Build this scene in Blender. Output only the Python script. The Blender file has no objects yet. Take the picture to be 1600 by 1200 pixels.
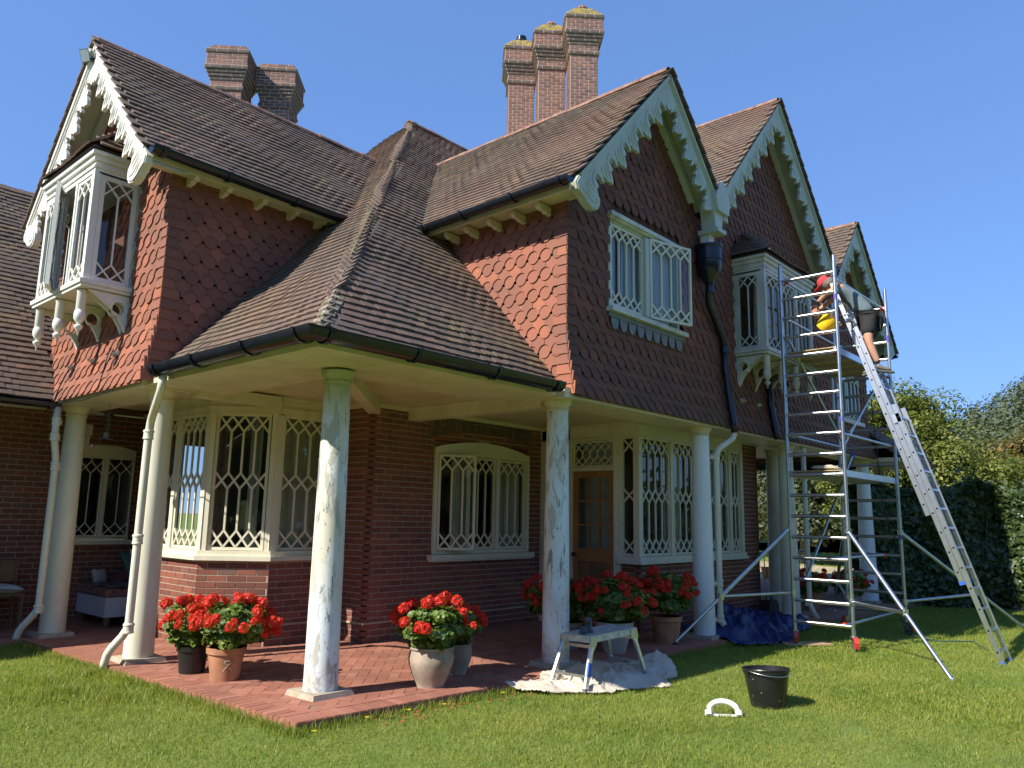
import bpy, math, random
import numpy as np
from mathutils import Vector, Matrix
R = random.Random(7)
NR = np.random.RandomState(11)
SC = bpy.context.scene
COL = SC.collection

# ------------------------------------------------------------------ camera
FPX = 1212.99
YAW, PIT, ROL = .8407, .171, -.0191
CAM = Vector((0, 0, 1.57))
_f = Vector((math.sin(YAW)*math.cos(PIT), math.cos(YAW)*math.cos(PIT), math.sin(PIT)))
_r = Vector((math.cos(YAW), -math.sin(YAW), 0))
_d = _f.cross(_r)
_c, _s = math.cos(ROL), math.sin(ROL)
_r2 = _c*_r + _s*_d
_d2 = -_s*_r + _c*_d
cam_data = bpy.data.cameras.new('camera')
cam = bpy.data.objects.new('camera', cam_data)
COL.objects.link(cam)
m = Matrix.Identity(4)
for i in range(3):
    m[i][0] = _r2[i]; m[i][1] = -_d2[i]; m[i][2] = -_f[i]; m[i][3] = CAM[i]
cam.matrix_world = m
cam_data.sensor_width = 36
cam_data.lens = FPX/1600*36
cam_data.clip_end = 3000
cam_data.clip_start = .05
SC.camera = cam

# ------------------------------------------------------------------ light
SUN_TO = Vector((-1.0, .235, .90)).normalized()      # towards the sun
SUN_EL = math.asin(SUN_TO.z)
world = bpy.data.worlds.new('World')
SC.world = world
world.use_nodes = True
wn = world.node_tree
wn.nodes.clear()
sky = wn.nodes.new('ShaderNodeTexSky')
sky.sky_type = 'NISHITA'
sky.sun_disc = False
sky.sun_elevation = SUN_EL
sky.sun_rotation = math.atan2(SUN_TO.x, SUN_TO.y)
sky.altitude = 0
sky.air_density = 1.0
sky.dust_density = .0
sky.ozone_density = 4.0
bg = wn.nodes.new('ShaderNodeBackground')
bg.inputs[1].default_value = .15
wo = wn.nodes.new('ShaderNodeOutputWorld')
hs = wn.nodes.new('ShaderNodeHueSaturation'); hs.inputs['Saturation'].default_value = 1.04
ga = wn.nodes.new('ShaderNodeGamma'); ga.inputs[1].default_value = .45       # evens the clear sky out, as the camera saw it
vm = wn.nodes.new('ShaderNodeVectorMath'); vm.operation = 'MULTIPLY'; vm.inputs[1].default_value = (.50, .76, 1.27)
wn.links.new(sky.outputs[0], hs.inputs['Color']); wn.links.new(hs.outputs[0], ga.inputs[0]); wn.links.new(ga.outputs[0], vm.inputs[0]); wn.links.new(vm.outputs[0], bg.inputs[0])
wn.links.new(bg.outputs[0], wo.inputs[0])
sd = bpy.data.lights.new('sun', 'SUN')
sd.energy = 3.4
sd.angle = math.radians(.55)
sd.color = (1, .93, .82)
sun = bpy.data.objects.new('sun', sd)
COL.objects.link(sun)
sun.rotation_euler = (-SUN_TO).to_track_quat('-Z', 'Y').to_euler()
SC.view_settings.view_transform = 'Standard'
SC.view_settings.look = 'None'
SC.view_settings.exposure = 1.28
SC.view_settings.gamma = 1
SC.view_settings.use_curve_mapping = False
SC.cycles.max_bounces = 6
SC.cycles.transparent_max_bounces = 12
SC.cycles.use_denoising = True

# ------------------------------------------------------------------ geometry helpers
class MB:
    """collects vertices and faces"""
    def __init__(s): s.v = []; s.f = []
    def add(s, vs, fs):
        n = len(s.v); s.v.extend([tuple(v) for v in vs]); s.f.extend([tuple(i+n for i in f) for f in fs]); return s
BOXF = [(0,3,2,1),(4,5,6,7),(0,1,5,4),(1,2,6,5),(2,3,7,6),(3,0,4,7)]
def box(mb, lo, hi, M=None):
    x0,y0,z0 = lo; x1,y1,z1 = hi
    vs = [Vector(p) for p in ((x0,y0,z0),(x1,y0,z0),(x1,y1,z0),(x0,y1,z0),(x0,y0,z1),(x1,y0,z1),(x1,y1,z1),(x0,y1,z1))]
    if M is not None: vs = [M @ v for v in vs]
    return mb.add(vs, BOXF)
def bar(mb, a, b, w, h, up=(0,0,1)):
    """rectangular bar from a to b; w across, h along up"""
    a = Vector(a); b = Vector(b); d = (b-a); L = d.length
    if L < 1e-6: return
    d /= L; up = Vector(up)
    s = d.cross(up)
    if s.length < 1e-5: s = d.cross(Vector((1,0,0)))
    s.normalize(); u = s.cross(d).normalized()
    vs = []
    for p in (a, b):
        for i, j in ((-1,-1),(1,-1),(1,1),(-1,1)): vs.append(p + s*(w/2*i) + u*(h/2*j))
    mb.add(vs, [(0,3,2,1),(4,5,6,7),(0,1,5,4),(1,2,6,5),(2,3,7,6),(3,0,4,7)])
def tube(mb, pts, r, seg=8, cap=True):
    pts = [Vector(p) for p in pts]; n = len(pts)
    rs = r if isinstance(r, (list, tuple)) else [r]*n
    t0 = (pts[1]-pts[0]).normalized()
    ref = Vector((0,0,1)) if abs(t0.z) < .9 else Vector((1,0,0))
    s = t0.cross(ref).normalized()
    vs = []; fs = []
    for i, p in enumerate(pts):
        if i == 0: t = t0
        elif i == n-1: t = (pts[-1]-pts[-2]).normalized()
        else: t = ((pts[i+1]-p).normalized() + (p-pts[i-1]).normalized()).normalized()
        s = (s - t*s.dot(t)).normalized(); u = t.cross(s)
        for k in range(seg):
            a = 2*math.pi*k/seg
            vs.append(p + (s*math.cos(a) + u*math.sin(a))*rs[i])
    for i in range(n-1):
        for k in range(seg):
            k2 = (k+1) % seg
            fs.append((i*seg+k, i*seg+k2, (i+1)*seg+k2, (i+1)*seg+k))
    if cap:
        fs.append(tuple(range(seg))[::-1]); fs.append(tuple((n-1)*seg+k for k in range(seg)))
    mb.add(vs, fs)
def lathe(mb, prof, c=(0,0,0), seg=20, M=None, cap=True):
    """prof = [(r, z)...] around Z"""
    vs = []; fs = []
    c = Vector(c)
    for r, z in prof:
        for k in range(seg):
            a = 2*math.pi*k/seg
            v = Vector((r*math.cos(a), r*math.sin(a), z))
            if M is not None: v = M @ v
            vs.append(v + c)
    for i in range(len(prof)-1):
        for k in range(seg):
            k2 = (k+1) % seg
            fs.append((i*seg+k, i*seg+k2, (i+1)*seg+k2, (i+1)*seg+k))
    if cap:
        fs.append(tuple(range(seg))[::-1]); fs.append(tuple((len(prof)-1)*seg+k for k in range(seg)))
    mb.add(vs, fs)
def prism(mb, poly, O, U, V, N, d0, d1):
    """2D polygon (u, v) extruded from d0 to d1 along N"""
    O = Vector(O); U = Vector(U); V = Vector(V); N = Vector(N); n = len(poly)
    vs = [O + U*p[0] + V*p[1] + N*d0 for p in poly] + [O + U*p[0] + V*p[1] + N*d1 for p in poly]
    fs = [tuple(range(n))[::-1], tuple(range(n, 2*n))]
    for i in range(n):
        j = (i+1) % n
        fs.append((i, j, n+j, n+i))
    mb.add(vs, fs)
def ring(mb, outer, inner, O, U, V, N, d0, d1):
    """plate between two loops with the same number of points"""
    O = Vector(O); U = Vector(U); V = Vector(V); N = Vector(N); n = len(outer)
    P = lambda p, d: O + U*p[0] + V*p[1] + N*d
    vs = [P(p, d0) for p in outer] + [P(p, d0) for p in inner] + [P(p, d1) for p in outer] + [P(p, d1) for p in inner]
    fs = []
    for i in range(n):
        j = (i+1) % n
        fs += [(i, n+i, n+j, j), (2*n+i, 2*n+j, 3*n+j, 3*n+i), (i, j, 2*n+j, 2*n+i), (n+j, n+i, 3*n+i, 3*n+j)]
    mb.add(vs, fs)

BASE = {}
def mesh_of(name, mb, mat, smooth=False, auto=None):
    me = bpy.data.meshes.new(name)
    me.from_pydata([tuple(v) for v in mb.v], [], mb.f)
    if smooth or auto:
        me.polygons.foreach_set('use_smooth', [True]*len(me.polygons))
        if auto:
            try: me.set_sharp_from_angle(angle=math.radians(auto))
            except Exception: pass
    if mat is not None: me.materials.append(mat)
    me.update()
    return me
def link(name, me, parent=None, M=None, kind=None):
    o = bpy.data.objects.new(name, me)
    COL.objects.link(o)
    if parent is not None:
        o.parent = parent
        b = BASE.get(parent.name)
        if b is not None: o.matrix_parent_inverse = Matrix.Translation(-b)
    if M is not None: o.matrix_basis = M
    if kind: o['kind'] = kind
    return o
def obj(name, mb, mat, parent=None, smooth=False, auto=None, kind=None, M=None):
    return link(name, mesh_of(name, mb, mat, smooth, auto), parent, M, kind)
def thing(name, label, cat, loc, group=None, world_children=True, rot=0):
    o = bpy.data.objects.new(name, None)
    o.empty_display_size = .2
    COL.objects.link(o)
    o.location = loc
    if world_children: BASE[o.name] = Vector(loc)
    else: o.rotation_euler = (0, 0, rot)
    o['label'] = label; o['category'] = cat
    if group: o['group'] = group
    return o
def tag(o, label, cat, group=None):
    o['label'] = label; o['category'] = cat
    if group: o['group'] = group
    return o
def part(name, parent):
    """an empty part that holds sub-parts"""
    o = bpy.data.objects.new(name, None); COL.objects.link(o); o.parent = parent
    b = BASE.get(parent.name)
    if b is not None: o.matrix_parent_inverse = Matrix.Translation(-b)
    return o

# ---- pixel tools, only used offline to find coordinates; here a visibility score for the piece budget
def proj(p):
    v = Vector(p) - CAM
    x, y, z = v.dot(_r2), v.dot(_d2), v.dot(_f)
    if z < .1: return None
    return 800 + FPX*x/z, 600 + FPX*y/z, z
def score(p):
    q = proj(p)
    if q is None or not (-10 < q[0] < 1610 and -10 < q[1] < 1210): return 1e6 + (Vector(p)-CAM).length
    return q[2]

# ------------------------------------------------------------------ materials
def newmat(name):
    mt = bpy.data.materials.new(name); mt.use_nodes = True
    nt = mt.node_tree; nt.nodes.clear()
    out = nt.nodes.new('ShaderNodeOutputMaterial')
    b = nt.nodes.new('ShaderNodeBsdfPrincipled')
    nt.links.new(b.outputs[0], out.inputs[0])
    return mt, nt, b
def N(nt, typ, **kw):
    n = nt.nodes.new(typ)
    for k, v in kw.items(): setattr(n, k, v)
    return n
def noise(nt, scale, detail=4, rough=.55, vec=None, dist=0):
    n = N(nt, 'ShaderNodeTexNoise'); n.inputs['Scale'].default_value = scale
    n.inputs['Detail'].default_value = detail; n.inputs['Roughness'].default_value = rough; n.inputs['Distortion'].default_value = dist
    if vec is not None: nt.links.new(vec, n.inputs['Vector'])
    return n.outputs['Fac']
def ramp(nt, fac, stops):
    r = N(nt, 'ShaderNodeValToRGB'); e = r.color_ramp.elements
    while len(e) < len(stops): e.new(.5)
    for i, (p, c) in enumerate(stops):
        e[i].position = p; e[i].color = (c[0], c[1], c[2], 1) if not isinstance(c, (int, float)) else (c, c, c, 1)
    nt.links.new(fac, r.inputs[0]); return r.outputs[0]
def mix(nt, fac, a, b, mode='MIX'):
    n = N(nt, 'ShaderNodeMix', data_type='RGBA', blend_type=mode)
    for s, v in ((n.inputs[0], fac), (n.inputs[6], a), (n.inputs[7], b)):
        if isinstance(v, (int, float)): s.default_value = v
        elif isinstance(v, tuple): s.default_value = (v[0], v[1], v[2], 1)
        else: nt.links.new(v, s)
    return n.outputs[2]
def mth(nt, op, a, b=None, clamp=False):
    n = N(nt, 'ShaderNodeMath', operation=op, use_clamp=clamp)
    for s, v in ((n.inputs[0], a), (n.inputs[1], b)):
        if v is None: continue
        if isinstance(v, (int, float)): s.default_value = v
        else: nt.links.new(v, s)
    return n.outputs[0]
def geopos(nt): return N(nt, 'ShaderNodeNewGeometry').outputs['Position']
def scaled(nt, vec, s):
    n = N(nt, 'ShaderNodeMapping'); n.inputs['Scale'].default_value = s; nt.links.new(vec, n.inputs[0]); return n.outputs[0]
def rnd(nt):
    """random number per loose piece, whether it is an object or an island"""
    a = N(nt, 'ShaderNodeObjectInfo').outputs['Random']; g = N(nt, 'ShaderNodeNewGeometry').outputs['Random Per Island']
    return mth(nt, 'FRACT', mth(nt, 'ADD', a, g))
def bump(nt, b, h, strength=.3, dist=.01):
    n = N(nt, 'ShaderNodeBump'); n.inputs['Strength'].default_value = strength; n.inputs['Distance'].default_value = dist
    nt.links.new(h, n.inputs['Height']); nt.links.new(n.outputs[0], b.inputs['Normal'])
def setc(nt, b, c):
    if isinstance(c, tuple): b.inputs['Base Color'].default_value = (*c, 1)
    else: nt.links.new(c, b.inputs['Base Color'])
def simple(name, c, rough=.6, metal=0, var=.12, nscale=8, bumps=.0, spec=None):
    mt, nt, b = newmat(name)
    P = N(nt, 'ShaderNodeTexCoord').outputs['Object']
    n = noise(nt, nscale, 5, .6, P)
    setc(nt, b, mix(nt, ramp(nt, n, [(.3, 0.), (.7, 1.)]), tuple(x*(1-var) for x in c), tuple(min(1, x*(1+var)) for x in c)))
    b.inputs['Roughness'].default_value = rough; b.inputs['Metallic'].default_value = metal
    if spec is not None: b.inputs['Specular IOR Level'].default_value = spec
    if bumps: bump(nt, b, noise(nt, nscale*6, 4, .6, P), bumps, .004)
    return mt

def m_rooftile():
    mt, nt, b = newmat('clay_roof_tile')
    P = geopos(nt); r = rnd(nt)
    base = ramp(nt, r, [(0, (.090,.064,.046)), (.4, (.112,.076,.052)), (.75, (.135,.088,.058)), (.93, (.165,.098,.060)), (.98, (.22,.11,.065)), (1, (.27,.14,.08))])
    big = noise(nt, .9, 4, .6, P)
    base = mix(nt, ramp(nt, big, [(.38, .0), (.62, .75)]), base, (.070,.052,.042))
    b2 = noise(nt, .45, 3, .5, P)
    base = mix(nt, ramp(nt, b2, [(.52, 0.), (.66, .5)]), base, (.20,.095,.058))
    fine = noise(nt, 38, 5, .7, P)
    base = mix(nt, mth(nt, 'MULTIPLY', fine, .5), base, (.15,.118,.098))
    # lichen and moss
    l = noise(nt, 6.5, 6, .72, P)
    l2 = noise(nt, .55, 3, .5, scaled(nt, P, (1, 1, 1.3)))
    lm = mth(nt, 'MULTIPLY', ramp(nt, l, [(.5, 0.), (.64, 1.)]), ramp(nt, l2, [(.42, 0.), (.62, 1.)]))
    base = mix(nt, mth(nt, 'MULTIPLY', lm, .7), base, (.22,.185,.075))
    sp = noise(nt, 55, 2, .5, P)
    base = mix(nt, ramp(nt, sp, [(.70, 0.), (.745, .7)]), base, (.36,.35,.31))
    setc(nt, b, base); b.inputs['Roughness'].default_value = .78
    bump(nt, b, fine, .5, .006)
    return mt
def m_walltile(name, k):
    mt, nt, b = newmat(name)
    P = geopos(nt); r = rnd(nt)
    base = ramp(nt, r, [(0, (.22,.080,.050)), (.3, (.255,.090,.053)), (.6, (.285,.098,.056)), (.88, (.33,.108,.058)), (1, (.40,.13,.062))])
    big = noise(nt, 1.3, 4, .6, P)
    base = mix(nt, ramp(nt, big, [(.42, .0), (.72, .55)]), base, (.125,.068,.052))
    # algae low on the long front wall
    sx = N(nt, 'ShaderNodeSeparateXYZ'); nt.links.new(P, sx.inputs[0])
    low = N(nt, 'ShaderNodeMapRange'); low.inputs[1].default_value = 4.1; low.inputs[2].default_value = 3.0
    nt.links.new(sx.outputs[2], low.inputs[0])
    front = N(nt, 'ShaderNodeMapRange'); front.inputs[1].default_value = 6.9; front.inputs[2].default_value = 8.2
    nt.links.new(sx.outputs[0], front.inputs[0])
    a = mth(nt, 'MULTIPLY', low.outputs[0], front.outputs[0])
    a = mth(nt, 'MULTIPLY', a, ramp(nt, noise(nt, 1.7, 4, .6, P), [(.35, 0.), (.6, 1.)]))
    base = mix(nt, mth(nt, 'MULTIPLY', a, .62), base, (.105,.082,.045))
    fine = noise(nt, 45, 5, .7, P)
    base = mix(nt, mth(nt, 'MULTIPLY', fine, .3), base, (.30,.15,.10))
    sp = noise(nt, 21, 2, .4, P)
    base = mix(nt, ramp(nt, sp, [(.765, 0.), (.79, .8)]), base, (.45,.43,.38))
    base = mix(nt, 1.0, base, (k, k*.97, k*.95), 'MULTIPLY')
    setc(nt, b, base); b.inputs['Roughness'].default_value = .8
    bump(nt, b, fine, .35, .004)
    return mt
def m_brick(name, stops, moss=0):
    mt, nt, b = newmat(name)
    P = geopos(nt); r = rnd(nt)
    base = ramp(nt, r, stops)
    fine = noise(nt, 60, 5, .7, P)
    base = mix(nt, mth(nt, 'MULTIPLY', fine, .35), base, (.20,.11,.08))
    big = noise(nt, 1.1, 4, .6, P)
    base = mix(nt, ramp(nt, big, [(.45, 0.), (.75, .45)]), base, (.075,.045,.038))
    sp = noise(nt, 26, 2, .4, P)
    base = mix(nt, ramp(nt, sp, [(.76, 0.), (.79, .6)]), base, (.42,.38,.33))
    if moss:
        sx = N(nt, 'ShaderNodeSeparateXYZ'); nt.links.new(P, sx.inputs[0])
        hi = N(nt, 'ShaderNodeMapRange'); hi.inputs[1].default_value = moss; hi.inputs[2].default_value = moss+.3
        nt.links.new(sx.outputs[2], hi.inputs[0])
        k = mth(nt, 'MULTIPLY', hi.outputs[0], ramp(nt, noise(nt, 9, 5, .7, P), [(.4, 0.), (.55, 1.)]))
        base = mix(nt, mth(nt, 'MULTIPLY', k, .85), base, (.42,.33,.05))
    setc(nt, b, base); b.inputs['Roughness'].default_value = .85
    bump(nt, b, fine, .4, .004)
    return mt
def m_paint(name, c, dirt=.35, dcol=(.30,.30,.18), lo=.5, streak=True, rough=.45):
    mt, nt, b = newmat(name)
    P = geopos(nt)
    n1 = noise(nt, 3.5, 5, .65, scaled(nt, P, (1, 1, .35)) if streak else P)
    base = mix(nt, mth(nt, 'MULTIPLY', ramp(nt, n1, [(lo-.08, 0.), (lo+.22, 1.)]), dirt), c, dcol)
    n2 = noise(nt, 40, 4, .7, P)
    base = mix(nt, ramp(nt, n2, [(.68, 0.), (.72, .5)]), base, (.22,.20,.15))
    setc(nt, b, base); b.inputs['Roughness'].default_value = rough
    bump(nt, b, noise(nt, 18, 3, .6, P), .12, .004)
    return mt
def m_peel(name, algae=False):
    """old paint rubbed down to filler, with long cracks"""
    mt, nt, b = newmat(name)
    P = geopos(nt)
    base = mix(nt, ramp(nt, noise(nt, 2.2, 5, .6, scaled(nt, P, (1,1,.4))), [(.40, 0.), (.58, 1.)]), (.62,.59,.48), (.68,.75,.79))
    n = noise(nt, 7, 6, .7, scaled(nt, P, (1,1,.28)), .6)
    base = mix(nt, ramp(nt, n, [(.535, 0.), (.56, .8)]), base, (.42,.40,.33))
    n = noise(nt, 9, 7, .75, scaled(nt, P, (1,1,.16)), .8)
    base = mix(nt, ramp(nt, n, [(.585, 0.), (.605, .9)]), base, (.17,.19,.21))
    n = noise(nt, 26, 4, .7, scaled(nt, P, (1,1,.35)))
    base = mix(nt, ramp(nt, n, [(.66, 0.), (.68, .9)]), base, (.12,.13,.14))
    sx = N(nt, 'ShaderNodeSeparateXYZ'); nt.links.new(P, sx.inputs[0])
    g = N(nt, 'ShaderNodeMapRange'); g.inputs[1].default_value = .35; g.inputs[2].default_value = 0
    nt.links.new(sx.outputs[2], g.inputs[0])
    k = mth(nt, 'MULTIPLY', g.outputs[0], ramp(nt, noise(nt, 14, 5, .7, P), [(.42, 0.), (.6, 1.)]))
    base = mix(nt, k, base, (.33,.30,.24))
    if algae:
        g = N(nt, 'ShaderNodeMapRange'); g.inputs[1].default_value = 2.45; g.inputs[2].default_value = 2.85
        nt.links.new(sx.outputs[2], g.inputs[0])
        k = mth(nt, 'MULTIPLY', g.outputs[0], ramp(nt, noise(nt, 5, 5, .7, P), [(.25, 0.), (.6, 1.)]))
        base = mix(nt, mth(nt, 'MULTIPLY', k, .8), base, (.22,.27,.08))
    setc(nt, b, base); b.inputs['Roughness'].default_value = .7
    bump(nt, b, n, .25, .006)
    return mt
def m_glass():
    mt = bpy.data.materials.new('window_glass'); mt.use_nodes = True
    nt = mt.node_tree; nt.nodes.clear()
    out = N(nt, 'ShaderNodeOutputMaterial'); t = N(nt, 'ShaderNodeBsdfTransparent'); g = N(nt, 'ShaderNodeBsdfGlossy')
    t.inputs[0].default_value = (.86,.9,.88,1); g.inputs['Roughness'].default_value = .015
    fr = N(nt, 'ShaderNodeFresnel'); fr.inputs[0].default_value = 1.5
    P = geopos(nt); bp = N(nt, 'ShaderNodeBump'); bp.inputs['Strength'].default_value = .08; bp.inputs['Distance'].default_value = .02
    nt.links.new(noise(nt, 5, 2, .4, P), bp.inputs['Height']); nt.links.new(bp.outputs[0], g.inputs['Normal'])
    mx = N(nt, 'ShaderNodeMixShader')
    k = mth(nt, 'MULTIPLY_ADD', fr.outputs[0], 1.1); k.node.inputs[2].default_value = .03
    nt.links.new(k, mx.inputs[0]); nt.links.new(t.outputs[0], mx.inputs[1]); nt.links.new(g.outputs[0], mx.inputs[2])
    nt.links.new(mx.outputs[0], out.inputs[0])
    return mt
def m_leaf(name, stops, rough=.5, trans=.25):
    mt = bpy.data.materials.new(name); mt.use_nodes = True
    nt = mt.node_tree; nt.nodes.clear()
    out = N(nt, 'ShaderNodeOutputMaterial'); b = N(nt, 'ShaderNodeBsdfPrincipled'); tr = N(nt, 'ShaderNodeBsdfTranslucent')
    g = N(nt, 'ShaderNodeNewGeometry')
    c = ramp(nt, mth(nt, 'FRACT', mth(nt, 'ADD', g.outputs['Random Per Island'], N(nt, 'ShaderNodeObjectInfo').outputs['Random'])), stops)
    P = geopos(nt)
    c = mix(nt, ramp(nt, noise(nt, .8, 3, .6, P), [(.35, 0.), (.7, .5)]), c, stops[0][1])
    nt.links.new(c, b.inputs['Base Color']); b.inputs['Roughness'].default_value = rough
    tc = mix(nt, .5, c, (.36,.48,.035)); nt.links.new(tc, tr.inputs[0])
    mx = N(nt, 'ShaderNodeMixShader'); mx.inputs[0].default_value = trans
    nt.links.new(b.outputs[0], mx.inputs[1]); nt.links.new(tr.outputs[0], mx.inputs[2]); nt.links.new(mx.outputs[0], out.inputs[0])
    return mt
def m_boards(name, c, axis=0, pitch=.055):
    mt, nt, b = newmat(name)
    P = geopos(nt)
    sx = N(nt, 'ShaderNodeSeparateXYZ'); nt.links.new(P, sx.inputs[0])
    w = mth(nt, 'PINGPONG', sx.outputs[axis], pitch/2)
    g = ramp(nt, mth(nt, 'DIVIDE', w, pitch/2), [(.0, 0.), (.14, 1.)])
    n1 = noise(nt, 1.6, 4, .6, P)
    base = mix(nt, ramp(nt, n1, [(.4, 0.), (.75, .5)]), c, (.36,.31,.18))
    setc(nt, b, base); b.inputs['Roughness'].default_value = .5
    bump(nt, b, g, .8, .006)
    return mt
MT = {}
MT['roof'] = m_rooftile()
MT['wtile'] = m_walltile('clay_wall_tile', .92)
MT['wtilef'] = m_walltile('dark_wall_tile', .60)  # darker copy of the wall tile, for the long front
MT['brick'] = m_brick('red_brick', [(0, (.15,.048,.034)), (.35, (.195,.060,.040)), (.7, (.24,.072,.044)), (.92, (.29,.088,.050)), (1, (.15,.085,.07))])
MT['chbrick'] = m_brick('chimney_brick', [(0, (.16,.085,.065)), (.4, (.22,.115,.085)), (.75, (.27,.135,.095)), (1, (.33,.16,.10))])
MT['chdark'] = m_brick('sooty_brick', [(0, (.075,.062,.05)), (.5, (.115,.095,.075)), (1, (.16,.12,.09))])
MT['chcap'] = m_brick('lichen_brick', [(0, (.13,.11,.085)), (.5, (.17,.14,.10)), (1, (.21,.16,.11))], moss=.001)
MT['paver'] = m_brick('paving_brick', [(0, (.27,.098,.060)), (.35, (.32,.12,.073)), (.7, (.365,.14,.085)), (1, (.40,.17,.115))])
MT['mortar'] = simple('mortar', (.40,.30,.22), .95, var=.2, nscale=20, bumps=.3)
MT['chmortar'] = simple('pale_mortar', (.52,.46,.38), .95, var=.2, nscale=20)
MT['pmortar'] = simple('paving_joint', (.25,.145,.10), .95, var=.3, nscale=20)
MT['cream'] = m_paint('cream_paint', (.68,.61,.44), .45, (.36,.33,.19), .48)
MT['creamwin'] = m_paint('window_paint', (.68,.65,.52), .35, (.40,.38,.25), .55)
MT['green'] = m_paint('greenish_paint', (.48,.52,.43), .35, (.30,.31,.20), .5)
MT['white'] = m_paint('white_paint', (.76,.76,.70), .3, (.45,.42,.30), .52)
MT['oldwhite'] = m_paint('weathered_paint', (.62,.62,.52), .7, (.26,.25,.20), .47)
MT['peel'] = m_peel('stripped_column_paint')
MT['peelg'] = m_peel('stripped_column_paint_algae', True)
MT['col'] = m_paint('column_paint', (.70,.69,.58), .4, (.46,.42,.28), .5)
MT['colw'] = m_paint('primed_column', (.72,.76,.77), .2, (.55,.52,.42), .55)
MT['gut'] = simple('black_iron_gutter', (.010,.014,.021), .24, var=.35, nscale=5)
MT['glass'] = m_glass()
MT['ceil'] = m_boards('ceiling_boards', (.64,.55,.38), 1)
MT['room'] = simple('room_plaster', (.28,.26,.22), .9)
MT['curtain'] = simple('pale_curtain', (.62,.58,.50), .9, var=.08, nscale=3)
MT['curtainb'] = simple('blue_white_curtain', (.60,.68,.76), .9, var=.1, nscale=3)
MT['curtaind'] = simple('dark_patterned_curtain', (.15,.10,.07), .9, var=.5, nscale=12)
MT['stone'] = simple('stone_plinth', (.36,.31,.23), .9, var=.25, nscale=14, bumps=.4)
MT['pine'] = simple('pine_door', (.32,.15,.055), .5, var=.2, nscale=3)
MT['oak'] = simple('weathered_door', (.19,.115,.06), .6, var=.3, nscale=4)
MT['deck'] = simple('roof_batten_dark', (.025,.02,.018), .95)
MT['ridge'] = simple('ridge_tile_clay', (.23,.125,.085), .85, var=.45, nscale=7, bumps=.4)
MT['lead'] = simple('lead_sheet', (.16,.18,.20), .6, var=.3, nscale=12)
MT['alu'] = simple('aluminium', (.62,.64,.66), .32, 1.0, var=.08, nscale=10)
MT['alub'] = simple('galvanised', (.50,.55,.60), .38, 1.0, var=.12, nscale=10)

def m_hip():
    mt, nt, b = newmat('mossy_hip_tile')
    P = geopos(nt); r = rnd(nt)
    base = ramp(nt, r, [(0, (.075,.05,.04)), (.5, (.11,.07,.05)), (1, (.16,.085,.055))])
    base = mix(nt, ramp(nt, noise(nt, 9, 5, .7, P), [(.42, 0.), (.55, .8)]), base, (.16,.145,.055))
    sx = N(nt, 'ShaderNodeSeparateXYZ'); nt.links.new(P, sx.inputs[0])
    g = N(nt, 'ShaderNodeMapRange'); g.inputs[1].default_value = 4.6; g.inputs[2].default_value = 3.4
    nt.links.new(sx.outputs[2], g.inputs[0])
    k = mth(nt, 'MULTIPLY', g.outputs[0], ramp(nt, noise(nt, 17, 4, .7, P), [(.47, 0.), (.56, .75)]))
    base = mix(nt, k, base, (.38,.37,.31))
    setc(nt, b, base); b.inputs['Roughness'].default_value = .8
    return mt
MT['hip'] = m_hip()
# ------------------------------------------------------------------ small repeated pieces (tiles, bricks)
# every piece is recorded first; the ones that show largest become objects, the others are joined into one mesh per owner
PIECES = {}     # kind -> list of (score, canon key, Matrix, owner, mat)
CANON = {}      # key -> (verts, faces)
def canon(key, mb):
    CANON[key] = ([Vector(v) for v in mb.v], list(mb.f))
def piece(kind, key, M, owner, mat, c=None):
    PIECES.setdefault(kind, []).append((score(c if c is not None else M.translation), key, M, owner, mat))
def flush_pieces(limits, names):
    for kind, lst in PIECES.items():
        lst.sort(key=lambda t: t[0])
        lim = limits.get(kind, 0)
        cache = {}
        rest = {}
        for i, (sc, key, M, owner, mat) in enumerate(lst):
            if i < lim and sc < 1e5:
                ck = (key, mat.name)
                if ck not in cache:
                    mb = MB(); mb.add(*CANON[key]); cache[ck] = mesh_of(names[kind], mb, mat)
                link(names[kind], cache[ck], owner, M)
            else:
                rest.setdefault((owner.name, mat.name), (owner, mat, []))[2].append((key, M))
        for owner, mat, L in rest.values():
            V = []; F = []; n = 0
            arr = {}
            for key, M in L:
                if key not in arr: arr[key] = np.array([tuple(v) for v in CANON[key][0]])
                A = np.array(M)
                V.append(arr[key] @ A[:3, :3].T + A[:3, 3])
                F.extend([tuple(i+n for i in f) for f in CANON[key][1]]); n += len(arr[key])
            me = bpy.data.meshes.new(names[kind]+'s')
            me.from_pydata(np.vstack(V).tolist(), [], F)
            me.materials.append(mat)
            link(names[kind]+'s', me, owner, kind='stuff')
    PIECES.clear()
def frame(O, X, Y, Z):
    m = Matrix.Identity(4)
    for i in range(3):
        m[i][0] = X[i]; m[i][1] = Y[i]; m[i][2] = Z[i]; m[i][3] = O[i]
    return m
def inpoly(x, y, P):
    c = False; n = len(P); j = n-1
    for i in range(n):
        if (P[i][1] > y) != (P[j][1] > y) and x < (P[j][0]-P[i][0])*(y-P[i][1])/(P[j][1]-P[i][1])+P[i][0]: c = not c
        j = i
    return c

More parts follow.
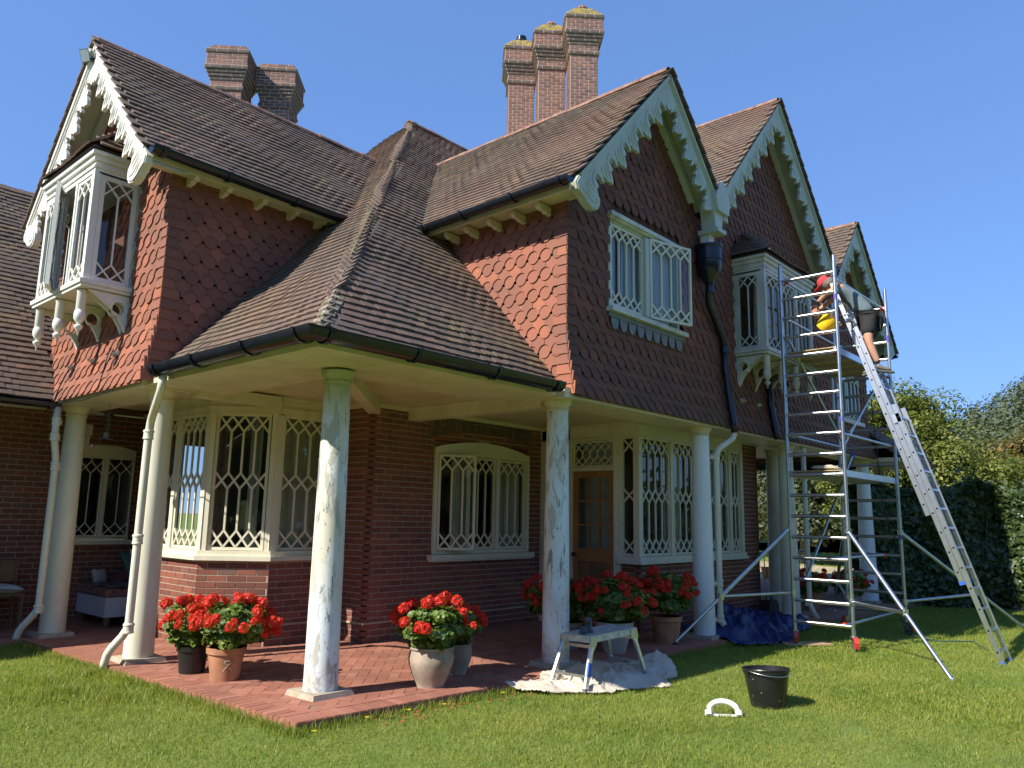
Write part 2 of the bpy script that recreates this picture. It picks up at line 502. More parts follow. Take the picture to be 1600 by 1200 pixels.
# roof tile: x across, y up the slope, z out
GAUGE = .113; TW = .168
for k in range(4):
    mb = MB(); rr = random.Random(k)
    a = [rr.uniform(-.003, .003) for _ in range(4)]
    h = .021
    cam_ = .0006
    vs = [(-TW/2+.0015, a[0], 0), (0, a[1], cam_), (TW/2-.0015, a[2], 0), (TW/2-.0015, .26, 0), (0, .26, cam_), (-TW/2+.0015, .26, 0)]
    mb.add(vs + [(x, y, z+h) for x, y, z in vs], [(0,5,4,1),(1,4,3,2),(6,7,10,11),(7,8,9,10),(0,1,7,6),(1,2,8,7),(2,3,9,8),(5,0,6,11)])
    canon('rt%d' % k, mb)
    for s in range(1, 4):          # narrower cuts beside hips
        mb2 = MB(); f = 1 - s*.25
        mb2.add([(v[0]*f, v[1], v[2]) for v in mb.v], mb.f); canon('rt%d_%d' % (k, s), mb2)
def tile_slope(owner, O, U, V, poly, cuts=(), keep=None, gauge=GAUGE, kind='roof_tile', mat=None, jit=1.0):
    """O eave point, U along the eave, V unit up-slope; poly in (u, v); cuts = half planes (a, b, c): a u + b v + c > 0 kept"""
    O = Vector(O); U = Vector(U).normalized(); V = Vector(V).normalized(); Nn = U.cross(V).normalized()
    mat = mat or MT['roof']
    v0 = min(p[1] for p in poly); v1 = max(p[1] for p in poly); u0 = min(p[0] for p in poly); u1 = max(p[0] for p in poly)
    t = math.atan2(.034, .23)
    i = 0; v = v0
    while v < v1:
        off = (i % 2)*TW/2
        wav = .004*math.sin(i*.7)
        n = int((u1-u0)/TW)+2
        for k in range(-1, n+1):
            u = u0 + k*TW + off
            if not inpoly(u, v+gauge*.5, poly): continue
            w = 1.0; uc = u; ok = True
            for a, b, c in cuts:
                if a == 0: continue
                e = (-c - b*(v+gauge*.4))/a        # cut position in u
                if a > 0:
                    if u+TW/2 < e+.02: ok = False
                    elif u-TW/2 < e: nl = e; uc = (nl + u+TW/2)/2; w = (u+TW/2-nl)/TW
                else:
                    if u-TW/2 > e-.02: ok = False
                    elif u+TW/2 > e: uc = (e + u-TW/2)/2; w = (e-u+TW/2)/TW
            if not ok: continue
            P = O + U*uc + V*(v + R.uniform(-.0015, .0015)*jit) + Nn*(.030 + .013*math.sin(u*2.1+v*1.3)*math.sin(v*3.1-u) + .006*math.sin(u*5.3+v*2.2) + R.uniform(-.001, .0015)*jit)
            if keep and not keep(P): continue
            tt = t + R.gauss(0, .005)*jit
            Vt = V*math.cos(tt) - Nn*math.sin(tt); Nt = Nn*math.cos(tt) + V*math.sin(tt)
            rz = R.gauss(0, .003)*jit; rx = R.gauss(0, .006)*jit
            Ut = (U + V*rz + Nt*rx).normalized(); Vt = (Vt - Ut*Vt.dot(Ut)).normalized(); Nt = Ut.cross(Vt)
            q = max(.25, w)
            yl = min(1.0, max(.25, (v1+.03-v)/.26))
            Vt = Vt*yl
            s = 0 if q > .88 else (1 if q > .63 else (2 if q > .38 else 3))
            key = 'rt%d' % R.randrange(4) + ('' if s == 0 else '_%d' % s)
            piece(kind, key, frame(P, Ut, Vt, Nt), owner, mat)
        i += 1; v += gauge
def deck(owner, poly3, name='deck', down=.03):
    """dark boarding under the tiles"""
    a, b, c = Vector(poly3[0]), Vector(poly3[1]), Vector(poly3[2])
    n = (b-a).cross(c-a).normalized()
    if n.z < 0: n = -n; poly3 = poly3[::-1]
    mb = MB()
    k = len(poly3)
    top = [Vector(p) - n*.004 for p in poly3]; bot = [Vector(p) - n*(down+.004) for p in poly3]
    mb.add(top + bot, [tuple(range(k)), tuple(range(k, 2*k))[::-1]] + [(i, k+i, k+(i+1) % k, (i+1) % k) for i in range(k)])
    return obj(name, mb, MT['deck'], owner)
def ridge(owner, a, b, r=.11, L=.33, name='ridge_tile', endcap=None):
    a = Vector(a); b = Vector(b); d = (b-a); n = max(1, round(d.length/L)); d.normalize()
    s = d.cross(Vector((0,0,1))).normalized(); step = (b-a).length/n
    for i in range(n):
        mb = MB(); p0 = a + d*(i*step); vs = []; up = Vector((0,0,1)) if abs(d.z) < .3 else s.cross(d)
        dz = R.uniform(-.004, .006); ds = R.uniform(-.005, .005)
        for e, rr in ((0, r), (step-.006, r*.985)):
            for k in range(9):
                an = math.pi*k/8
                vs.append(p0 + d*e + s*(math.cos(an)*rr+ds) + up*(math.sin(an)*rr*.85 - .02 + dz))
        for e, rr in ((0, r-.018), (step-.006, r-.018)):
            for k in range(9):
                an = math.pi*k/8
                vs.append(p0 + d*e + s*(math.cos(an)*rr+ds) + up*(math.sin(an)*rr*.85 - .02 + dz))
        fs = []
        for k in range(8):
            fs += [(k, k+1, 9+k+1, 9+k), (18+k, 27+k, 27+k+1, 18+k+1), (k, 18+k, 18+k+1, k+1), (9+k, 9+k+1, 27+k+1, 27+k)]
        fs += [(0, 9, 27, 18), (8, 26, 35, 17)]
        mb.add(vs, fs)
        obj(name, mb, MT['ridge'], owner, auto=40)

# hanging tiles: a course of round-ended tiles under a course cut with hollow sides
WTW = .19; WTP = .235; WTR = .078
def _disc():
    pts = [(-WTW/2+.002, .17), (-WTW/2+.002, .0), (-WTR, -.002)]
    for k in range(1, 10):
        a = math.pi + math.pi*k/10
        pts.append((WTR*math.cos(a), WTR*math.sin(a)))
    pts += [(WTR, -.002), (WTW/2-.002, .0), (WTW/2-.002, .17)]
    return pts
def _hollow():
    h = WTW/2 - .002; pts = [(-h, .20), (-h, WTR+.006)]
    for k in range(1, 7):
        a = math.pi/2*(1-k/6.0)
        pts.append((-WTW/2 + (WTR+.006)*math.cos(a), (WTR+.006)*math.sin(a)))
    pts.append((-(WTW/2-WTR-.006), -.012))
    return pts + [(-x, y) for x, y in pts[::-1]]
for nm, fn in (('disc', _disc), ('hollow', _hollow)):
    mb = MB(); pl = fn(); n = len(pl)
    # y up the wall, z outwards
    mb.add([(x, y, 0) for x, y in pl] + [(x, y, .013) for x, y in pl], [tuple(range(n, 2*n))[::-1]] + [(i, (i+1) % n, n+(i+1) % n, n+i) for i in range(n)])
    mb.f = [tuple(f[::-1]) for f in mb.f]
    canon(nm, mb)
mb = MB(); box(mb, (-.0725, 0, 0), (.0725, .15, .014)); canon('angle', mb)
mb = MB(); box(mb, (-.10, 0, 0), (.10, .15, .014)); canon('angle2', mb)
def hang_tiles(owner, O, U, Nn, width, z0, top, holes=(), flare=None, corners=(False, False), shift=(None, None), mat=None, under=True):
    """O = bottom corner on the wall face, top(u) = height limit, holes (u0,u1,z0,z1); flare(z) = push outwards"""
    O = Vector(O); U = Vector(U).normalized(); Nn = Vector(Nn).normalized(); Z = Vector((0,0,1))
    n = round(width/WTW); w = width/n; sc = w/WTW
    fl = flare or (lambda z: 0); mat = mat or MT['wtile']
    mb = MB()
    for i in range(24):
        a = O + U*(width*i/24) + Nn*(fl(z0)+.004); b_ = O + U*(width*(i+1)/24) + Nn*(fl(z0)+.004)
        mb.add([a, b_, b_+Nn*.018, a+Nn*.018, a+Z*.11-Nn*.02, b_+Z*.11-Nn*.02, b_+Z*.11, a+Z*.11], BOXF)
    if under: obj('under_course', mb, mat, owner)
    H = max(top(0), top(width/2), top(width), top(width*.25), top(width*.75))
    row = 0; z = z0 + WTR
    while z < H+.1:
        for typ in ('disc', 'hollow'):
            zz = z + (0 if typ == 'disc' else .004)
            out = fl(zz) + (.022 if typ == 'disc' else .0345)
            sl = (fl(zz+.1)-fl(zz))/.1 - .115
            Y = (Z + Nn*sl).normalized()
            rng = range(n) if typ == 'disc' else range(n+1)
            for k in rng:
                u = (k+.5)*w if typ == 'disc' else k*w
                if typ == 'hollow' and (k == 0 or k == n): continue
                if zz > top(u)-.17: continue
                if any(h[0]-.02 < u < h[1]+.02 and h[2]-.12 < zz < h[3]+.03 for h in holes): continue
                P = O + U*u + Z*(zz-O.z) + Nn*(out + R.uniform(-.002, .003))
                rz = R.gauss(0, .012)
                X = (U*sc + Y*rz + Nn*R.gauss(0, .01))
                Zt = X.normalized().cross(Y)
                piece('wall_tile', typ, frame(P, X, Y, Zt), owner, mat)
        for side, on in ((0, corners[0]), (1, corners[1])):
            if not on: continue
            for j in range(2):
                zz = z - WTR + .02 + j*WTP/2
                if zz > top(0 if side == 0 else width)-.1: continue
                sl = (fl(zz+.1)-fl(zz))/.1 - .11
                Y = (Z + Nn*sl).normalized()
                big = (j + row) % 2 == 0
                wd = .145 if not big else .20; sh = shift[side](zz) if shift[side] else 0
                u = wd/2-.045-sh/2; u = u if side == 0 else width-u
                P = O + U*u + Z*(zz-O.z) + Nn*(fl(zz) + .034)
                X = U*((wd+sh)/wd) + Y*R.gauss(0, .015)
                piece('angle_tile', 'angle2' if big else 'angle', frame(P, X, Y, X.normalized().cross(Y)), owner, mat)
        z += WTP; row += 1
# bricks
mb = MB(); box(mb, (0, 0, -.02), (1, .064, .005)); canon('brick', mb)
def brick_wall(owner, O, U, width, z0, z1, holes=(), kind='brick', mat=None, L=.235, proud=.0, phase=0, mort=None, course=.075, solid=.06, backing=True, M3=None):
    O = Vector(O); U = Vector(U).normalized(); Z = Vector((0,0,1)); Nn = U.cross(Z).normalized()
    mat = mat or MT['brick']
    nc = int(round((z1-z0)/course))
    for c in range(nc):
        z = z0 + c*course
        edges = []
        u = -(L/2 if (c+phase) % 2 else 0.0)
        while u < width:
            edges.append((max(0, u), min(width, u+L))); u += L
        for a, b in edges:
            segs = [(a, b)]
            for h in holes:
                if z+course*.55 > h[2] and z+course*.45 < (h[3] if not callable(h[3]) else h[3]((a+b)/2)):
                    ns = []
                    for s0, s1 in segs:
                        if s1 <= h[0] or s0 >= h[1]: ns.append((s0, s1)); continue
                        if s0 < h[0]: ns.append((s0, h[0]))
                        if s1 > h[1]: ns.append((h[1], s1))
                    segs = ns
            for s0, s1 in segs:
                if s1-s0 < .03: continue
                e0 = -.004 if s0 < .001 else .0065; e1 = -.004 if s1 > width-.001 else .0065
                P = O + U*(s0+e0) + Z*(z+.007-O.z) + Nn*R.uniform(-.0015, .002)
                piece(kind, 'brick', frame(P, U*(s1-s0-e0-e1), Z*.955, Nn), owner, mat, c=P)
    if backing:
        mb = MB()
        # backing sheet, split round the holes
        cuts = sorted(set([0, width] + [h[i] for h in holes for i in (0, 1)]))
        for a, b in zip(cuts, cuts[1:]):
            m_ = (a+b)/2; zs = [(z0, z1)]
            for h in holes:
                if h[0] <= m_ <= h[1]:
                    t = h[3] if not callable(h[3]) else h[3](m_)
                    zs = [(z0, h[2]), (t, z1)]
            for s, e in zs:
                if e-s < .01: continue
                A = O + U*a; B = O + U*b
                mb.add([A+Z*(s-O.z), B+Z*(s-O.z), B+Z*(e-O.z), A+Z*(e-O.z), A+Z*(s-O.z)-Nn*solid, B+Z*(s-O.z)-Nn*solid, B+Z*(e-O.z)-Nn*solid, A+Z*(e-O.z)-Nn*solid],
                       [(0,1,2,3),(5,4,7,6),(0,4,5,1),(3,2,6,7),(0,3,7,4),(1,5,6,2)])
        obj('mortar', mb, mort or MT['mortar'], owner)

# ------------------------------------------------------------------ leaded windows
def lattice_geo(W, H, n, zones, rise=0):
    """lines and cells of a lattice of n lights: zones (za, zb) hold crossings, upright bars between them"""
    p = W/n
    lines = []; cells = []
    for za, zb in zones:
        for k in range(n+1):
            for s in (-1, 1):
                if 0 <= k+s <= n: lines.append(((k*p, za), ((k+s)*p, zb)))
        m_ = (za+zb)/2
        for k in range(1, n):
            cells.append([(k*p, za), ((k+.5)*p, m_), (k*p, zb), ((k-.5)*p, m_)])
        cells.append([(0, za), (.5*p, m_), (0, zb)])
        cells.append([(n*p, za), (n*p, zb), ((n-.5)*p, m_)])
    zs = sorted(zones)
    spans = []
    if zs[0][0] > .01: spans.append((0, zs[0][0], None, zs[0]))
    for a, b in zip(zs, zs[1:]): spans.append((a[1], b[0], a, b))
    if zs[-1][1] < H-.01: spans.append((zs[-1][1], H, zs[-1], None))
    for s, e, za, zb in spans:
        for k in range(1, n): lines.append(((k*p, s), (k*p, e)))
        for k in range(n):
            c = [(k*p, s)]
            if za: c.append(((k+.5)*p, (za[0]+za[1])/2))
            c.append(((k+1)*p, s)); c.append(((k+1)*p, e))
            if zb: c.append(((k+.5)*p, (zb[0]+zb[1])/2))
            c.append((k*p, e)); cells.append(c)
    for za, zb in zones:   # triangles against the frame
        m_ = (za+zb)/2
        if za < .01: cells += [[(k*p, za), ((k+1)*p, za), ((k+.5)*p, m_)] for k in range(n)]
        if zb > H-.01: cells += [[(k*p, zb), ((k+.5)*p, m_), ((k+1)*p, zb)] for k in range(n)]
    return lines, cells
def light(parent, O, U, W, H, n, zones, mat, bw=.024, fw=.035, fd=.045, panes=True, setback=.0, bars_name='glazing_bars'):
    """one casement: frame, bars, panes; O lower corner of the opening on the outer face"""
    O = Vector(O); U = Vector(U).normalized(); Z = Vector((0,0,1)); Nn = U.cross(Z).normalized()
    sash = MB(); O2 = O - Nn*setback
    P = lambda u, z, d: O2 + U*u + Z*z + Nn*d
    ring(sash, [(0,0),(W,0),(W,H),(0,H)], [(fw,fw),(W-fw,fw),(W-fw,H-fw),(fw,H-fw)], O2, U, Z, Nn, -fd, 0)
    obj('sash', sash, mat, parent)
    w = W-2*fw; h = H-2*fw
    zz = [(a*h, b*h) for a, b in zones]
    lines, cells = lattice_geo(w, h, n, zz)
    mb = MB()
    for (a, b) in lines:
        bar(mb, P(fw+a[0], fw+a[1], -.014+.0008*(hash((round(a[0]*97), round(b[0]*89))) % 3)), P(fw+b[0], fw+b[1], -.014), bw, .022, Nn)
    obj(bars_name, mb, mat, parent)
    if panes:
        for c in cells:
            if len(c) < 3: continue
            t1 = R.gauss(0, .006); t2 = R.gauss(0, .006); cx = sum(q[0] for q in c)/len(c); cz = sum(q[1] for q in c)/len(c)
            g = MB(); g.add([P(fw+q[0], fw+q[1], -.028 + t1*(q[0]-cx) + t2*(q[1]-cz)) for q in c], [tuple(range(len(c)))])
            # make sure it faces outwards
            me = mesh_of('pane', g, MT['glass'])
            if me.polygons[0].normal.dot(Nn) < 0: me.flip_normals()
            link('pane', me, parent)
    else:
        g = MB(); g.add([P(fw, fw, -.028), P(W-fw, fw, -.028), P(W-fw, H-fw, -.028), P(fw, H-fw, -.028)], [(0,1,2,3)])
        obj('pane', g, MT['glass'], parent)
def curtain(parent, O, U, W, H, back, mat, amp=.03, wl=.12, name='curtain'):
    O = Vector(O); U = Vector(U).normalized(); Z = Vector((0,0,1)); Nn = U.cross(Z).normalized()
    n = max(8, int(W/wl*8)); mb = MB(); vs = []; ph = R.uniform(0, 6)
    rows = 6
    for j in range(rows+1):
        for i in range(n+1):
            u = W*i/n; a = amp*math.sin(2*math.pi*u/wl*(1+.15*math.sin(u*7))+ph+.25*math.sin(j+u*3)) + .4*amp*math.sin(u*31+j*.4)
            vs.append(O + U*u + Z*(H*j/rows) - Nn*(back + a))
    fs = [(j*(n+1)+i, j*(n+1)+i+1, (j+1)*(n+1)+i+1, (j+1)*(n+1)+i) for j in range(rows) for i in range(n)]
    mb.add(vs, fs); obj(name, mb, mat, parent, smooth=True)
def room(parent, O, U, W, H, depth, mat=None):
    O = Vector(O); U = Vector(U).normalized(); Z = Vector((0,0,1)); Nn = U.cross(Z).normalized()
    a, b = O, O + U*W; i = -Nn*depth; h = Z*H
    mb = MB(); mb.add([a, b, b+i, a+i, a+h, b+h, b+i+h, a+i+h], [(0,1,2,3),(7,6,5,4),(3,2,6,7),(0,3,7,4),(2,1,5,6)])
    obj('room_lining', mb, mat or MT['room'], parent)
# ------------------------------------------------------------------ the house
house = thing('brick_house', 'red brick and tile hung country house with carved bargeboards and a columned veranda', 'house', (6.9, 5.6, 0))
SOF = 2.93
X_ = Vector((1,0,0)); Y_ = Vector((0,1,0)); Z_ = Vector((0,0,1))
NX = Vector((-1,0,0)); NY = Vector((0,-1,0))
# --- roof geometry (all pitches rise 1.07 to 1.1 per metre)
K = 1.07; KA = 1.1
def zG(x):   # the three gabled roofs on the long side
    return max(7.65-K*abs(x-8.66), 8.86-K*abs(x-12.4), 7.75-K*abs(x-16.2))
def zLG(y): return 7.5-K*abs(y-10.08)
sl = lambda k: 1/math.sqrt(1+k*k)
roof_main = part('roof', house)
cA, cK = sl(KA), sl(K)
Ex, Ez = 3.56, 3.1+KA*(3.56-3.67)           # eave of plane A
Ey = 5.35                                   # eave of plane B
# plane A (faces west): U = -Y so that U x V points out
VA = Vector((cA, 0, KA*cA)); 
LA = lambda x: (x-Ex)/cA
polyA = [(-5.35, 0), (-10.89, LA(9.11)), (-13.4, LA(6.6)), (-12.1, LA(5.8)), (-10.08, LA(7.67)), (-8.12, LA(5.83)), (-8.42, LA(5.8)), (-8.42, 0)]
tile_slope(roof_main, (Ex, 0, Ez), (0,-1,0), VA, [(p[0], p[1]+(0.0)) for p in polyA], cuts=[(-1, -cA, -5.36), (1, -cA, 16.44)])
deck(roof_main, [(Ex, 5.35, Ez), (Ex, 8.42, Ez), (5.8, 8.42, 3.1+KA*(5.8-3.67)), (7.67, 10.08, 7.5), (5.8, 12.1, 3.1+KA*(5.8-3.67)), (6.6, 13.4, 3.1+KA*(6.6-3.67)), (9.11, 10.89, 9.084)])
# plane B (faces south)
VB = Vector((0, cA, KA*cA)); Bz = 3.1+KA*(Ey-5.46)
LB = lambda y: (y-Ey)/cA
polyB = [(3.58, 0), (6.86, 0), (6.86, LB(7.83)), (8.66, LB(9.58)), (9.96, LB(8.34)), (12.4, LB(10.68)), (14.8, LB(8.35)), (16.2, LB(9.66)), (18.0, LB(8.6)), (18.0, LB(10.89)), (9.11, LB(10.89))]
tile_slope(roof_main, (0, Ey, Bz), (1,0,0), VB, polyB, cuts=[(1, -cA, -3.57)])
zB = lambda y: 3.1+KA*(y-5.46)
deck(roof_main, [(x, y, zB(y)) for x, y in ((3.57,5.36),(6.84,5.36),(6.84,7.83),(8.66,9.58),(9.96,8.34),(12.4,10.68),(14.8,8.35),(16.2,9.66),(18,8.6),(18,10.89),(9.11,10.89))])
# back slopes, kept simple: no tile of them shows
deck(roof_main, [(9.11,10.89,9.07),(18,10.89,9.07),(18,16.4,3.0),(3.57,16.4,3.0)])
deck(roof_main, [(18,8.6,6.5),(18,10.89,9.07),(18,16.4,3.0),(19.5,16.4,3.0),(19.5,9,5)])
ridge(roof_main, (9.0, 10.89, 9.06), (13.5, 10.89, 9.06), .115, .45)
# hip capping: small overlapping bonnets
a = Vector((3.60, 5.40, 3.06)); b = Vector((9.05, 10.85, 9.02))
hd = (b-a); nh = int(hd.length/.136)
s_ = Vector((1,-1,0)).normalized()
for i in range(nh):
    p = a + hd*(i/nh); mb = MB(); d = hd.normalized(); dn = Vector((d.x, d.y, d.z))
    p = p + Z_*(.050+R.uniform(-.004,.006)); q = p + dn*.2 + Z_*(-.032)
    w = .125 + R.uniform(-.02, .015)
    dl = Vector((-.0, 1, 0))*w + Vector((0,0,0)); dr = Vector((1, 0, 0))*w
    # each side of a hip runs level along its own slope
    vs = [p+dl-Z_*.002, p+Z_*.0, p+dr-Z_*.002, q+dl, q, q+dr]
    vs = [Vector(v) for v in vs]
    dn2 = Vector((-.02,-.02,-.022))
    vs2 = [v + Z_*-.016 + Vector((0,0,0)) for v in vs]
    mb.add(vs+vs2, [(0,1,4,3),(1,2,5,4),(6,9,10,7),(7,10,11,8),(0,6,7,1),(1,7,8,2),(0,3,9,6),(2,8,11,5),(3,4,10,9),(4,5,11,10)])
    canon('hip%d' % i, mb)
    M0 = Matrix.Translation(p)
    CANON['hip%d' % i] = ([v-p for v in [Vector(t) for t in mb.v]], mb.f)
    piece('hip_tile', 'hip%d' % i, M0, roof_main, MT['hip'])
# --- west wing roof (ridge along X)
roof_w = part('roof', house)
VS = Vector((0, cK, K*cK))
ye = 8.12; LS = lambda y: (y-ye)/cK
tile_slope(roof_w, (0, ye, zLG(ye)), (1,0,0), VS, [(3.16, 0), (5.9, 0), (7.75, LS(10.08)), (3.16, LS(10.08))])
deck(roof_w, [(3.2, ye, zLG(ye)), (5.88, ye, zLG(ye)), (7.7, 10.08, 7.5), (3.2, 10.08, 7.5)])
yn = 12.04
VN = Vector((0, -cK, K*cK))
tile_slope(roof_w, (0, yn, zLG(yn)), (-1,0,0), VN, [(-3.16, 0), (-4.2, 0), (-4.2, 1.96/cK), (-3.16, 1.96/cK)])
deck(roof_w, [(3.2, yn, zLG(yn)), (5.88, yn, zLG(yn)), (7.7, 10.08, 7.5), (3.2, 10.08, 7.5)])
ridge(roof_w, (3.14, 10.08, 7.48), (7.72, 10.08, 7.48), .105, .42)
# --- gabled roofs of the long side
roof_s = part('roof', house)
def gable_roof(xc, zc, xl, xr, yback, y0=4.98):
    VL = Vector((cK, 0, K*cK)); Vr = Vector((-cK, 0, K*cK))
    zl = zc-K*(xc-xl); zr = zc-K*(xr-xc)
    # west slope: U = -Y
    keep = lambda P: not (P.x > 6.9 and P.z < zB(P.y)-.10) and P.z > zG(P.x)-.14
    tile_slope(roof_s, (xl, 0, zl), (0,-1,0), VL, [(-yback, 0), (-y0, 0), (-y0, (xc-xl)/cK), (-yback-.0, (xc-xl)/cK)], keep=keep)
    deck(roof_s, [(xl, y0+.05, zl), (xc, y0+.05, zc), (xc, yback, zc), (xl, max(y0+1, 5.46+(zl-3.1)/KA), zl)])
    tile_slope(roof_s, (xr, 0, zr), (0,1,0), Vr, [(y0, 0), (6.3, 0), (6.3, (xr-xc)/cK), (y0, (xr-xc)/cK)], keep=keep)
    deck(roof_s, [(xr, y0+.05, zr), (xr, max(y0+1, 5.46+(zr-3.1)/KA), zr), (xc, yback, zc), (xc, y0+.05, zc)])
    ridge(roof_s, (xc, y0-.03, zc-.02), (xc, yback+.05, zc-.02), .105, .42)
gable_roof(8.66, 7.65, 6.50, 9.98, 9.62)
gable_roof(12.4, 8.86, 9.94, 14.82, 10.70)
gable_roof(16.2, 7.75, 14.78, 18.45, 9.70)
# --- low roof of the wing further west
roof_l = part('roof', house)
zc0 = 2.93
tile_slope(roof_l, (0, 11.0, zc0), (1,0,0), VB, [(-6, 0), (3.66, 0), (4.2, (14.6-11)/cA*1.0), (-6, 5.2)],
           keep=lambda P: not (P.x > 3.52 and P.y < 11.72) and not (P.x > 3.1 and P.z < zLG(P.y)-.05 and P.z > 5.2))
deck(roof_l, [(-6, 11.0, zc0), (3.56, 11.0, zc0), (3.62, 11.75, zc0+.82), (4.2, 14.6, zc0+KA*3.6), (-6, 14.6, zc0+KA*3.6)])
deck(roof_l, [(-6, 14.6, zc0+KA*3.6), (4.2, 14.6, zc0+KA*3.6), (4.2, 18, zc0), (-6, 18, zc0)])
# --- veranda roof at the far east end
roof_e = part('roof', house)
ve = Vector((-cA*.75, cA*.0, cA*.75)).normalized()
tile_slope(roof_e, (17.32, 4.75, 2.98), (1,0,0), Vector((0,.74,.67)).normalized(), [(0, 0), (2.6, 0), (.4, 1.75), (0, 1.9)], cuts=[(-1, -1.2, 2.65)])
deck(roof_e, [(17.32,4.75,2.98),(19.95,4.75,2.98),(17.75,6.1,4.2),(17.32,6.2,4.3)])
deck(roof_e, [(17.75,6.1,4.2),(19.95,4.75,2.98),(19.95,11,2.98),(17.75,11,4.2)])

# ------------------------------------------------------------------ tile hung walls
def flareX(z): return .0 if z > 3.75 else .13*((3.75-z)/.8)**1.6
wing_w = part('wall', house)
HWY = 3.23   # width of the west gable
zt = lambda y: zLG(y)-.12
hang_tiles(wing_w, (3.60, 11.65, SOF), (0,-1,0), NX, HWY, SOF, lambda u: min(zLG(11.65-u)-.15, 7.3), holes=[(.84, 2.42, 4.0, 5.95)], flare=flareX, corners=(True, True))
hang_tiles(wing_w, (3.60, 8.42, SOF), (1,0,0), NY, 2.28, SOF, lambda u: 5.6, flare=None, corners=(True, False), shift=(lambda z: flareX(z), None), under=False,
           holes=[(0,0,0,0)])
# drop the tiles hidden under the veranda roof
PIECES['wall_tile'] = [t for t in PIECES['wall_tile'] if not (t[2].translation.y < 8.45 and t[2].translation.y > 8.3 and t[2].translation.x > 3.7 and t[2].translation.z < 3.1+KA*(t[2].translation.x-3.67)-.12)]
def gable_sheet(owner, mb, O, U, Nn, pts, th=.08):
    prism(mb, pts, O, U, Z_, Nn, -th, 0)
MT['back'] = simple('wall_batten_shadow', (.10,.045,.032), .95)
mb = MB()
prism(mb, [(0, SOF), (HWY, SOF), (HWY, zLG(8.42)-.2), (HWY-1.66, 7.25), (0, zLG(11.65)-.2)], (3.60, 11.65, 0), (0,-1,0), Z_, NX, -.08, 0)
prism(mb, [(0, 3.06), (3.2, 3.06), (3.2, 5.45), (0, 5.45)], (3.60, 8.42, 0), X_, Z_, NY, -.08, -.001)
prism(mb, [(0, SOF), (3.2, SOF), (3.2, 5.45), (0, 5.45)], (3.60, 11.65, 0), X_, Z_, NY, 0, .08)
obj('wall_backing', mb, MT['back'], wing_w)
wing_s = part('wall', house)
YF = 5.32; XW0, XW1 = 6.85, 17.28
def flareY(z): return .0 if z > 3.75 else .12*((3.75-z)/.8)**1.6
holesS = [(7.66-XW0, 9.42-XW0, 4.1, 5.36), (11.12-XW0, 13.02-XW0, 4.05, 5.95), (15.2-XW0, 16.9-XW0, 3.6, 4.6)]
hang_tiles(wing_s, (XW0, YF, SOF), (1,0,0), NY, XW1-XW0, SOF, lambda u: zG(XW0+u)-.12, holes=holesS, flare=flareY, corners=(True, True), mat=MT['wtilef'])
hang_tiles(wing_s, (XW0, YF+2.66, SOF), (0,-1,0), NX, 2.66, SOF, lambda u: 5.65, flare=lambda z: 0, corners=(False, True), shift=(None, lambda z: flareY(z)), under=False)
PIECES['wall_tile'] = [t for t in PIECES['wall_tile'] if not (abs(t[2].translation.x-6.83) < .08 and t[2].translation.y > 5.4 and t[2].translation.z < zB(t[2].translation.y)-.12)]
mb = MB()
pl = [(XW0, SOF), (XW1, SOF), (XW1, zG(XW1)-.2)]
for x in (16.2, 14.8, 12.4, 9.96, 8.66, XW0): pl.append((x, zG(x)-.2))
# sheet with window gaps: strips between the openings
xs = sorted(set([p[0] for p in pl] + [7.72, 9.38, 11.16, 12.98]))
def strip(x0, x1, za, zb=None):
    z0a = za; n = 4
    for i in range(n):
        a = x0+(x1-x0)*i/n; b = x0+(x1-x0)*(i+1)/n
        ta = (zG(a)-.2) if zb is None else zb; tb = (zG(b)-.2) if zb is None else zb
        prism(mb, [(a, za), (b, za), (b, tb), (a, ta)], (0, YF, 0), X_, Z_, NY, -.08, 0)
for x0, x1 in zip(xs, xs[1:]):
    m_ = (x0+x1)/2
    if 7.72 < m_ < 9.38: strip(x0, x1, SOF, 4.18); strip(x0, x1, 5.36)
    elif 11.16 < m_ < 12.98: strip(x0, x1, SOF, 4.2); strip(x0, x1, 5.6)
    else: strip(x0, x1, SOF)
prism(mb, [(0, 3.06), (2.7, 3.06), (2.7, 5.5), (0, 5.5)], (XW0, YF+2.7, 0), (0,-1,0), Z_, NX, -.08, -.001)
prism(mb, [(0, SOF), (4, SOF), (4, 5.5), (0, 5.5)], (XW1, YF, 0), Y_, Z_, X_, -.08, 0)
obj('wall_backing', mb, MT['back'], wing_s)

# ------------------------------------------------------------------ brick walls of the ground floor
gw = part('wall', house)
TOPG = 3.02
arch = lambda u: 2.55+.12*(1-((u-2.04-.0)/1.05)**2)
winW1 = (1.10, 3.12, 1.02, lambda u: 2.53+.13*(1-((u-2.11)/1.01)**2))
brick_wall(gw, (6.27, 8.03, 0), X_, 3.49, 0, TOPG-.02, holes=[winW1])
brick_wall(gw, (6.27, 8.62, 0), NY, .59, 0, TOPG-.02, phase=1)                       # return next to the bay
brick_wall(gw, (5.27, 8.62, 0), X_, 1.0, 0, 1.0)
brick_wall(gw, (4.67, 9.22, 0), Vector((.7071,-.7071,0)), .8485, 0, 1.0, phase=1)
brick_wall(gw, (4.67, 10.94, 0), NY, 1.72, 0, 1.0)
brick_wall(gw, (5.27, 11.54, 0), Vector((-.7071,-.7071,0)), .8485, 0, 1.0, phase=1)
brick_wall(gw, (5.27, 12.4, 0), NY, .86, 0, TOPG-.02)
wbh = (4.28-(-2), 5.12-(-2), 1.12, lambda u: 2.45+.08*(1-((u-6.7)/.42)**2))
brick_wall(gw, (-2.0, 12.4, 0), X_, 7.27, 0, TOPG-.02, holes=[wbh], kind='brick')
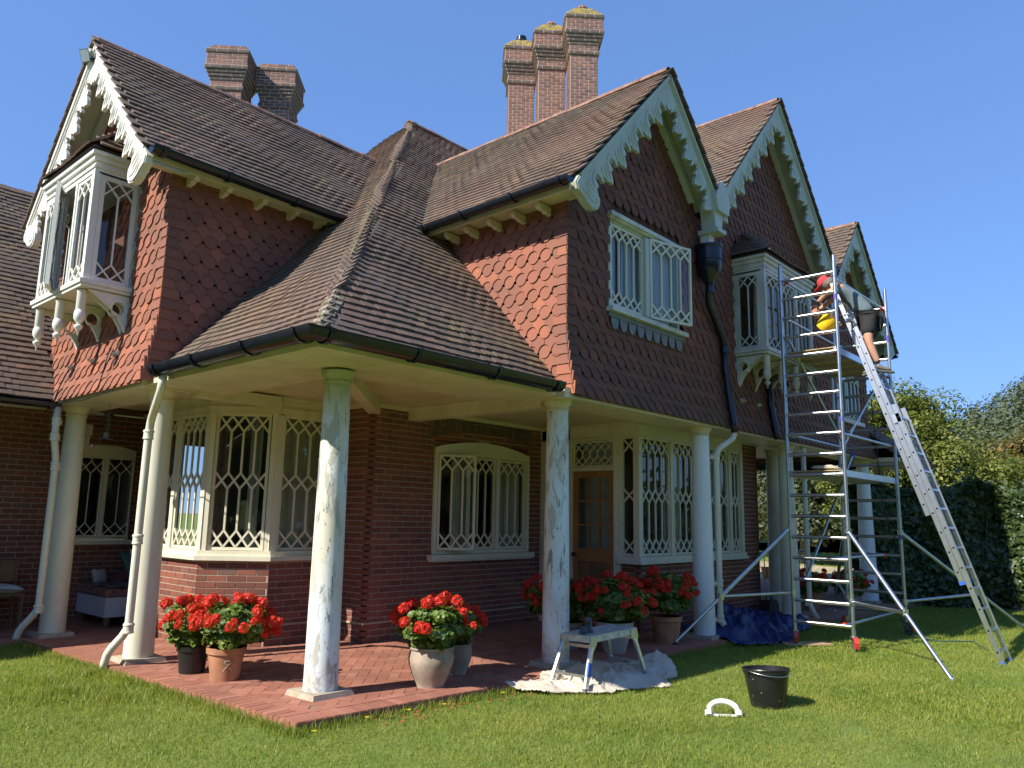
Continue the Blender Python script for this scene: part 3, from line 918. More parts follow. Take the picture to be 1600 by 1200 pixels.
# east bay under the long gable
brick_wall(gw, (9.73, 6.5, 0), NY, .3, 0, .95, phase=1)
brick_wall(gw, (9.73, 6.2, 0), X_, 3.35, 0, .95)
brick_wall(gw, (13.08, 6.25, 0), X_, .76, 0, TOPG-.02)
brick_wall(gw, (13.84, 6.25, 0), Y_, 3.0, 0, TOPG-.02, phase=1)
# flat gauged arch over the window: two rings of upright bricks
for ring_ in range(2):
    for i in range(27):
        u = .98 + i*.0822 + (.02 if ring_ else 0)
        zb_ = 2.70+.13*(1-((u-2.11)/1.1)**2)*(1) + ring_*.135
        P = Vector((6.27+u, 8.03-.004, zb_-.03))
        piece('brick', 'brick', frame(P, Z_*.125, NX*-1.12, Vector((0,-1,0))*1.3), gw, MT['chdark'])
# cream string course low on the wall
mb = MB()
box(mb, (6.25, 8.008, .225), (9.72, 8.03, .25)); box(mb, (6.248, 8.0, .225), (6.268, 8.62, .25)); box(mb, (5.27, 8.60, .225), (6.25, 8.62, .25))
obj('string_course', mb, MT['mortar'], gw)

# ------------------------------------------------------------------ ceilings, beams and fascias of the veranda
cl = part('veranda_ceiling', house)
mb = MB()
def slab(mb, poly, z0, z1):
    n = len(poly)
    mb.add([(x, y, z0) for x, y in poly] + [(x, y, z1) for x, y in poly], [tuple(range(n))[::-1], tuple(range(n, 2*n))] + [(i, (i+1) % n, n+(i+1) % n, n+i) for i in range(n)])
slab(mb, [(4.45,6.2),(6.65,6.2),(6.65,5.5),(17.2,5.5),(17.2,9.5),(9.72,9.5),(9.72,8.1),(6.3,8.1),(6.3,13),(4.0,13),(-4,13),(-4,11.3),(4.0,11.3),(4.0,8.45),(4.45,8.45)], 3.02, 3.05)
obj('boards', mb, MT['ceil'], cl)
mb = MB()
# broad flat soffit along the eaves
slab(mb, [(3.56,5.33),(6.7,5.33),(6.7,6.28),(4.5,6.28),(4.5,8.5),(3.56,8.5)], 2.925, 3.02)
slab(mb, [(3.50,8.5),(4.12,8.5),(4.12,11.72),(3.50,11.72)], 2.905, 3.019)
slab(mb, [(6.7,5.215),(17.3,5.215),(17.3,5.80),(6.7,5.80)], 2.905, 3.019)
slab(mb, [(-4,10.98),(3.5,10.98),(3.5,11.6),(-4,11.6)], 2.88, 2.92)
slab(mb, [(17.3,4.72),(20.0,4.72),(20.0,5.9),(17.3,5.9)], 2.88, 2.96)
obj('soffit', mb, MT['cream'], cl)
mb = MB()
bar(mb, (4.4, 6.16, 2.95), (6.32, 8.06, 2.95), .15, .15)
obj('beam', mb, MT['cream'], cl)
mb = MB()
bar(mb, (6.95, 5.7, 2.93), (6.95, 8.05, 2.93), .16, .17)
obj('beam', mb, MT['cream'], cl)
mb = MB(); bar(mb, (4.1, 8.55, 2.93), (5.2, 8.55, 2.93), .16, .13); obj('beam', mb, MT['cream'], cl)
mb = MB()
for a, b in (((6.26,8.0),(9.72,8.0)), ((6.24,8.62),(6.24,8.0)), ((5.27,8.59),(6.24,8.59)), ((4.65,9.21),(5.27,8.59)), ((4.65,10.94),(4.65,9.21)), ((9.70,8.0),(9.70,6.18)), ((9.70,6.17),(13.1,6.17)), ((13.1,6.22),(13.84,6.22))):
    bar(mb, (a[0],a[1],2.99), (b[0],b[1],2.99), .045, .055)
obj('cornice', mb, MT['cream'], cl)

# ------------------------------------------------------------------ columns
def column(x, y, mat, rb=.150, rt=.120, plinth=.43, z0=.0, h=2.905, pl=True):
    c = part('column', house)
    mb = MB()
    prof = [(rb+.004, z0+.03), (rb+.002, z0+.1)] + [(rb-(rb-rt)*(t**1.4), z0+.1+(h-.06-z0-.1)*t) for t in [i/12 for i in range(1, 13)]]
    lathe(mb, prof, (x, y, 0), 28)
    obj('shaft', mb, mat, c, auto=35)
    mb = MB()
    lathe(mb, [(rt+.001, h-.125), (rt+.012, h-.115), (rt+.012, h-.10), (rt+.004, h-.09), (rt+.010, h-.07), (rt+.034, h-.045), (rt+.040, h-.03), (rt+.040, h)], (x, y, 0), 28)
    obj('capital', mb, MT['cream'] if mat not in (MT['peelg'],) else mat, c, auto=35)
    if pl:
        mb = MB(); w = plinth/2
        vs = []
        for (sx, sy) in ((-1,-1),(1,-1),(1,1),(-1,1)): vs.append((x+sx*w*R.uniform(.96,1.04), y+sy*w*R.uniform(.96,1.04), z0-.005))
        vs2 = [(v[0]*1+(x-v[0])*.09, v[1]+(y-v[1])*.09, z0+.045) for v in vs]
        mb.add(vs+vs2, [(3,2,1,0),(4,5,6,7)] + [(i, (i+1) % 4, 4+(i+1) % 4, 4+i) for i in range(4)])
        obj('plinth', mb, MT['stone'], c)
    return c
column(3.78, 11.12, MT['col'])
column(3.83, 8.70, MT['col'])
column(4.30, 6.06, MT['peelg'])
column(6.94, 5.50, MT['peel'])
column(10.12, 5.40, MT['colw'])
column(13.25, 5.45, MT['col'])
column(13.9, 5.95, MT['oldwhite'], pl=False)
column(17.3, 5.45, MT['colw'], rb=.17)
column(18.9, 5.60, MT['oldwhite'], rb=.17, pl=False)
column(1.0, 11.25, MT['col'])

# ------------------------------------------------------------------ gutters
def gutter(pts, r=.085, name='gutter', brackets=.9, closed=(True, True)):
    g = part(name, house)
    pts = [Vector(p) for p in pts]
    mb = MB(); seg = 10; vs = []; n = len(pts)
    for i, p in enumerate(pts):
        if i == 0: d = (pts[1]-p).normalized()
        elif i == n-1: d = (p-pts[i-1]).normalized()
        else: d = ((pts[i+1]-p).normalized()+(p-pts[i-1]).normalized()).normalized()
        s = d.cross(Z_).normalized(); k = 1
        if 0 < i < n-1:
            d0 = (p-pts[i-1]).normalized(); k = 1/max(.5, d0.dot(d))
        for rr in (r, r-.008):
            for j in range(seg+1):
                a = math.pi + math.pi*j/seg
                vs.append(p + s*math.cos(a)*rr*k + Z_*math.sin(a)*rr*.95)
    m_ = 2*(seg+1); fs = []
    for i in range(n-1):
        for j in range(seg):
            a = i*m_+j; b = (i+1)*m_+j
            fs.append((a, a+1, b+1, b)); a += seg+1; b += seg+1; fs.append((a, b, b+1, a+1))
        for j in (0, seg): 
            a = i*m_+j; b = (i+1)*m_+j; fs.append((a, b, b+seg+1, a+seg+1))
    for i in (0, n-1): fs.append(tuple(i*m_+j for j in range(seg+1)))
    mb.add(vs, fs)
    obj('channel', mb, MT['gut'], g, auto=40)
    for a, b in zip(pts, pts[1:]):
        d = (b-a); L = d.length; d.normalize(); s = d.cross(Z_).normalized(); k = max(1, round(L/brackets))
        for i in range(k+1):
            t = min(max(.12, L*i/k), L-.12); p = a + d*t; mb = MB()
            P = []
            for j in range(9):
                an = math.pi + math.pi*j/8; P.append(p + s*math.cos(an)*(r+.008) + Z_*(math.sin(an)*(r+.008)*.95))
            vs = []
            for q in P: 
                o = (q-p).normalized()*.008
                vs += [q-d*.022, q+d*.022, q+o+d*.022, q+o-d*.022]
            fs = []
            for j in range(8):
                for e in range(4): fs.append((j*4+e, j*4+(e+1) % 4, (j+1)*4+(e+1) % 4, (j+1)*4+e))
            fs += [(0,1,2,3), (35,34,33,32)]
            mb.add(vs, fs); obj('gutter_joint', mb, MT['gut'], g)
    return g
gz = 3.045
gutter([(3.44, 8.02, gz), (3.44, 5.23, gz), (6.62, 5.23, gz)], r=.108, brackets=1.1)
gutter([(3.16, 8.03, 5.40), (5.80, 8.03, 5.36)], r=.08)
gutter([(6.40, 7.42, 5.29), (6.40, 4.93, 5.31)], r=.078)
gutter([(-4, 10.9, 2.92), (3.5, 10.9, 2.90)], r=.07)
gutter([(3.16, 12.13, 5.40), (4.0, 12.13, 5.36)], r=.08)
gutter([(18.55, 4.95, 5.36), (18.55, 6.2, 5.36)], r=.08)
gutter([(17.4, 4.68, 2.96), (20.0, 4.68, 2.96), (20.0, 8.0, 2.96)], r=.06, brackets=3)
# fascia and rafter feet under the upper eaves
fz = part('eaves', house)
mb = MB()
box(mb, (3.22, 8.115, 5.29), (5.80, 8.15, 5.38)); box(mb, (3.22, 8.16, 5.33), (5.75, 8.40, 5.35))
box(mb, (6.485, 5.0, 5.20), (6.515, 7.42, 5.30)); box(mb, (6.53, 5.0, 5.25), (6.84, 7.4, 5.27))
obj('fascia', mb, MT['cream'], fz)
def foot(O, U, Nn):
    pts = [(0, .12), (0, .06), (.0, .035), (.04, .02), (.08, .035), (.11, .025), (.17, .05), (.22, .045), (.27, .08), (.28, .12)]
    mb = MB(); prism(mb, pts, O, Nn, Z_, U, -.03, .03); obj('rafter_foot', mb, MT['cream'], fz)
for x in (3.75, 4.15, 4.6, 5.05, 5.45): foot((x, 8.42, 5.21), X_, NY)
for y in (5.55, 5.95, 6.35, 6.75, 7.1): foot((6.85, y, 5.10), Y_, NX)
# ------------------------------------------------------------------ carved bargeboards
def lobe_outline(L, n, depth=.30, tip=.46):
    """outline in (s, d): s runs down the slope from the apex, d is the drop below the top edge; returns lower edge points"""
    unit = [(.00,.62),(.04,.72),(.09,.76),(.12,.70),(.115,.60),(.125,.50),(.17,.43),(.23,.405),(.30,.42),(.35,.47),(.375,.55),(.37,.65),(.43,.72),(.50,.66),(.53,.74),(.58,.86),(.64,.95),(.70,1.0),(.745,.93),(.77,.84),(.81,.86),(.86,.80),(.91,.68),(.95,.60)]
    out = []
    w = L/n
    for i in range(n):
        for u, d in unit: out.append(((i+u)*w, (max(d, .82) if i == 0 and u < .55 else d)*depth))
    return out
def bargeboard(apex, foot_, Nn, n, depth=.43, mat=None, end=True, thick=.045, band=0):
    """board from apex down to foot along the rake on the outer face Nn"""
    mat = mat or MT['green']
    bb = part('bargeboard', house)
    A = Vector(apex); F = Vector(foot_); S = (F-A); L = S.length; S.normalize(); Nn = Vector(Nn)
    D = S.cross(Nn); 
    if D.z > 0: D = -D
    k = abs(S.z)/math.hypot(S.x, S.y)
    low = lobe_outline(L, n, depth)
    # plumb cut at the apex: start where the mirror line lies
    cut = abs(D.z)/abs(S.z) if abs(S.z) > 1e-3 else 0
    hx = math.hypot(S.x, S.y)
    def clip(s, d):   # keep to this side of the apex plumb line
        smin = d*abs(D.z and math.hypot(D.x, D.y)/hx)
        return max(s, smin)
    cot = math.hypot(D.x, D.y)/hx
    d00 = .84*depth; s00 = d00*cot
    low2 = [(s00, d00)] + [(s, d) for s, d in low if s > s00+.005 and s > d*cot]
    # quads between the top edge and the lower outline
    mb = MB(); vs = []; fs = []
    top = [(max(s, 0), 0) for s, d in low2]
    pts = list(zip(top, low2))
    rows = []
    for (s0, d0), (s1, d1) in pts:
        a = A + S*s1 + D*.0; b = A + S*s1 + D*d1
        if s1 - 0 < 1e-4: a = A + S*0
        # keep the top vertex on the same side of the plumb line
        rows.append((A + S*max(0, s1), A + S*s1 + D*d1))
    # first triangle at the apex
    first = (A, A + S*(low2[0][0]) + D*low2[0][1])
    rows = [(A, A - D*.0 - Z_*.0005)] + rows
    for a, b in rows:
        vs += [a+Nn*thick, b+Nn*thick, a, b]
    for i in range(len(rows)-1):
        p = i*4; q = p+4
        fs += [(p, p+1, q+1, q), (p+2, q+2, q+3, p+3), (p, q, q+2, p+2), (p+1, p+3, q+3, q+1)]
    e = (len(rows)-1)*4; fs += [(e, e+1, e+3, e+2), (0, 2, 3, 1)]
    mb.add(vs, fs)
    obj('board', mb, mat, bb)
    # moulding along the rake
    for off, w, h in ((.02, .05, .035), (.062, .018, .018)):
        mb = MB(); bar(mb, A + D*off + S*off*.9 + Nn*(thick+h/2), F + D*off + Nn*(thick+h/2), w, h, Nn); obj('moulding', mb, mat, bb)
    # relief of leaves, one spray for each lobe
    w = L/n
    mb = MB()
    for i in range(n):
        o = A + S*(i*w)
        P = lambda u, d: o + S*(u*w) + D*(d*depth) + Nn*(thick+.002)
        if i == 0: continue
        sprays = [[(.08,.36),(.22,.28),(.38,.32),(.50,.44),(.58,.60),(.66,.82)], [(.30,.30),(.46,.36),(.58,.48),(.66,.62),(.72,.84)],
                  [(.62,.34),(.74,.46),(.80,.60),(.84,.74)], [(.86,.32),(.92,.44),(.97,.62)]]
        for sp in sprays:
            q = [P(*t) for t in sp]
            tube(mb, q, [.004]+[.011]*(len(q)-2)+[.004], 5)
        q = [P(.225+.075*math.cos(t)*1.0+.0, .50+.115*math.sin(t)) for t in [math.pi*(.9+.2*j) for j in range(7)]]
        tube(mb, q, .009, 5)
    obj('carved_leaf', mb, mat, bb, auto=60)
    if end:   # shaped foot, a rounded console
        mb = MB()
        E0 = F
        pts = [(-.02,0),(.02,.0),(.16,.02),(.20,.10),(.17,.20),(.16,.30),(.12,.40),(.03,.47),(-.06,.46),(-.12,.40),(-.13,.28),(-.10,.16)]
        prism(mb, pts, E0 - S*.02, S, D, Nn, -.02, thick+.02)
        prism(mb, [(p[0]*.9+.01, p[1]*.9+.02) for p in pts], E0 - S*.02, S, D, Nn, thick+.021, thick+.032)
        obj('console', mb, mat, bb)
        mb = MB()
        for q in ([(-.06,.36),(.0,.40),(.06,.34),(.07,.22),(.03,.12)], [(-.07,.30),(-.05,.2),(-.04,.1)], [(.0,.32),(.01,.2),(-.0,.1)], [(.12,.3),(.12,.2),(.1,.1)]):
            tube(mb, [E0 - S*.02 + S*a + D*b + Nn*(thick+.034) for a, b in q], [.004]+[.010]*(len(q)-2)+[.004], 5)
        obj('carved_leaf', mb, mat, bb, auto=60)
    return bb
YB = 5.02; XB = 3.22
def rakes(yface, xc, zc, xl, xr, nl, nr, endl, endr, mat=None):
    off = .045
    bargeboard((xc, yface, zc-off), (xl, yface, zc-K*(xc-xl)-off), NY, nl, end=endl, mat=mat)
    bargeboard((xc, yface-.0, zc-off), (xr, yface, zc-K*(xr-xc)-off), NY, nr, end=endr, mat=mat)
rakes(YB, 8.66, 7.65, 6.62, 10.0, 7, 5, True, False)
rakes(YB, 12.4, 8.86, 9.92, 14.85, 8, 8, False, False)
rakes(YB, 16.2, 7.75, 14.75, 18.25, 5, 7, False, True)
bargeboard((XB, 10.08, 7.455), (XB, 8.20, 7.5-K*1.88-.045), NX, 7, mat=MT['white'])
bargeboard((XB, 10.08, 7.455), (XB, 11.96, 7.5-K*1.88-.045), NX, 7, mat=MT['white'])
# soffit boards and rafters behind the bargeboards
vs_ = part('verge_soffit', house)
mb = MB()
def vboard(p, q, w, dirn, drop):
    p = Vector(p)-Z_*drop; q = Vector(q)-Z_*drop; d = Vector(dirn)*w
    up = Z_*.02
    mb.add([p, q, q+d, p+d, p+up, q+up, q+d+up, p+d+up], BOXF)
for xc, zc, xl, xr in ((8.66,7.65,6.55,9.96),(12.4,8.86,9.96,14.8),(16.2,7.75,14.8,18.3)):
    vboard((xc, YB+.005, zc), (xl, YB+.005, zc-K*(xc-xl)), .30, Y_, .15)
    vboard((xc, YB+.005, zc), (xr, YB+.005, zc-K*(xr-xc)), .30, Y_, .15)
vboard((XB+.005, 10.08, 7.5), (XB+.005, 8.12, 7.5-K*1.96), .38, X_, .15)
vboard((XB+.005, 10.08, 7.5), (XB+.005, 12.0, 7.5-K*1.92), .38, X_, .15)
obj('soffit_boards', mb, MT['green'], vs_)
for p, q, ax in (((8.66,YF-.07,7.36),(9.75,YF-.07,7.36-K*1.09),0), ((12.4,YF-.07,8.56),(14.6,YF-.07,8.56-K*2.2),0), ((8.66,YF-.07,7.36),(6.95,YF-.07,7.36-K*1.71),0), ((12.4,YF-.07,8.56),(10.2,YF-.07,8.56-K*2.2),0),
                 ((16.2,YF-.07,7.46),(18.2,YF-.07,7.46-K*2.0),0), ((3.50,10.08,7.2),(3.50,8.5,7.2-K*1.58),1), ((3.50,10.08,7.2),(3.50,11.66,7.2-K*1.58),1)):
    mb = MB(); bar(mb, p, q, .10, .11); obj('rafter', mb, MT['green'], vs_)
mb = MB(); bar(mb, (14.15,YB-.0,6.72), (14.15,YF,6.72), .1, .1); obj('purlin_end', mb, MT['green'], vs_)
mb = MB(); bar(mb, (14.15,YB+.02,6.7), (13.8,YB+.2,6.7), .1, .1)
# carved pendant block where two gables meet, above the hopper
pb = part('valley_console', house)
mb = MB()
XV = 9.98
prism(mb, [(-.16,.42),(.17,.42),(.15,.20),(.12,.05),(.10,-.12),(-.10,-.12),(-.12,.05),(-.15,.20)], (XV, YB-.05, 5.87), X_, Z_, NY, -.20, .02)
obj('block', mb, MT['green'], pb)
mb = MB(); box(mb, (XV-.13, YB-.12, 5.70), (XV+.13, YB+.2, 5.76)); obj('block_foot', mb, MT['green'], pb)
mb = MB(); prism(mb, [(-.16,0),(.16,0),(.22,.2),(.10,.42),(0,.5),(-.10,.42),(-.22,.2)], (XV+.06, YB-.075, 6.02), X_, Z_, NY, 0, .05); obj('carved_shell', mb, MT['green'], pb)
# rainwater hopper and its pipe
hp = part('rainwater_hopper', house)
HX, HY = 9.98, YF-.20
mb = MB(); box(mb, (HX-.075, HY-.05, 5.50), (HX+.075, HY+.09, 5.72)); obj('spout', mb, MT['white'], hp)
mb = MB(); lathe(mb, [(.18,5.54),(.205,5.54),(.205,5.51),(.19,5.49),(.19,5.34),(.20,5.33),(.20,5.31),(.185,5.30),(.175,5.18),(.13,5.08),(.08,5.02),(.065,4.98),(.065,4.86)], (HX, HY, 0), 24); obj('bowl', mb, MT['gut'], hp, auto=35)
dp = part('downpipe', house)
mb = MB(); tube(mb, [(HX,HY,4.95),(HX,HY+.02,4.84),(HX+.08,HY+.06,4.7),(HX+.42,HY+.09,4.42),(HX+.56,HY+.10,4.30),(HX+.62,HY+.10,4.18),(HX+.62,HY+.10,3.85),(HX+.62,HY+.05,3.4),(HX+.62,HY-.01,3.0),(HX+.62,HY-.02,2.86)], .052, 12); obj('pipe', mb, MT['gut'], dp, smooth=True)
for p in ((HX+.62,HY+.10,4.16),(HX+.005,HY+.0,4.92)): 
    mb = MB(); tube(mb, [(p[0],p[1],p[2]),(p[0],p[1],p[2]-.09)], .066, 12); obj('collar', mb, MT['gut'], dp, auto=40)
def downpipe(pts, collars, mat, r=.042, clamp=None):
    d = part('downpipe', house)
    P = [Vector(p) for p in pts]; Q = [P[0]]
    for i in range(1, len(P)-1):
        a = (P[i-1]-P[i]); b = (P[i+1]-P[i]); t = min(.09, a.length*.4, b.length*.4)
        p0 = P[i]+a.normalized()*t; p1 = P[i]+b.normalized()*t
        Q += [p0, p0*.25+P[i]*.5+p1*.25, p1]
    Q.append(P[-1])
    mb = MB(); tube(mb, Q, r, 14); obj('pipe', mb, mat, d, smooth=True)
    for c in collars:
        z = c[2]; mb = MB(); lathe(mb, [(r+.001,-.075),(r+.012,-.07),(r+.012,-.055),(r+.008,-.05),(r+.008,.0),(r+.014,.005),(r+.014,.02),(r+.004,.03)], c, 14); obj('socket', mb, mat, d, auto=35)
        if len(c) > 3 or clamp:
            mb = MB(); q = Vector(clamp)-Vector(c[:3]); q.z = 0; q.normalize()
            bar(mb, Vector(c[:3])-Z_*.03, Vector(c[:3])+q*.1-Z_*.03, .02, .035); tube(mb, [Vector(c[:3])+q*.085-Z_*.03+Vector((0,0,-.03)), Vector(c[:3])+q*.085-Z_*.03+Vector((0,0,.03))], .018, 8); obj('bracket', mb, mat, d)
    return d
# by the second column: swan neck from the gutter end
downpipe([(3.46,7.90,2.95),(3.46,7.92,2.80),(3.60,8.42,2.52),(3.60,8.44,2.3),(3.60,8.46,.36),(3.47,8.62,.12),(3.47,8.66,-.06)], [(3.60,8.44,2.40),(3.60,8.45,1.30),(3.60,8.46,.40)], MT['col'], clamp=(3.83,8.7,0))
mb = MB(); lathe(mb, [(.05,2.95),(.06,2.93),(.06,2.86),(.05,2.84)], (3.46,7.91,0), 14)
# by the first column
downpipe([(3.47,10.88,2.86),(3.47,10.88,2.45),(3.53,10.92,2.2),(3.53,10.92,.34),(3.40,11.1,.1),(3.38,11.14,-.06)], [(3.47,10.88,2.70),(3.47,10.88,2.50),(3.53,10.92,2.13),(3.53,10.92,.38)], MT['col'], clamp=(3.78,11.12,0))
# by the fifth column
downpipe([(10.60,5.10,2.90),(10.60,5.12,2.78),(10.36,5.26,2.60),(10.36,5.28,2.45),(10.36,5.28,.22),(10.42,5.12,-.04)], [(10.36,5.28,2.52),(10.36,5.28,.75),(10.36,5.28,.26)], MT['creamwin'], clamp=(10.12,5.4,0))
mb = MB(); tube(mb, [(12.15,5.21,4.2),(12.15,5.21,3.5),(12.15,5.13,3.0),(12.15,5.12,2.9)], .052, 12); obj('downpipe', mb, MT['gut'], house, smooth=True)
downpipe([(13.62,5.28,2.95),(13.62,5.28,.2),(13.66,5.16,-.04)], [(13.62,5.28,2.85),(13.62,5.28,2.4),(13.62,5.28,.75),(13.62,5.28,.26)], MT['creamwin'], clamp=(13.25,5.45,0))

# ------------------------------------------------------------------ chimneys
def stack(ch, cx, cy, z0, ztop, side=.86, shaft=.60, ang=math.pi/4, pyramid=True):
    def sq(w): return [(cx+math.cos(ang+math.pi/4+i*math.pi/2)*w/math.sqrt(2), cy+math.sin(ang+math.pi/4+i*math.pi/2)*w/math.sqrt(2)) for i in range(4)]
    def course(w, z, mat, nb=None, h=.075, L=.225, ph=0):
        p = sq(w)
        for i in range(4):
            a = Vector((*p[i], 0)); b = Vector((*p[(i+1) % 4], 0)); mid = (a+b)/2
            # only faces that can be seen from the lawn side
            nrm = (mid - Vector((cx, cy, 0))); 
            if nrm.dot(Vector((-cx, -cy, 0))) < -.35*nrm.length*math.hypot(cx, cy): continue
            U = (b-a).normalized(); W = (b-a).length
            n = max(1, round(W/L)); l = W/n
            e = [0] + [l*(k+.5) for k in range(n)] + [W] if ph else [l*k for k in range(n+1)]
            for s0, s1 in zip(e, e[1:]):
                if s1-s0 < .03: continue
                P = Vector((a.x, a.y, z)) + U*(s0+.009) + Z_*.009
                piece('chimney_brick', 'brick', frame(P, U*(s1-s0-.018), Z_*.89, U.cross(Z_)), ch, mat)
    core = MB()
    def core_box(w, za, zb_): 
        p = sq(w-.004); core.add([(x, y, za) for x, y in p]+[(x, y, zb_) for x, y in p], BOXF)
    lay = []   # (width, courses, material)
    z = ztop - .075
    seq = [(side, MT['chdark'])] + [(side-.05, MT['chbrick'])]*4 + [(side, MT['chdark'])] + [(side-.07, MT['chdark']), (side-.13, MT['chdark']), (side-.19, MT['chdark'])] + [(shaft+.03, MT['chbrick'])]*2 + [(shaft+.07, MT['chdark'])]
    for i, (w, mt_) in enumerate(seq):
        course(w, z, mt_, ph=i % 2); core_box(w, z, z+.075); z -= .075
    top_ = z+.075; i = 0
    while z > z0:
        course(shaft, z, MT['chbrick'], ph=i % 2); z -= .075; i += 1
    core_box(shaft, z, top_)
    z = ztop
    for k in range(4 if pyramid else 2):
        w = side-.10-.11*k; course(w, z, MT['chcap'] if pyramid else MT['chbrick'], ph=k % 2, h=.07); core_box(w, z, z+.07); z += .07
    obj('core', core, MT['chmortar'], ch)
    return z
MT['chmortar'] = simple('pale_mortar2', (.60,.53,.44), .95, var=.2, nscale=20)
che = part('chimney', house)
for i, cy in enumerate((11.30, 10.39, 9.49)):
    zt_ = stack(che, 12.73, cy, 7.9, 12.5)
    if i: 
        mb = MB(); lathe(mb, [(.15,0),(.16,.06),(.15,.12),(.11,.18),(.05,.215),(.0,.22)], (12.73, cy, zt_-.02), 18, cap=False)
        obj('chimney_pot', mb, MT['ridge'], che, smooth=True)
        mb = MB()
        for k in range(14):
            a = k*2*math.pi/14; box(mb, (-.012,-.012,0), (.012,.012,.03), Matrix.Translation((12.73+.158*math.cos(a), cy+.158*math.sin(a), zt_+.05)))
        obj('pot_vent', mb, MT['deck'], che)
    else:
        mb = MB(); lathe(mb, [(.12,0),(.12,.10),(.135,.11),(.135,.16),(.12,.17),(.12,.22)], (12.73, cy, zt_-.02), 18); obj('chimney_pot', mb, MT['gut'], che, auto=35)
chw = part('chimney', house)
stack(chw, 7.60, 15.33, 8.3, 11.52, .93, .66, pyramid=False)
stack(chw, 8.66, 15.12, 8.3, 11.5, .93, .66, pyramid=False)
# ------------------------------------------------------------------ windows and doors
Z3 = [(0,.125),(.44,.56),(.88,1)]
Z2 = [(0,.15),(.85,1)]
def win(name='window'): return part(name, house)
def rotU(U, a):
    c, s = math.cos(a), math.sin(a); return Vector((U.x*c-U.y*s, U.x*s+U.y*c, 0))
# --- bay beside the second column
WB = win('bay_window')
ZS, ZT = 1.12, 2.80
mb = MB()
pl = [(4.60,11.0),(4.60,9.19),(5.24,8.55),(6.30,8.55)]
pin = [(4.80,10.95),(4.80,9.27),(5.32,8.75),(6.30,8.75)]
def band(mb, outer, inner, z0, z1):
    n = len(outer)
    vs = [(x,y,z0) for x,y in outer]+[(x,y,z0) for x,y in inner]+[(x,y,z1) for x,y in outer]+[(x,y,z1) for x,y in inner]
    fs = []
    for i in range(n-1):
        fs += [(i,i+1,n+i+1,n+i), (2*n+i,3*n+i,3*n+i+1,2*n+i+1), (i,2*n+i,2*n+i+1,i+1), (n+i,n+i+1,3*n+i+1,3*n+i)]
    fs += [(0,n,3*n,2*n), (n-1,3*n-1,4*n-1,2*n-1)]
    mb.add(vs, fs)
band(mb, pl, pin, 1.0, 1.055); 
band(mb, [(4.635,11.0),(4.635,9.205),(5.255,8.585),(6.27,8.585)], pin, 1.055, 1.115)
obj('sill', mb, MT['creamwin'], WB)
mb = MB()
po = [(4.66,10.97),(4.66,9.215),(5.265,8.61),(6.26,8.61)]; pi_ = [(4.76,10.97),(4.76,9.26),(5.31,8.71),(6.26,8.71)]
band(mb, po, pi_, 2.79, 3.0)
obj('head', mb, MT['cream'], WB)
mb = MB(); band(mb, [(4.635,10.99),(4.635,9.205),(5.255,8.585),(6.255,8.585)], [(4.67,10.97),(4.67,9.22),(5.27,8.62),(6.255,8.62)], 2.86, 2.885); obj('moulding', mb, MT['cream'], WB)
def post(mb, x, y, w, z0, z1, ang=0):
    M = Matrix.Translation((x, y, 0)) @ Matrix.Rotation(ang, 4, 'Z'); box(mb, (-w/2,-w/2,z0), (w/2,w/2,z1), M)
for x, y, w, a in ((4.71,9.24,.10,0),(5.29,8.66,.10,0),(4.71,10.05,.09,0),(4.715,10.93,.09,0),(6.22,8.66,.09,0)):
    mb = MB(); post(mb, x, y, w, ZS-.005, ZT, a); obj('post', mb, MT['creamwin'], WB)
mb = MB(); prism(mb, [(0,0),(.07,0),(.07,.07),(0,.07)], (4.665,9.20,ZS-.004), Vector((.7071,-.7071,0)), Vector((.7071,.7071,0)), Z_, 0, ZT-ZS+.003); obj('post', mb, MT['creamwin'], WB)
mb = MB(); prism(mb, [(0,0),(.07,0),(.07,.07),(0,.07)], (5.205,8.66,ZS-.004), Vector((.7071,-.7071,0)), Vector((.7071,.7071,0)), Z_, 0, ZT-ZS+.003); obj('post', mb, MT['creamwin'], WB)
U45 = Vector((.7071,-.7071,0))
light(WB, Vector((4.665,9.225,ZS))+U45*.09, U45, .67, ZT-ZS, 4, Z3, MT['creamwin'], setback=.02)
light(WB, (4.665,10.0,ZS), NY, .70, ZT-ZS, 4, Z3, MT['creamwin'], setback=.02)
light(WB, (4.665,10.88,ZS), NY, .78, ZT-ZS, 4, Z3, MT['creamwin'], setback=.02)
light(WB, (5.35,8.615,ZS), X_, .82, ZT-ZS, 4, Z3, MT['creamwin'], setback=.02)
curtain(WB, (5.32,8.70,1.12), X_, .92, 1.72, .10, MT['curtain'])
curtain(WB, Vector((4.72,9.28,1.12))+U45*.02, U45, .20, 1.72, .22, MT['curtaind'])
curtain(WB, Vector((4.72,9.28,1.12))+U45*.42, U45, .16, 1.72, .30, MT['curtain'])
curtain(WB, (4.72,10.9,1.12), NY, .35, 1.72, .20, MT['curtaind'])
mb = MB()
for p, q in (((5.6,10.9),(7.6,10.9)), ((7.6,10.9),(7.6,8.75))):
    prism(mb, [(0,0),((Vector(p)-Vector(q)).length,0),((Vector(p)-Vector(q)).length,3.0),(0,3.0)], (p[0],p[1],.02), (Vector((*q,0))-Vector((*p,0))).normalized(), Z_, Z_.cross((Vector((*q,0))-Vector((*p,0))).normalized()), 0, .05)
slab(mb, [(4.8,9.3),(5.4,8.75),(7.6,8.75),(7.6,11.5),(4.8,11.5)], .9, .95)
slab(mb, [(4.8,9.3),(5.4,8.75),(7.6,8.75),(7.6,11.5),(4.8,11.5)], 2.90, 2.95)
obj('room_lining', mb, MT['room'], WB)
mb = MB(); box(mb, (6.2,10.6,1.6), (6.9,10.64,2.2)); obj('picture_frame', mb, MT['oak'], WB)
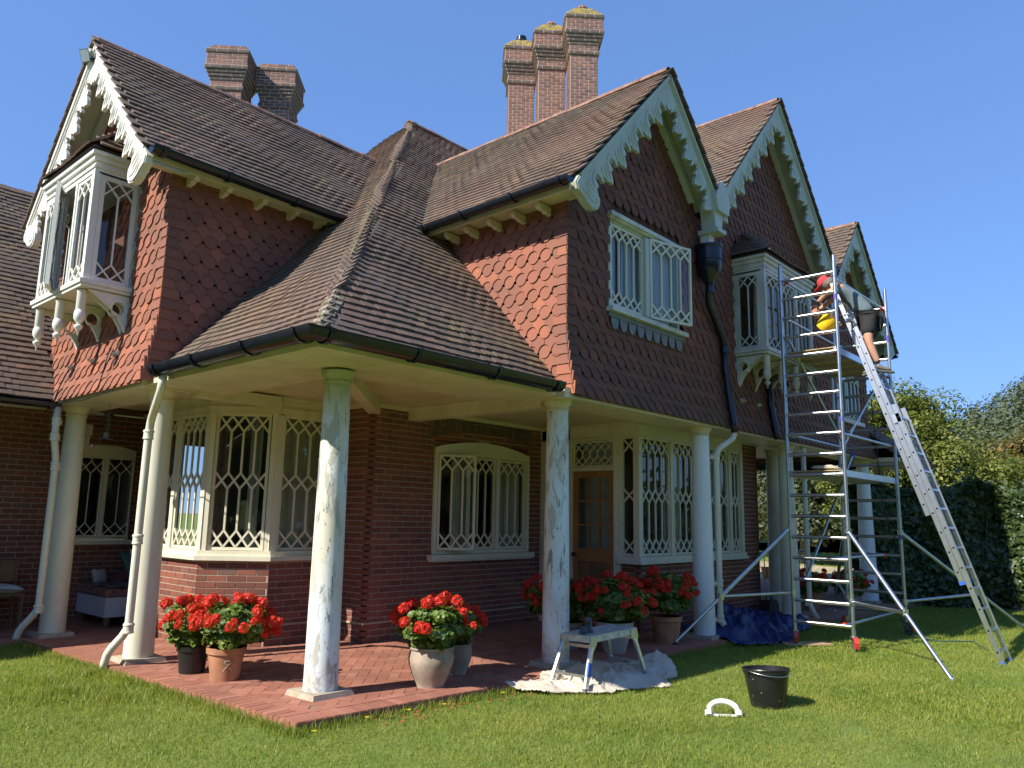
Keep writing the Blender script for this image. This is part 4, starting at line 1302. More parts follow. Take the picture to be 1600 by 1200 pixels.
# --- three light window with an arched head
WA = win()
wx, wy, wz = 7.37, 8.03, 1.06; WW = 2.02
mb = MB()
n = 16; arc = lambda t: 2.53+.13*(1-(2*t-1)**2)
outer = [(0,0),(WW,0)] + [(WW*(1-i/n), arc(1-i/n)-wz) for i in range(n+1)]
inner = [(.06,.05),(WW-.06,.05)] + [(.06+(WW-.12)*(1-i/n), 1.36 if False else min(arc(1-i/n)-wz-.06, 1.385)) for i in range(n+1)]
ring(mb, outer, inner, (wx,wy,wz), X_, Z_, NY, -.07, .035)
obj('frame', mb, MT['creamwin'], WA)
mb = MB(); box(mb, (wx-.07, wy-.10, wz-.075), (wx+WW+.07, wy-.002, wz-.005)); box(mb, (wx-.05, wy-.08, wz-.10), (wx+WW+.05, wy-.004, wz-.078)); obj('sill', mb, MT['creamwin'], WA)
for u in (.665, 1.30):
    mb = MB(); box(mb, (wx+u-.035, wy-.03, wz+.052), (wx+u+.035, wy+.06, wz+1.383)); obj('mullion', mb, MT['creamwin'], WA)
light(WA, (wx+.705, wy, wz+.055), X_, .555, 1.325, 3, Z2, MT['creamwin'])
light(WA, (wx+1.34, wy, wz+.055), X_, .615, 1.325, 3, Z2, MT['creamwin'])
Uo = rotU(X_, -math.radians(22))
light(WA, (wx+.065, wy-.04, wz+.055), Uo, .57, 1.325, 3, Z2, MT['creamwin'])
curtain(WA, (wx+.50, wy+.02, wz), X_, .30, 1.5, .12, MT['curtain'], amp=.02)
curtain(WA, (wx+1.40, wy+.02, wz), X_, .55, 1.5, .12, MT['curtain'])
room(WA, (wx, wy+.07, wz-.02), X_, WW, 1.62, 2.0)
# --- window under the veranda at the back left
WC = win()
cx0, cz0, cw, ch_ = 4.28, 1.14, .84, 1.22
mb = MB(); n = 10
outer = [(0,0),(cw,0)] + [(cw*(1-i/n), ch_+.12+.06*(1-(1-2*i/n)**2)) for i in range(n+1)]
inner = [(.04,.04),(cw-.04,.04)] + [(.04+(cw-.08)*(1-i/n), ch_) for i in range(n+1)]
ring(mb, outer, inner, (cx0,12.4,cz0), X_, Z_, NY, -.06, .03); obj('frame', mb, MT['creamwin'], WC)
mb = MB(); box(mb, (cx0-.05,12.32,cz0-.07), (cx0+cw+.05,12.398,cz0-.003)); obj('sill', mb, MT['creamwin'], WC)
mb = MB(); box(mb, (cx0+.40,12.37,cz0+.042), (cx0+.44,12.45,cz0+ch_-.002)); obj('mullion', mb, MT['creamwin'], WC)
light(WC, (cx0+.045,12.4,cz0+.045), X_, .35, ch_-.05, 2, [(0,.0+.16),(.80,.96)], MT['creamwin'], bw=.012, fw=.02)
light(WC, (cx0+.445,12.39,cz0+.045), rotU(X_, -.25), .36, ch_-.05, 2, [(0,.16),(.80,.96)], MT['creamwin'], bw=.012, fw=.02)
room(WC, (cx0,12.46,cz0), X_, cw, 1.3, 1.5)
# --- east bay: front lights, side light, and the door next to it
WE = win('bay_window')
ez0, ez1 = 1.06, 2.80
mb = MB()
band(mb, [(9.66,6.53),(9.66,6.12),(13.14,6.12)], [(9.80,6.53),(9.80,6.32),(13.14,6.32)], .95, 1.0)
band(mb, [(9.685,6.53),(9.685,6.145),(13.12,6.145)], [(9.80,6.53),(9.80,6.32),(13.12,6.32)], 1.0, 1.055)
obj('sill', mb, MT['creamwin'], WE)
mb = MB(); band(mb, [(9.70,8.0),(9.70,6.17),(13.1,6.17)], [(9.80,8.0),(9.80,6.27),(13.1,6.27)], 2.80, 2.985); obj('head', mb, MT['creamwin'], WE)
for x in (9.755, 10.66, 11.58, 12.62, 13.06):
    mb = MB(); box(mb, (x-.05, 6.175, ez0-.004), (x+.05, 6.275, ez1)); obj('post', mb, MT['creamwin'], WE)
for x, w in ((9.81,.80),(10.715,.81),(11.635,.93),(12.675,.33)):
    light(WE, (x, 6.18, ez0), X_, w, ez1-ez0, 4 if w > .5 else 2, Z3, MT['creamwin'], setback=.02)
mb = MB(); box(mb, (9.705, 6.50, 0), (9.80, 6.575, ez1)); obj('post', mb, MT['creamwin'], WE)
light(WE, (9.71, 6.50, ez0), NY, .27, ez1-ez0, 1, Z3, MT['creamwin'], setback=.02)
curtain(WE, (10.9,6.3,1.06), X_, .5, 1.74, .15, MT['curtain'])
curtain(WE, (12.0,6.3,1.06), X_, .7, 1.74, .15, MT['curtain'])
mb = MB()
box(mb, (9.85,8.6,.9), (13.8,8.65,3.0)); box(mb, (13.7,6.4,.9), (13.75,8.6,3.0)); box(mb, (9.82,6.3,.88), (13.7,8.6,.9)); box(mb, (9.82,6.3,2.95), (13.7,8.6,2.97))
obj('room_lining', mb, MT['room'], WE)
DR = win('door')
y0, y1 = 6.60, 7.33     # door runs along y, opening towards -x
mb = MB()
xf = 9.70
def pbox(mb, ya, yb, za, zb_, xa=xf-.01, xb=xf+.05): box(mb, (xa, ya, za), (xb, yb, zb_))
pbox(mb, 7.36, 7.44, 0, 2.8, xf-.03, xf+.08); pbox(mb, 6.575, 6.60, 0, 2.8, xf-.03, xf+.08); pbox(mb, 6.60, 7.36, 2.30, 2.36, xf-.03, xf+.08); pbox(mb, 7.44, 8.028, 0, 2.985, xf-.0, xf+.07)
pbox(mb, 6.60, 7.36, 2.76, 2.80, xf-.03, xf+.08)
obj('door_frame', mb, MT['creamwin'], DR)
light(DR, (xf-.01, 7.355, 2.365), NY, .75, .39, 5, [(0,.40),(.60,1)], MT['creamwin'], bw=.014, fw=.025)
mb = MB()
ys = [7.355, 7.27, 7.035, 7.02, 6.935]
st = .085
pbox(mb, 7.355-st, 7.355, .04, 2.295); pbox(mb, 6.605, 6.605+st, .04, 2.295)
pbox(mb, 6.605+st, 7.355-st, 2.20, 2.295); pbox(mb, 6.605+st, 7.355-st, .95, 1.14); pbox(mb, 6.605+st, 7.355-st, .04, .20)
obj('door_stiles', mb, MT['pine'], DR)
mb = MB()
w3 = (7.355-6.605-2*st)/3; h3 = (2.20-1.14)/3
for i in (1, 2): pbox(mb, 6.605+st+w3*i-.014, 6.605+st+w3*i+.014, 1.14, 2.20, xf-.004, xf+.03)
for i in (1, 2): pbox(mb, 6.605+st, 7.355-st, 1.14+h3*i-.014, 1.14+h3*i+.014, xf-.002, xf+.028)
obj('door_glazing_bars', mb, MT['pine'], DR)
for i in range(3):
    for j in range(3):
        ya = 6.605+st+w3*i+.012; za = 1.14+h3*j+.012
        mb = MB(); mb.add([(xf+.01, ya+w3-.024, za), (xf+.01, ya, za), (xf+.01, ya, za+h3-.024), (xf+.01, ya+w3-.024, za+h3-.024)], [(0,1,2,3)]); obj('pane', mb, MT['glass'], DR)
mb = MB(); pbox(mb, 6.96, 7.0, .20, .95)
for i in range(2):
    ya = (6.69, 7.0)[i]; yb = (6.96, 7.27)[i]
    pbox(mb, ya, yb, .20, .95, xf+.01, xf+.035); pbox(mb, ya+.04, yb-.04, .24, .91, xf+.0, xf+.0105)
obj('door_panel', mb, MT['oak'], DR)
mb = MB(); lathe(mb, [(.010,0),(.010,.03),(.028,.035),(.033,.05),(.028,.065),(.0,.07)], (xf-.01, 7.315, 1.05), 14, Matrix.Rotation(-math.pi/2, 3, 'Y'), cap=False); obj('door_knob', mb, MT['gut'], DR, smooth=True)
mb = MB(); box(mb, (xf+.30,6.7,.02), (xf+.32,7.4,2.9)); obj('net_curtain', mb, MT['curtainb'], DR)
# --- upper window in the first gable
WU = win()
ux, uz, uw, uh = 7.68, 4.15, 1.72, 1.19
mb = MB()
ring(mb, [(0,0),(uw,0),(uw,uh),(0,uh)], [(.045,.045),(uw-.045,.045),(uw-.045,uh-.06),(.045,uh-.06)], (ux,YF,uz), X_, Z_, NY, -.09, .02); obj('frame', mb, MT['green'], WU)
mb = MB(); box(mb, (ux-.04, YF-.10, uz+uh-.005), (ux+uw+.04, YF-.005, uz+uh+.05)); box(mb, (ux-.02, YF-.07, uz+uh-.03), (ux+uw+.02, YF-.021, uz+uh-.006)); obj('head_moulding', mb, MT['oldwhite'], WU)
mb = MB(); box(mb, (ux-.07, YF-.13, uz-.06), (ux+uw+.07, YF-.003, uz-.003)); obj('sill', mb, MT['oldwhite'], WU)
mb = MB(); box(mb, (ux+.80, YF-.06, uz+.046), (ux+.90, YF+.05, uz+uh-.062)); obj('mullion', mb, MT['green'], WU)
light(WU, (ux+.05, YF-.01, uz+.05), X_, .75, uh-.115, 4, [(0,.16),(.84,1)], MT['creamwin'], bw=.024)
light(WU, (ux+.90, YF-.07, uz+.04), rotU(X_, -math.radians(17)), .74, uh-.09, 4, [(0,.16),(.84,1)], MT['creamwin'], bw=.024, fw=.03)
curtain(WU, (ux+.05, YF+.02, uz), X_, .30, 1.2, .10, MT['curtainb']); curtain(WU, (ux+.55, YF+.02, uz), X_, 1.12, 1.2, .12, MT['curtainb'])
room(WU, (ux, YF+.10, uz), X_, uw, 1.15, .75)
mb = MB()
for i in range(9):   # dressed lead apron cut like the tiles
    pts = [(-.085,.12),(-.085,-.02)] + [(.08*math.cos(a), -.02+.11*math.sin(a)) for a in [math.pi+math.pi*k/8 for k in range(9)]] + [(.085,-.02),(.085,.12)]
    prism(mb, pts, (ux+.02+i*.195+.06, YF-.055, uz-.14), X_, Z_, NY, 0, .006)
box(mb, (ux-.05, YF-.072, uz-.12), (ux+uw+.03, YF-.05, uz-.062))
obj('lead_apron', mb, MT['lead'], WU)

# --- projecting box windows
def box_window(name, P0, U, W, dep, z0, z1, fronts, mat, opened=(), brk=(), roofh=.55, side_n=2, cur=None):
    """P0 = wall corner of the box, U along the wall, box projects along N"""
    P0 = Vector(P0); U = Vector(U); Nn = U.cross(Z_).normalized()
    w_ = part(name, house)
    H = z1-z0
    F = P0 + Nn*dep      # front corner
    def B(mb, a, b, c, d, e, f): # u0,u1,d0,d1,z0,z1
        mb.add([P0+U*a+Nn*c+Z_*e, P0+U*b+Nn*c+Z_*e, P0+U*b+Nn*d+Z_*e, P0+U*a+Nn*d+Z_*e, P0+U*a+Nn*c+Z_*f, P0+U*b+Nn*c+Z_*f, P0+U*b+Nn*d+Z_*f, P0+U*a+Nn*d+Z_*f], [(0,1,2,3),(7,6,5,4),(4,5,1,0),(5,6,2,1),(6,7,3,2),(7,4,0,3)])
    P0 = Vector((P0.x, P0.y, 0))
    mb = MB(); B(mb, -.04, W+.04, 0, dep+.04, z0-.05, z0); B(mb, -.02, W+.02, 0, dep+.02, z0-.09, z0-.052); obj('sill', mb, mat, w_)
    mb = MB(); B(mb, .0, W, .0, dep, z1, z1+.14); obj('head', mb, mat, w_)
    mb = MB(); B(mb, -.03, W+.03, 0, dep+.03, z1+.142, z1+.20); B(mb, -.06, W+.06, 0, dep+.06, z1+.202, z1+.27); B(mb, -.015, W+.015, 0, dep+.015, z1+.06, z1+.085); obj('cornice', mb, mat, w_)
    for a in (0, W-.075):
        mb = MB(); B(mb, a, a+.075, dep-.075, dep, z0+.001, z1-.001); B(mb, a, a+.06, 0, .06, z0+.001, z1-.001); obj('post', mb, mat, w_)
    x = .075; n = len(fronts); lw = (W-.15-.05*(n-1))/n
    for i, nn in enumerate(fronts):
        O = P0 + U*x + Nn*(dep-.01) + Z_*(z0+.002)
        if i in opened: light(w_, O + Nn*.02, rotU(U, -opened[i]), lw, H-.01, nn, Z2, mat, bw=.016)
        else: light(w_, O, U, lw, H-.01, nn, Z2, mat, bw=.016)
        x += lw
        if i < n-1:
            mb = MB(); B(mb, x, x+.05, dep-.07, dep+.004, z0+.001, z1-.001); obj('mullion', mb, mat, w_); x += .05
    # returns
    light(w_, P0 + Nn*.06 + Z_*(z0+.002), Nn*1.0, dep-.14, H-.01, side_n, Z2, mat, bw=.016, fw=.05) if False else None
    sd = -Nn
    # the side seen at u = W looks along U; the side at u = 0 looks along -U
    light(w_, P0 + U*W + Nn*(dep-.078) + Z_*(z0+.002), -Nn, dep-.14, H-.01, side_n, Z2, mat, bw=.016, fw=.05)
    light(w_, P0 + Nn*.062 + Z_*(z0+.002), Nn, dep-.14, H-.01, side_n, Z2, mat, bw=.016, fw=.05)
    # little hipped roof
    rf = part('box_roof', house)
    zr = z1+.27; o = .09
    a = P0 + U*-o + Nn*(dep+o) + Z_*zr; b = P0 + U*(W+o) + Nn*(dep+o) + Z_*zr
    c = P0 + U*(W+o) + Z_*zr; d = P0 + U*-o + Z_*zr
    k = dep+o; ap1 = P0 + U*(k*.75) + Z_*(zr+roofh); ap2 = P0 + U*(W-k*.75) + Z_*(zr+roofh)
    deck(rf, [a, b, ap2, ap1]); deck(rf, [d, a, ap1]); deck(rf, [b, c, ap2])
    V = (P0 + Nn*0 + Z_*(zr+roofh) - (P0 + Nn*k + Z_*zr)); Lv = V.length; V.normalize()
    tile_slope(rf, a, U, V, [(0,0),(W+2*o,0),(W+2*o-(k*.75+o),Lv),(k*.75+o,Lv)], cuts=[(Lv, -(k*.75+o), 0), (-Lv, -(k*.75+o), Lv*(W+2*o))], gauge=.10)
    # return slopes
    for (Q, UU, sgn) in ((d, Nn, 1), (b, -Nn, 1)):
        run = k*.75+o; V2 = Vector((U if Q is d else -U))*run + Z_*roofh; L2 = V2.length; V2.normalize()
        tile_slope(rf, Q, UU, V2, [(0,0),(k,0),(0 if Q is d else k, L2),(0 if Q is d else k, L2)], cuts=[(-L2, -k, L2*k)] if Q is d else [(L2, -k, 0)], gauge=.10)
    # brackets with turned pendants
    for u, pend in brk:
        bk = part('bracket', house)
        O = P0 + U*u + Z_*(z0-.10); mb = MB()
        outer = []; D = dep-.02; HB = .72
        # spandrel: outline then a ring hole
        curve = [(D*(1-math.sin(t)), -.06-HB*.82*(1-math.cos(t))) for t in [math.pi/2*i/9 for i in range(10)]]
        pts = [(0,0),(D,0)] + curve + [(.09,-HB*.90),(.13,-HB*.93),(.05,-HB*.99),(.0,-HB)]
        hole = [(.135+.075*math.cos(t), -.165+.085*math.sin(t)) for t in [2*math.pi*i/14 for i in range(14)]]
        # ring between the outline resampled round the hole
        cen = Vector((.135, -.165)); out = []
        E = [Vector(p) for p in pts]
        for i in range(28):
            t = 2*math.pi*i/28; dr = Vector((math.cos(t), math.sin(t))); best = None
            for p, q in zip(E, E[1:]+E[:1]):
                e = q-p; den = dr.x*e.y-dr.y*e.x
                if abs(den) < 1e-9: continue
                s = ((p.x-cen.x)*e.y-(p.y-cen.y)*e.x)/den; r_ = ((p.x-cen.x)*dr.y-(p.y-cen.y)*dr.x)/den
                if s > 0 and -1e-6 <= r_ <= 1+1e-6 and (best is None or s < best): best = s
            best = best or .1; out.append((cen.x+dr.x*best, cen.y+dr.y*best))
        hole = [(cen.x+.072*math.cos(2*math.pi*i/28), cen.y+.080*math.sin(2*math.pi*i/28)) for i in range(28)]
        ring(mb, out, hole, O, Nn, Z_, U, -.028, .028)
        # the leg below the ring
        leg = [(0,-.15),(.10,-.28),(.155,-.33)] + [c for c in curve[4:]] + pts[12:]
        prism(mb, [(0,-.25),(.05,-.27)] + [c for c in curve if c[0] < .20] + [(.09,-HB*.90),(.13,-HB*.93),(.05,-HB*.99),(.0,-HB)], O, Nn, Z_, U, -.026, .026)
        obj('spandrel', mb, mat, bk)
        if pend:
            mb = MB(); c = O + Nn*(dep-.06)
            lathe(mb, [(.055,.0),(.055,-.02),(.050,-.03),(.050,-.22),(.046,-.225),(.046,-.235),(.055,-.245),(.062,-.29),(.058,-.34),(.035,-.375),(.022,-.39),(.020,-.40),(.045,-.415),(.047,-.43),(.038,-.45),(.012,-.475),(.007,-.52),(.0,-.53)][::-1], c, 18, cap=False)
            obj('pendant', mb, mat, bk, auto=50)
    if cur:
        curtain(w_, P0 + U*.1 + Nn*(dep-.1) + Z_*z0, U, W*.35, H, .12, cur); 
    # inside
    mb = MB(); B(mb, -.0, W, -.9, -.85, z0, z1); B(mb, 0, W, -.9, 0, z0-.03, z0-.001); B(mb, 0, W, -.9, dep-.05, z1+.001, z1+.02); B(mb, -.05, -.0, -.9, -.02, z0, z1); B(mb, W, W+.05, -.9, -.02, z0, z1)
    obj('room_lining', mb, MT['room'], w_)
    return w_
box_window('box_window', (3.60, 10.80, 0), NY, 1.56, .56, 4.14, 5.42, (3, 3, 2), MT['white'], opened={0: .0, 1: .45}, brk=((.06, True), (.75, True), (1.42, True), (1.52, False)), roofh=.62)
box_window('box_window', (11.12, 5.32, 0), X_, 1.9, .53, 4.20, 5.42, (2, 3, 3), MT['oldwhite'], opened={}, brk=((.05, False), (.12, True), (.68, True), (1.22, True), (1.8, True)), roofh=.52, cur=MT['curtain'])
# small casement far along
WS = win(); light(WS, (15.3, YF-.03, 3.65), X_, .75, .95, 3, Z2, MT['green'], panes=False); light(WS, (16.1, YF-.03, 3.65), X_, .75, .95, 3, Z2, MT['green'], panes=False)
mb = MB(); box(mb, (15.25, YF-.10, 3.57), (16.9, YF-.002, 3.645)); obj('sill', mb, MT['oldwhite'], WS)
# flood light at the west gable
fl = part('floodlight', house)
M = Matrix.Translation((3.13, 10.22, 7.33)) @ Matrix.Rotation(.5, 4, 'Z') @ Matrix.Rotation(-.5, 4, 'Y') @ Matrix.Scale(.68, 4)
mb = MB(); box(mb, (-.10,-.10,-.12), (.06,.10,.12), M); obj('housing', mb, MT['alub'], fl)
mb = MB(); box(mb, (-.106,-.085,-.10), (-.1005,.085,.10), M); obj('lens', mb, simple('frosted_lens', (.42,.52,.52), .15), fl)
mb = MB(); tube(mb, [(3.12,10.15,7.25),(3.25,10.10,7.30)], .015, 6); obj('arm', mb, MT['gut'], fl)
# wall lantern and conduit under the ceiling
lt = part('wall_lamp', house)
mb = MB(); box(mb, (4.10,11.9,2.62), (4.28,12.08,2.78)); box(mb, (4.12,11.92,2.40), (4.26,12.06,2.615)); obj('lamp_box', mb, MT['oldwhite'], lt)
mb = MB(); tube(mb, [(4.19,11.98,2.78),(4.19,11.98,2.93),(4.6,12.2,2.97)], .015, 6); obj('bracket', mb, MT['oldwhite'], lt)
# thin cables on the tiles
mb = MB()
tube(mb, [(3.49,9.45,3.45),(3.43,9.40,3.2),(3.40,9.42,2.95)], .006, 5); tube(mb, [(3.49,9.35,3.42),(3.42,9.42,3.1),(3.40,9.45,2.93)], .006, 5)
tube(mb, [(3.52,10.75,3.4),(3.43,10.8,3.1),(3.40,10.82,2.94)], .008, 5)
tube(mb, [(3.40,9.0,2.89),(3.42,9.9,2.86),(3.44,10.6,2.89),(3.46,11.3,2.9)], .008, 5)
obj('cable', mb, MT['gut'], house)
# ------------------------------------------------------------------ ground
LZ = -.08
def inside_patio(x, y):
    if x < 3.62 and y < 11.0: return x > 3.62 - (y-5.38)*.0356 and y > 5.38
    if x <= 3.62: return y > 11.0
    if x < 6: return y > 5.38-(x-3.62)*.0756
    return y > 5.2-(x-6)*.0366 and x < 22
def m_lawn():
    mt, nt, b = newmat('lawn_turf')
    P = geopos(nt)
    n = noise(nt, 1.1, 5, .65, P); f = noise(nt, 30, 5, .75, P); h = noise(nt, 5, 4, .6, P)
    c = ramp(nt, n, [(.3, (.14,.205,.024)), (.5, (.19,.26,.032)), (.7, (.26,.29,.05))])
    c = mix(nt, mth(nt, 'MULTIPLY', f, .6), c, (.045,.085,.012))
    c = mix(nt, ramp(nt, h, [(.62, 0.), (.75, .5)]), c, (.19,.17,.06))
    setc(nt, b, c); b.inputs['Roughness'].default_value = .85
    bump(nt, b, f, .8, .03)
    return mt
lm = m_lawn()
mb = MB()
nx, ny = 60, 60
xs = [-400 + 0*i for i in range(0)]
gx = [-300,-120,-40,-15] + [-10+i*.8 for i in range(50)] + [35,45,60,90,150,300,900]
gy = [-300,-120,-40,-15] + [-10+i*.8 for i in range(50)] + [35,45,60,90,150,300,900]
def hz(x, y):
    d = math.hypot(x, y)
    u = .012*math.sin(x*1.3+.4)*math.sin(y*1.1) if d < 16 and not inside_patio(x, y) else 0
    return LZ + u*(1 if not (x > 3 and y > 4.6) else 0)
mb.add([(x, y, hz(x, y)) for y in gy for x in gx], [(j*len(gx)+i, j*len(gx)+i+1, (j+1)*len(gx)+i+1, (j+1)*len(gx)+i) for j in range(len(gy)-1) for i in range(len(gx)-1)])
obj('lawn', mb, lm, None, smooth=True, kind='structure')
MT['gravel'] = simple('pale_gravel', (.42,.34,.23), .95, var=.25, nscale=3, bumps=.5)
MT['slabs'] = simple('grey_paving', (.26,.25,.25), .9, var=.12, nscale=2)
mb = MB(); mb.add([(23.9,3,LZ+.012),(27.6,3,LZ+.012),(40,30,LZ+.012),(27,30,LZ+.012),(22.5,9,LZ+.012)], [(0,1,2,3,4)]); obj('gravel_path', mb, MT['gravel'], None, kind='structure')
# brick paved veranda floor
patio = bpy.data.objects.new('patio', None)
mb = MB()
slab(mb, [(3.635,5.395),(6,5.215),(21.9,4.65),(21.9,14),(-6,14),(-6,11.02),(3.437,11.02)], LZ-.1, -.006)
patio = obj('patio', mb, MT['pmortar'], None, kind='structure')
mb = MB(); box(mb, (-.5,-.5,-.05), (.5,.5,.004)); canon('paver', mb)
PL, PW = .215, .105
def pave(cx, cy, ang, l, w, z=0.0):
    c, s = math.cos(ang), math.sin(ang)
    X = Vector((c, s, 0)); Y = Vector((-s, c, 0))
    t = Vector((R.gauss(0,.006), R.gauss(0,.006), 1)).normalized()
    M = frame(Vector((cx, cy, z-.0045+R.uniform(-.0015,.0012))), X*(l-.007), Y*(w-.007), t)
    piece('paver', 'paver', M, patio, MT['paver'])
a45 = math.radians(45)
for i in range(-95, 95):
    for j in range(-95, 95):
        # herringbone: pairs of bricks on a square grid turned 45 degrees
        k = (i + j) % 4
        if k == 0: ox, oy, an = i+.5, j, 0      # horizontal covers (i, j) (i+1, j)
        elif k == 2: ox, oy, an = i, j+.5, math.pi/2
        else: continue
        # vertical ones start one cell on
        x = ox*PW*1.0; y = oy*PW*1.0
        X = x*math.cos(a45)-y*math.sin(a45)+7.5; Y = x*math.sin(a45)+y*math.cos(a45)+8.0
        if not inside_patio(X-.17, Y-.30) or not inside_patio(X+.0, Y-.30) : continue
        if X > 13.8 or (X > 9.75 and Y > 6.2) or (X > 6.3 and Y > 8.05) or (X > 5.35 and Y > 8.65) or (X > 4.75 and Y > 9.3 and Y < 10.9) or Y > 12.4: continue
        if X < 3.2: continue
        pave(X, Y, a45+an, PL, PW)
# border: a stretcher line and a soldier course along the two edges
def border(a, b):
    a = Vector(a); b = Vector(b); d = (b-a); L = d.length; d.normalize(); nrm = Vector((-d.y, d.x)); 
    an = math.atan2(d.y, d.x)
    n = int(L/.078)
    for i in range(n):
        p = a + d*((i+.5)*L/n) + nrm*.105; pave(p.x, p.y, an+math.pi/2, .215, L/n)
    n = int(L/.22)
    for i in range(n):
        p = a + d*((i+.5)*L/n) + nrm*.268; pave(p.x, p.y, an, L/n, .105)
border((3.62,5.38), (6.0,5.2)); border((6.0,5.2), (13.6,4.92)); border((3.42,11.0), (3.62,5.38))
# upright faces of the edge bricks
def kerb(a, b):
    a = Vector((*a, 0)); b = Vector((*b, 0)); d = b-a; L = d.length; d.normalize(); nr = d.cross(Z_)
    n = int(L/.078)
    for i in range(n):
        P = a + d*(i*L/n+.003) + Z_*(-.115)
        piece('paver', 'brick', frame(P, d*(L/n-.006), Z_*1.68, nr), patio, MT['paver'], c=P+Vector((0,0,-.5)))
kerb((3.62,5.38), (6.0,5.2)); kerb((6.0,5.2), (13.6,4.92)); kerb((3.42,11.0), (3.62,5.38))

# ------------------------------------------------------------------ grass blades
def blades(name, pts, hgt, wid, mat, lean=.6, segs=2):
    n = len(pts); rs = NR
    x, y, z = pts[:, 0], pts[:, 1], pts[:, 2]
    h = hgt*rs.uniform(.55, 1.35, n); w = wid*rs.uniform(.7, 1.3, n)
    a = rs.uniform(0, 2*math.pi, n); la = rs.uniform(0, 2*math.pi, n); ll = np.abs(rs.normal(0, lean, n))*h
    dx, dy = np.cos(a)*w/2, np.sin(a)*w/2; lx, ly = np.cos(la)*ll, np.sin(la)*ll
    if segs == 2:
        V = np.empty((n, 5, 3)); k = 5
        V[:,0] = np.stack([x-dx, y-dy, z], 1); V[:,1] = np.stack([x+dx, y+dy, z], 1)
        V[:,2] = np.stack([x+dx*.8+lx*.3, y+dy*.8+ly*.3, z+h*.55], 1); V[:,3] = np.stack([x-dx*.8+lx*.3, y-dy*.8+ly*.3, z+h*.55], 1)
        V[:,4] = np.stack([x+lx, y+ly, z+h*.92], 1)
        b = (np.arange(n)*5)[:, None]
        F4 = (b + np.array([[0,1,2,3]])); F3 = (b + np.array([[3,2,4]]))
        me = bpy.data.meshes.new(name)
        me.vertices.add(n*5); me.vertices.foreach_set('co', V.ravel())
        loops = np.concatenate([F4, F3], 1).ravel()
        me.loops.add(n*7); me.loops.foreach_set('vertex_index', loops.astype(np.int32))
        st = np.stack([np.arange(n)*7, np.arange(n)*7+4], 1).ravel(); tt = np.tile([4,3], n)
        me.polygons.add(n*2); me.polygons.foreach_set('loop_start', st.astype(np.int32)); me.polygons.foreach_set('loop_total', tt.astype(np.int32))
    else:
        V = np.empty((n, 3, 3))
        V[:,0] = np.stack([x-dx, y-dy, z], 1); V[:,1] = np.stack([x+dx, y+dy, z], 1); V[:,2] = np.stack([x+lx, y+ly, z+h], 1)
        me = bpy.data.meshes.new(name)
        me.vertices.add(n*3); me.vertices.foreach_set('co', V.ravel())
        me.loops.add(n*3); me.loops.foreach_set('vertex_index', np.arange(n*3, dtype=np.int32))
        me.polygons.add(n); me.polygons.foreach_set('loop_start', (np.arange(n)*3).astype(np.int32)); me.polygons.foreach_set('loop_total', np.full(n, 3, np.int32))
    me.update(calc_edges=True); me.validate()
    me.materials.append(mat)
    return link(name, me, None, kind='stuff')
MT['grass'] = m_leaf('grass_blade', [(0, (.13,.20,.02)), (.35, (.20,.275,.03)), (.7, (.27,.335,.042)), (.9, (.38,.39,.08)), (1, (.52,.46,.20))], .55, .42)
gt_ = MT['grass'].node_tree
for n_ in [q for q in gt_.nodes if q.type == 'BSDF_PRINCIPLED']:
    src = n_.inputs['Base Color'].links[0].from_socket
    Pg = geopos(gt_)
    f1 = ramp(gt_, noise(gt_, .75, 4, .65, Pg), [(.44, 0.), (.64, .75)]); f2 = ramp(gt_, noise(gt_, 2.6, 4, .6, Pg), [(.52, 0.), (.66, .55)])
    c_ = mix(gt_, f1, src, (.36,.36,.075)); c_ = mix(gt_, f2, c_, (.11,.19,.022))
    gt_.links.new(c_, n_.inputs['Base Color'])
def scatter(n, d0, d1, power=.4):
    out = []
    rs = NR
    while sum(len(o) for o in out) < n:
        m_ = n
        d = (d0**(2-power) + rs.uniform(0,1,m_)*(d1**(2-power)-d0**(2-power)))**(1/(2-power))
        a = YAW + rs.uniform(-.68, .68, m_)
        x, y = np.sin(a)*d, np.cos(a)*d
        ok = np.ones(m_, bool)
        def ip(x, y):
            A = (x < 3.62) & (y < 11) & (x > 3.62-(y-5.38)*.0356) & (y > 5.38)
            B = (x <= 3.62) & (y > 11.0)
            C = (x > 3.62) & (x < 6) & (y > 5.38-(x-3.62)*.0756)
            D = (x >= 6) & (y > 5.2-(x-6)*.0366) & (x < 22)
            return A | B | C | D
        ok &= ~ip(x, y)
        # thin and patchy here and there
        pn = np.sin(x*2.3+np.sin(y*1.7)*1.5)*np.sin(y*2.9+np.sin(x*1.3)*2)
        ok &= rs.uniform(0,1,m_) > .18 + .22*(pn > .55)
        ok &= ~((np.hypot((x-6.9)/.16, (y-2.35)/.10) < 1) & (rs.uniform(0,1,m_) < .85))
        out.append(np.stack([x[ok], y[ok], np.full(ok.sum(), LZ-.006)], 1))
    return np.vstack(out)[:n]
MT['grass'] = MT['grass']
blades('grass', scatter(210000, 2.6, 8.0, .9), .038, .0042, MT['grass'], .75)
blades('grass', scatter(150000, 8.0, 20, 1.0), .040, .010, MT['grass'], .7, segs=1)
blades('grass', scatter(40000, 20, 45, 1.0), .05, .03, MT['grass'], .5, segs=1)
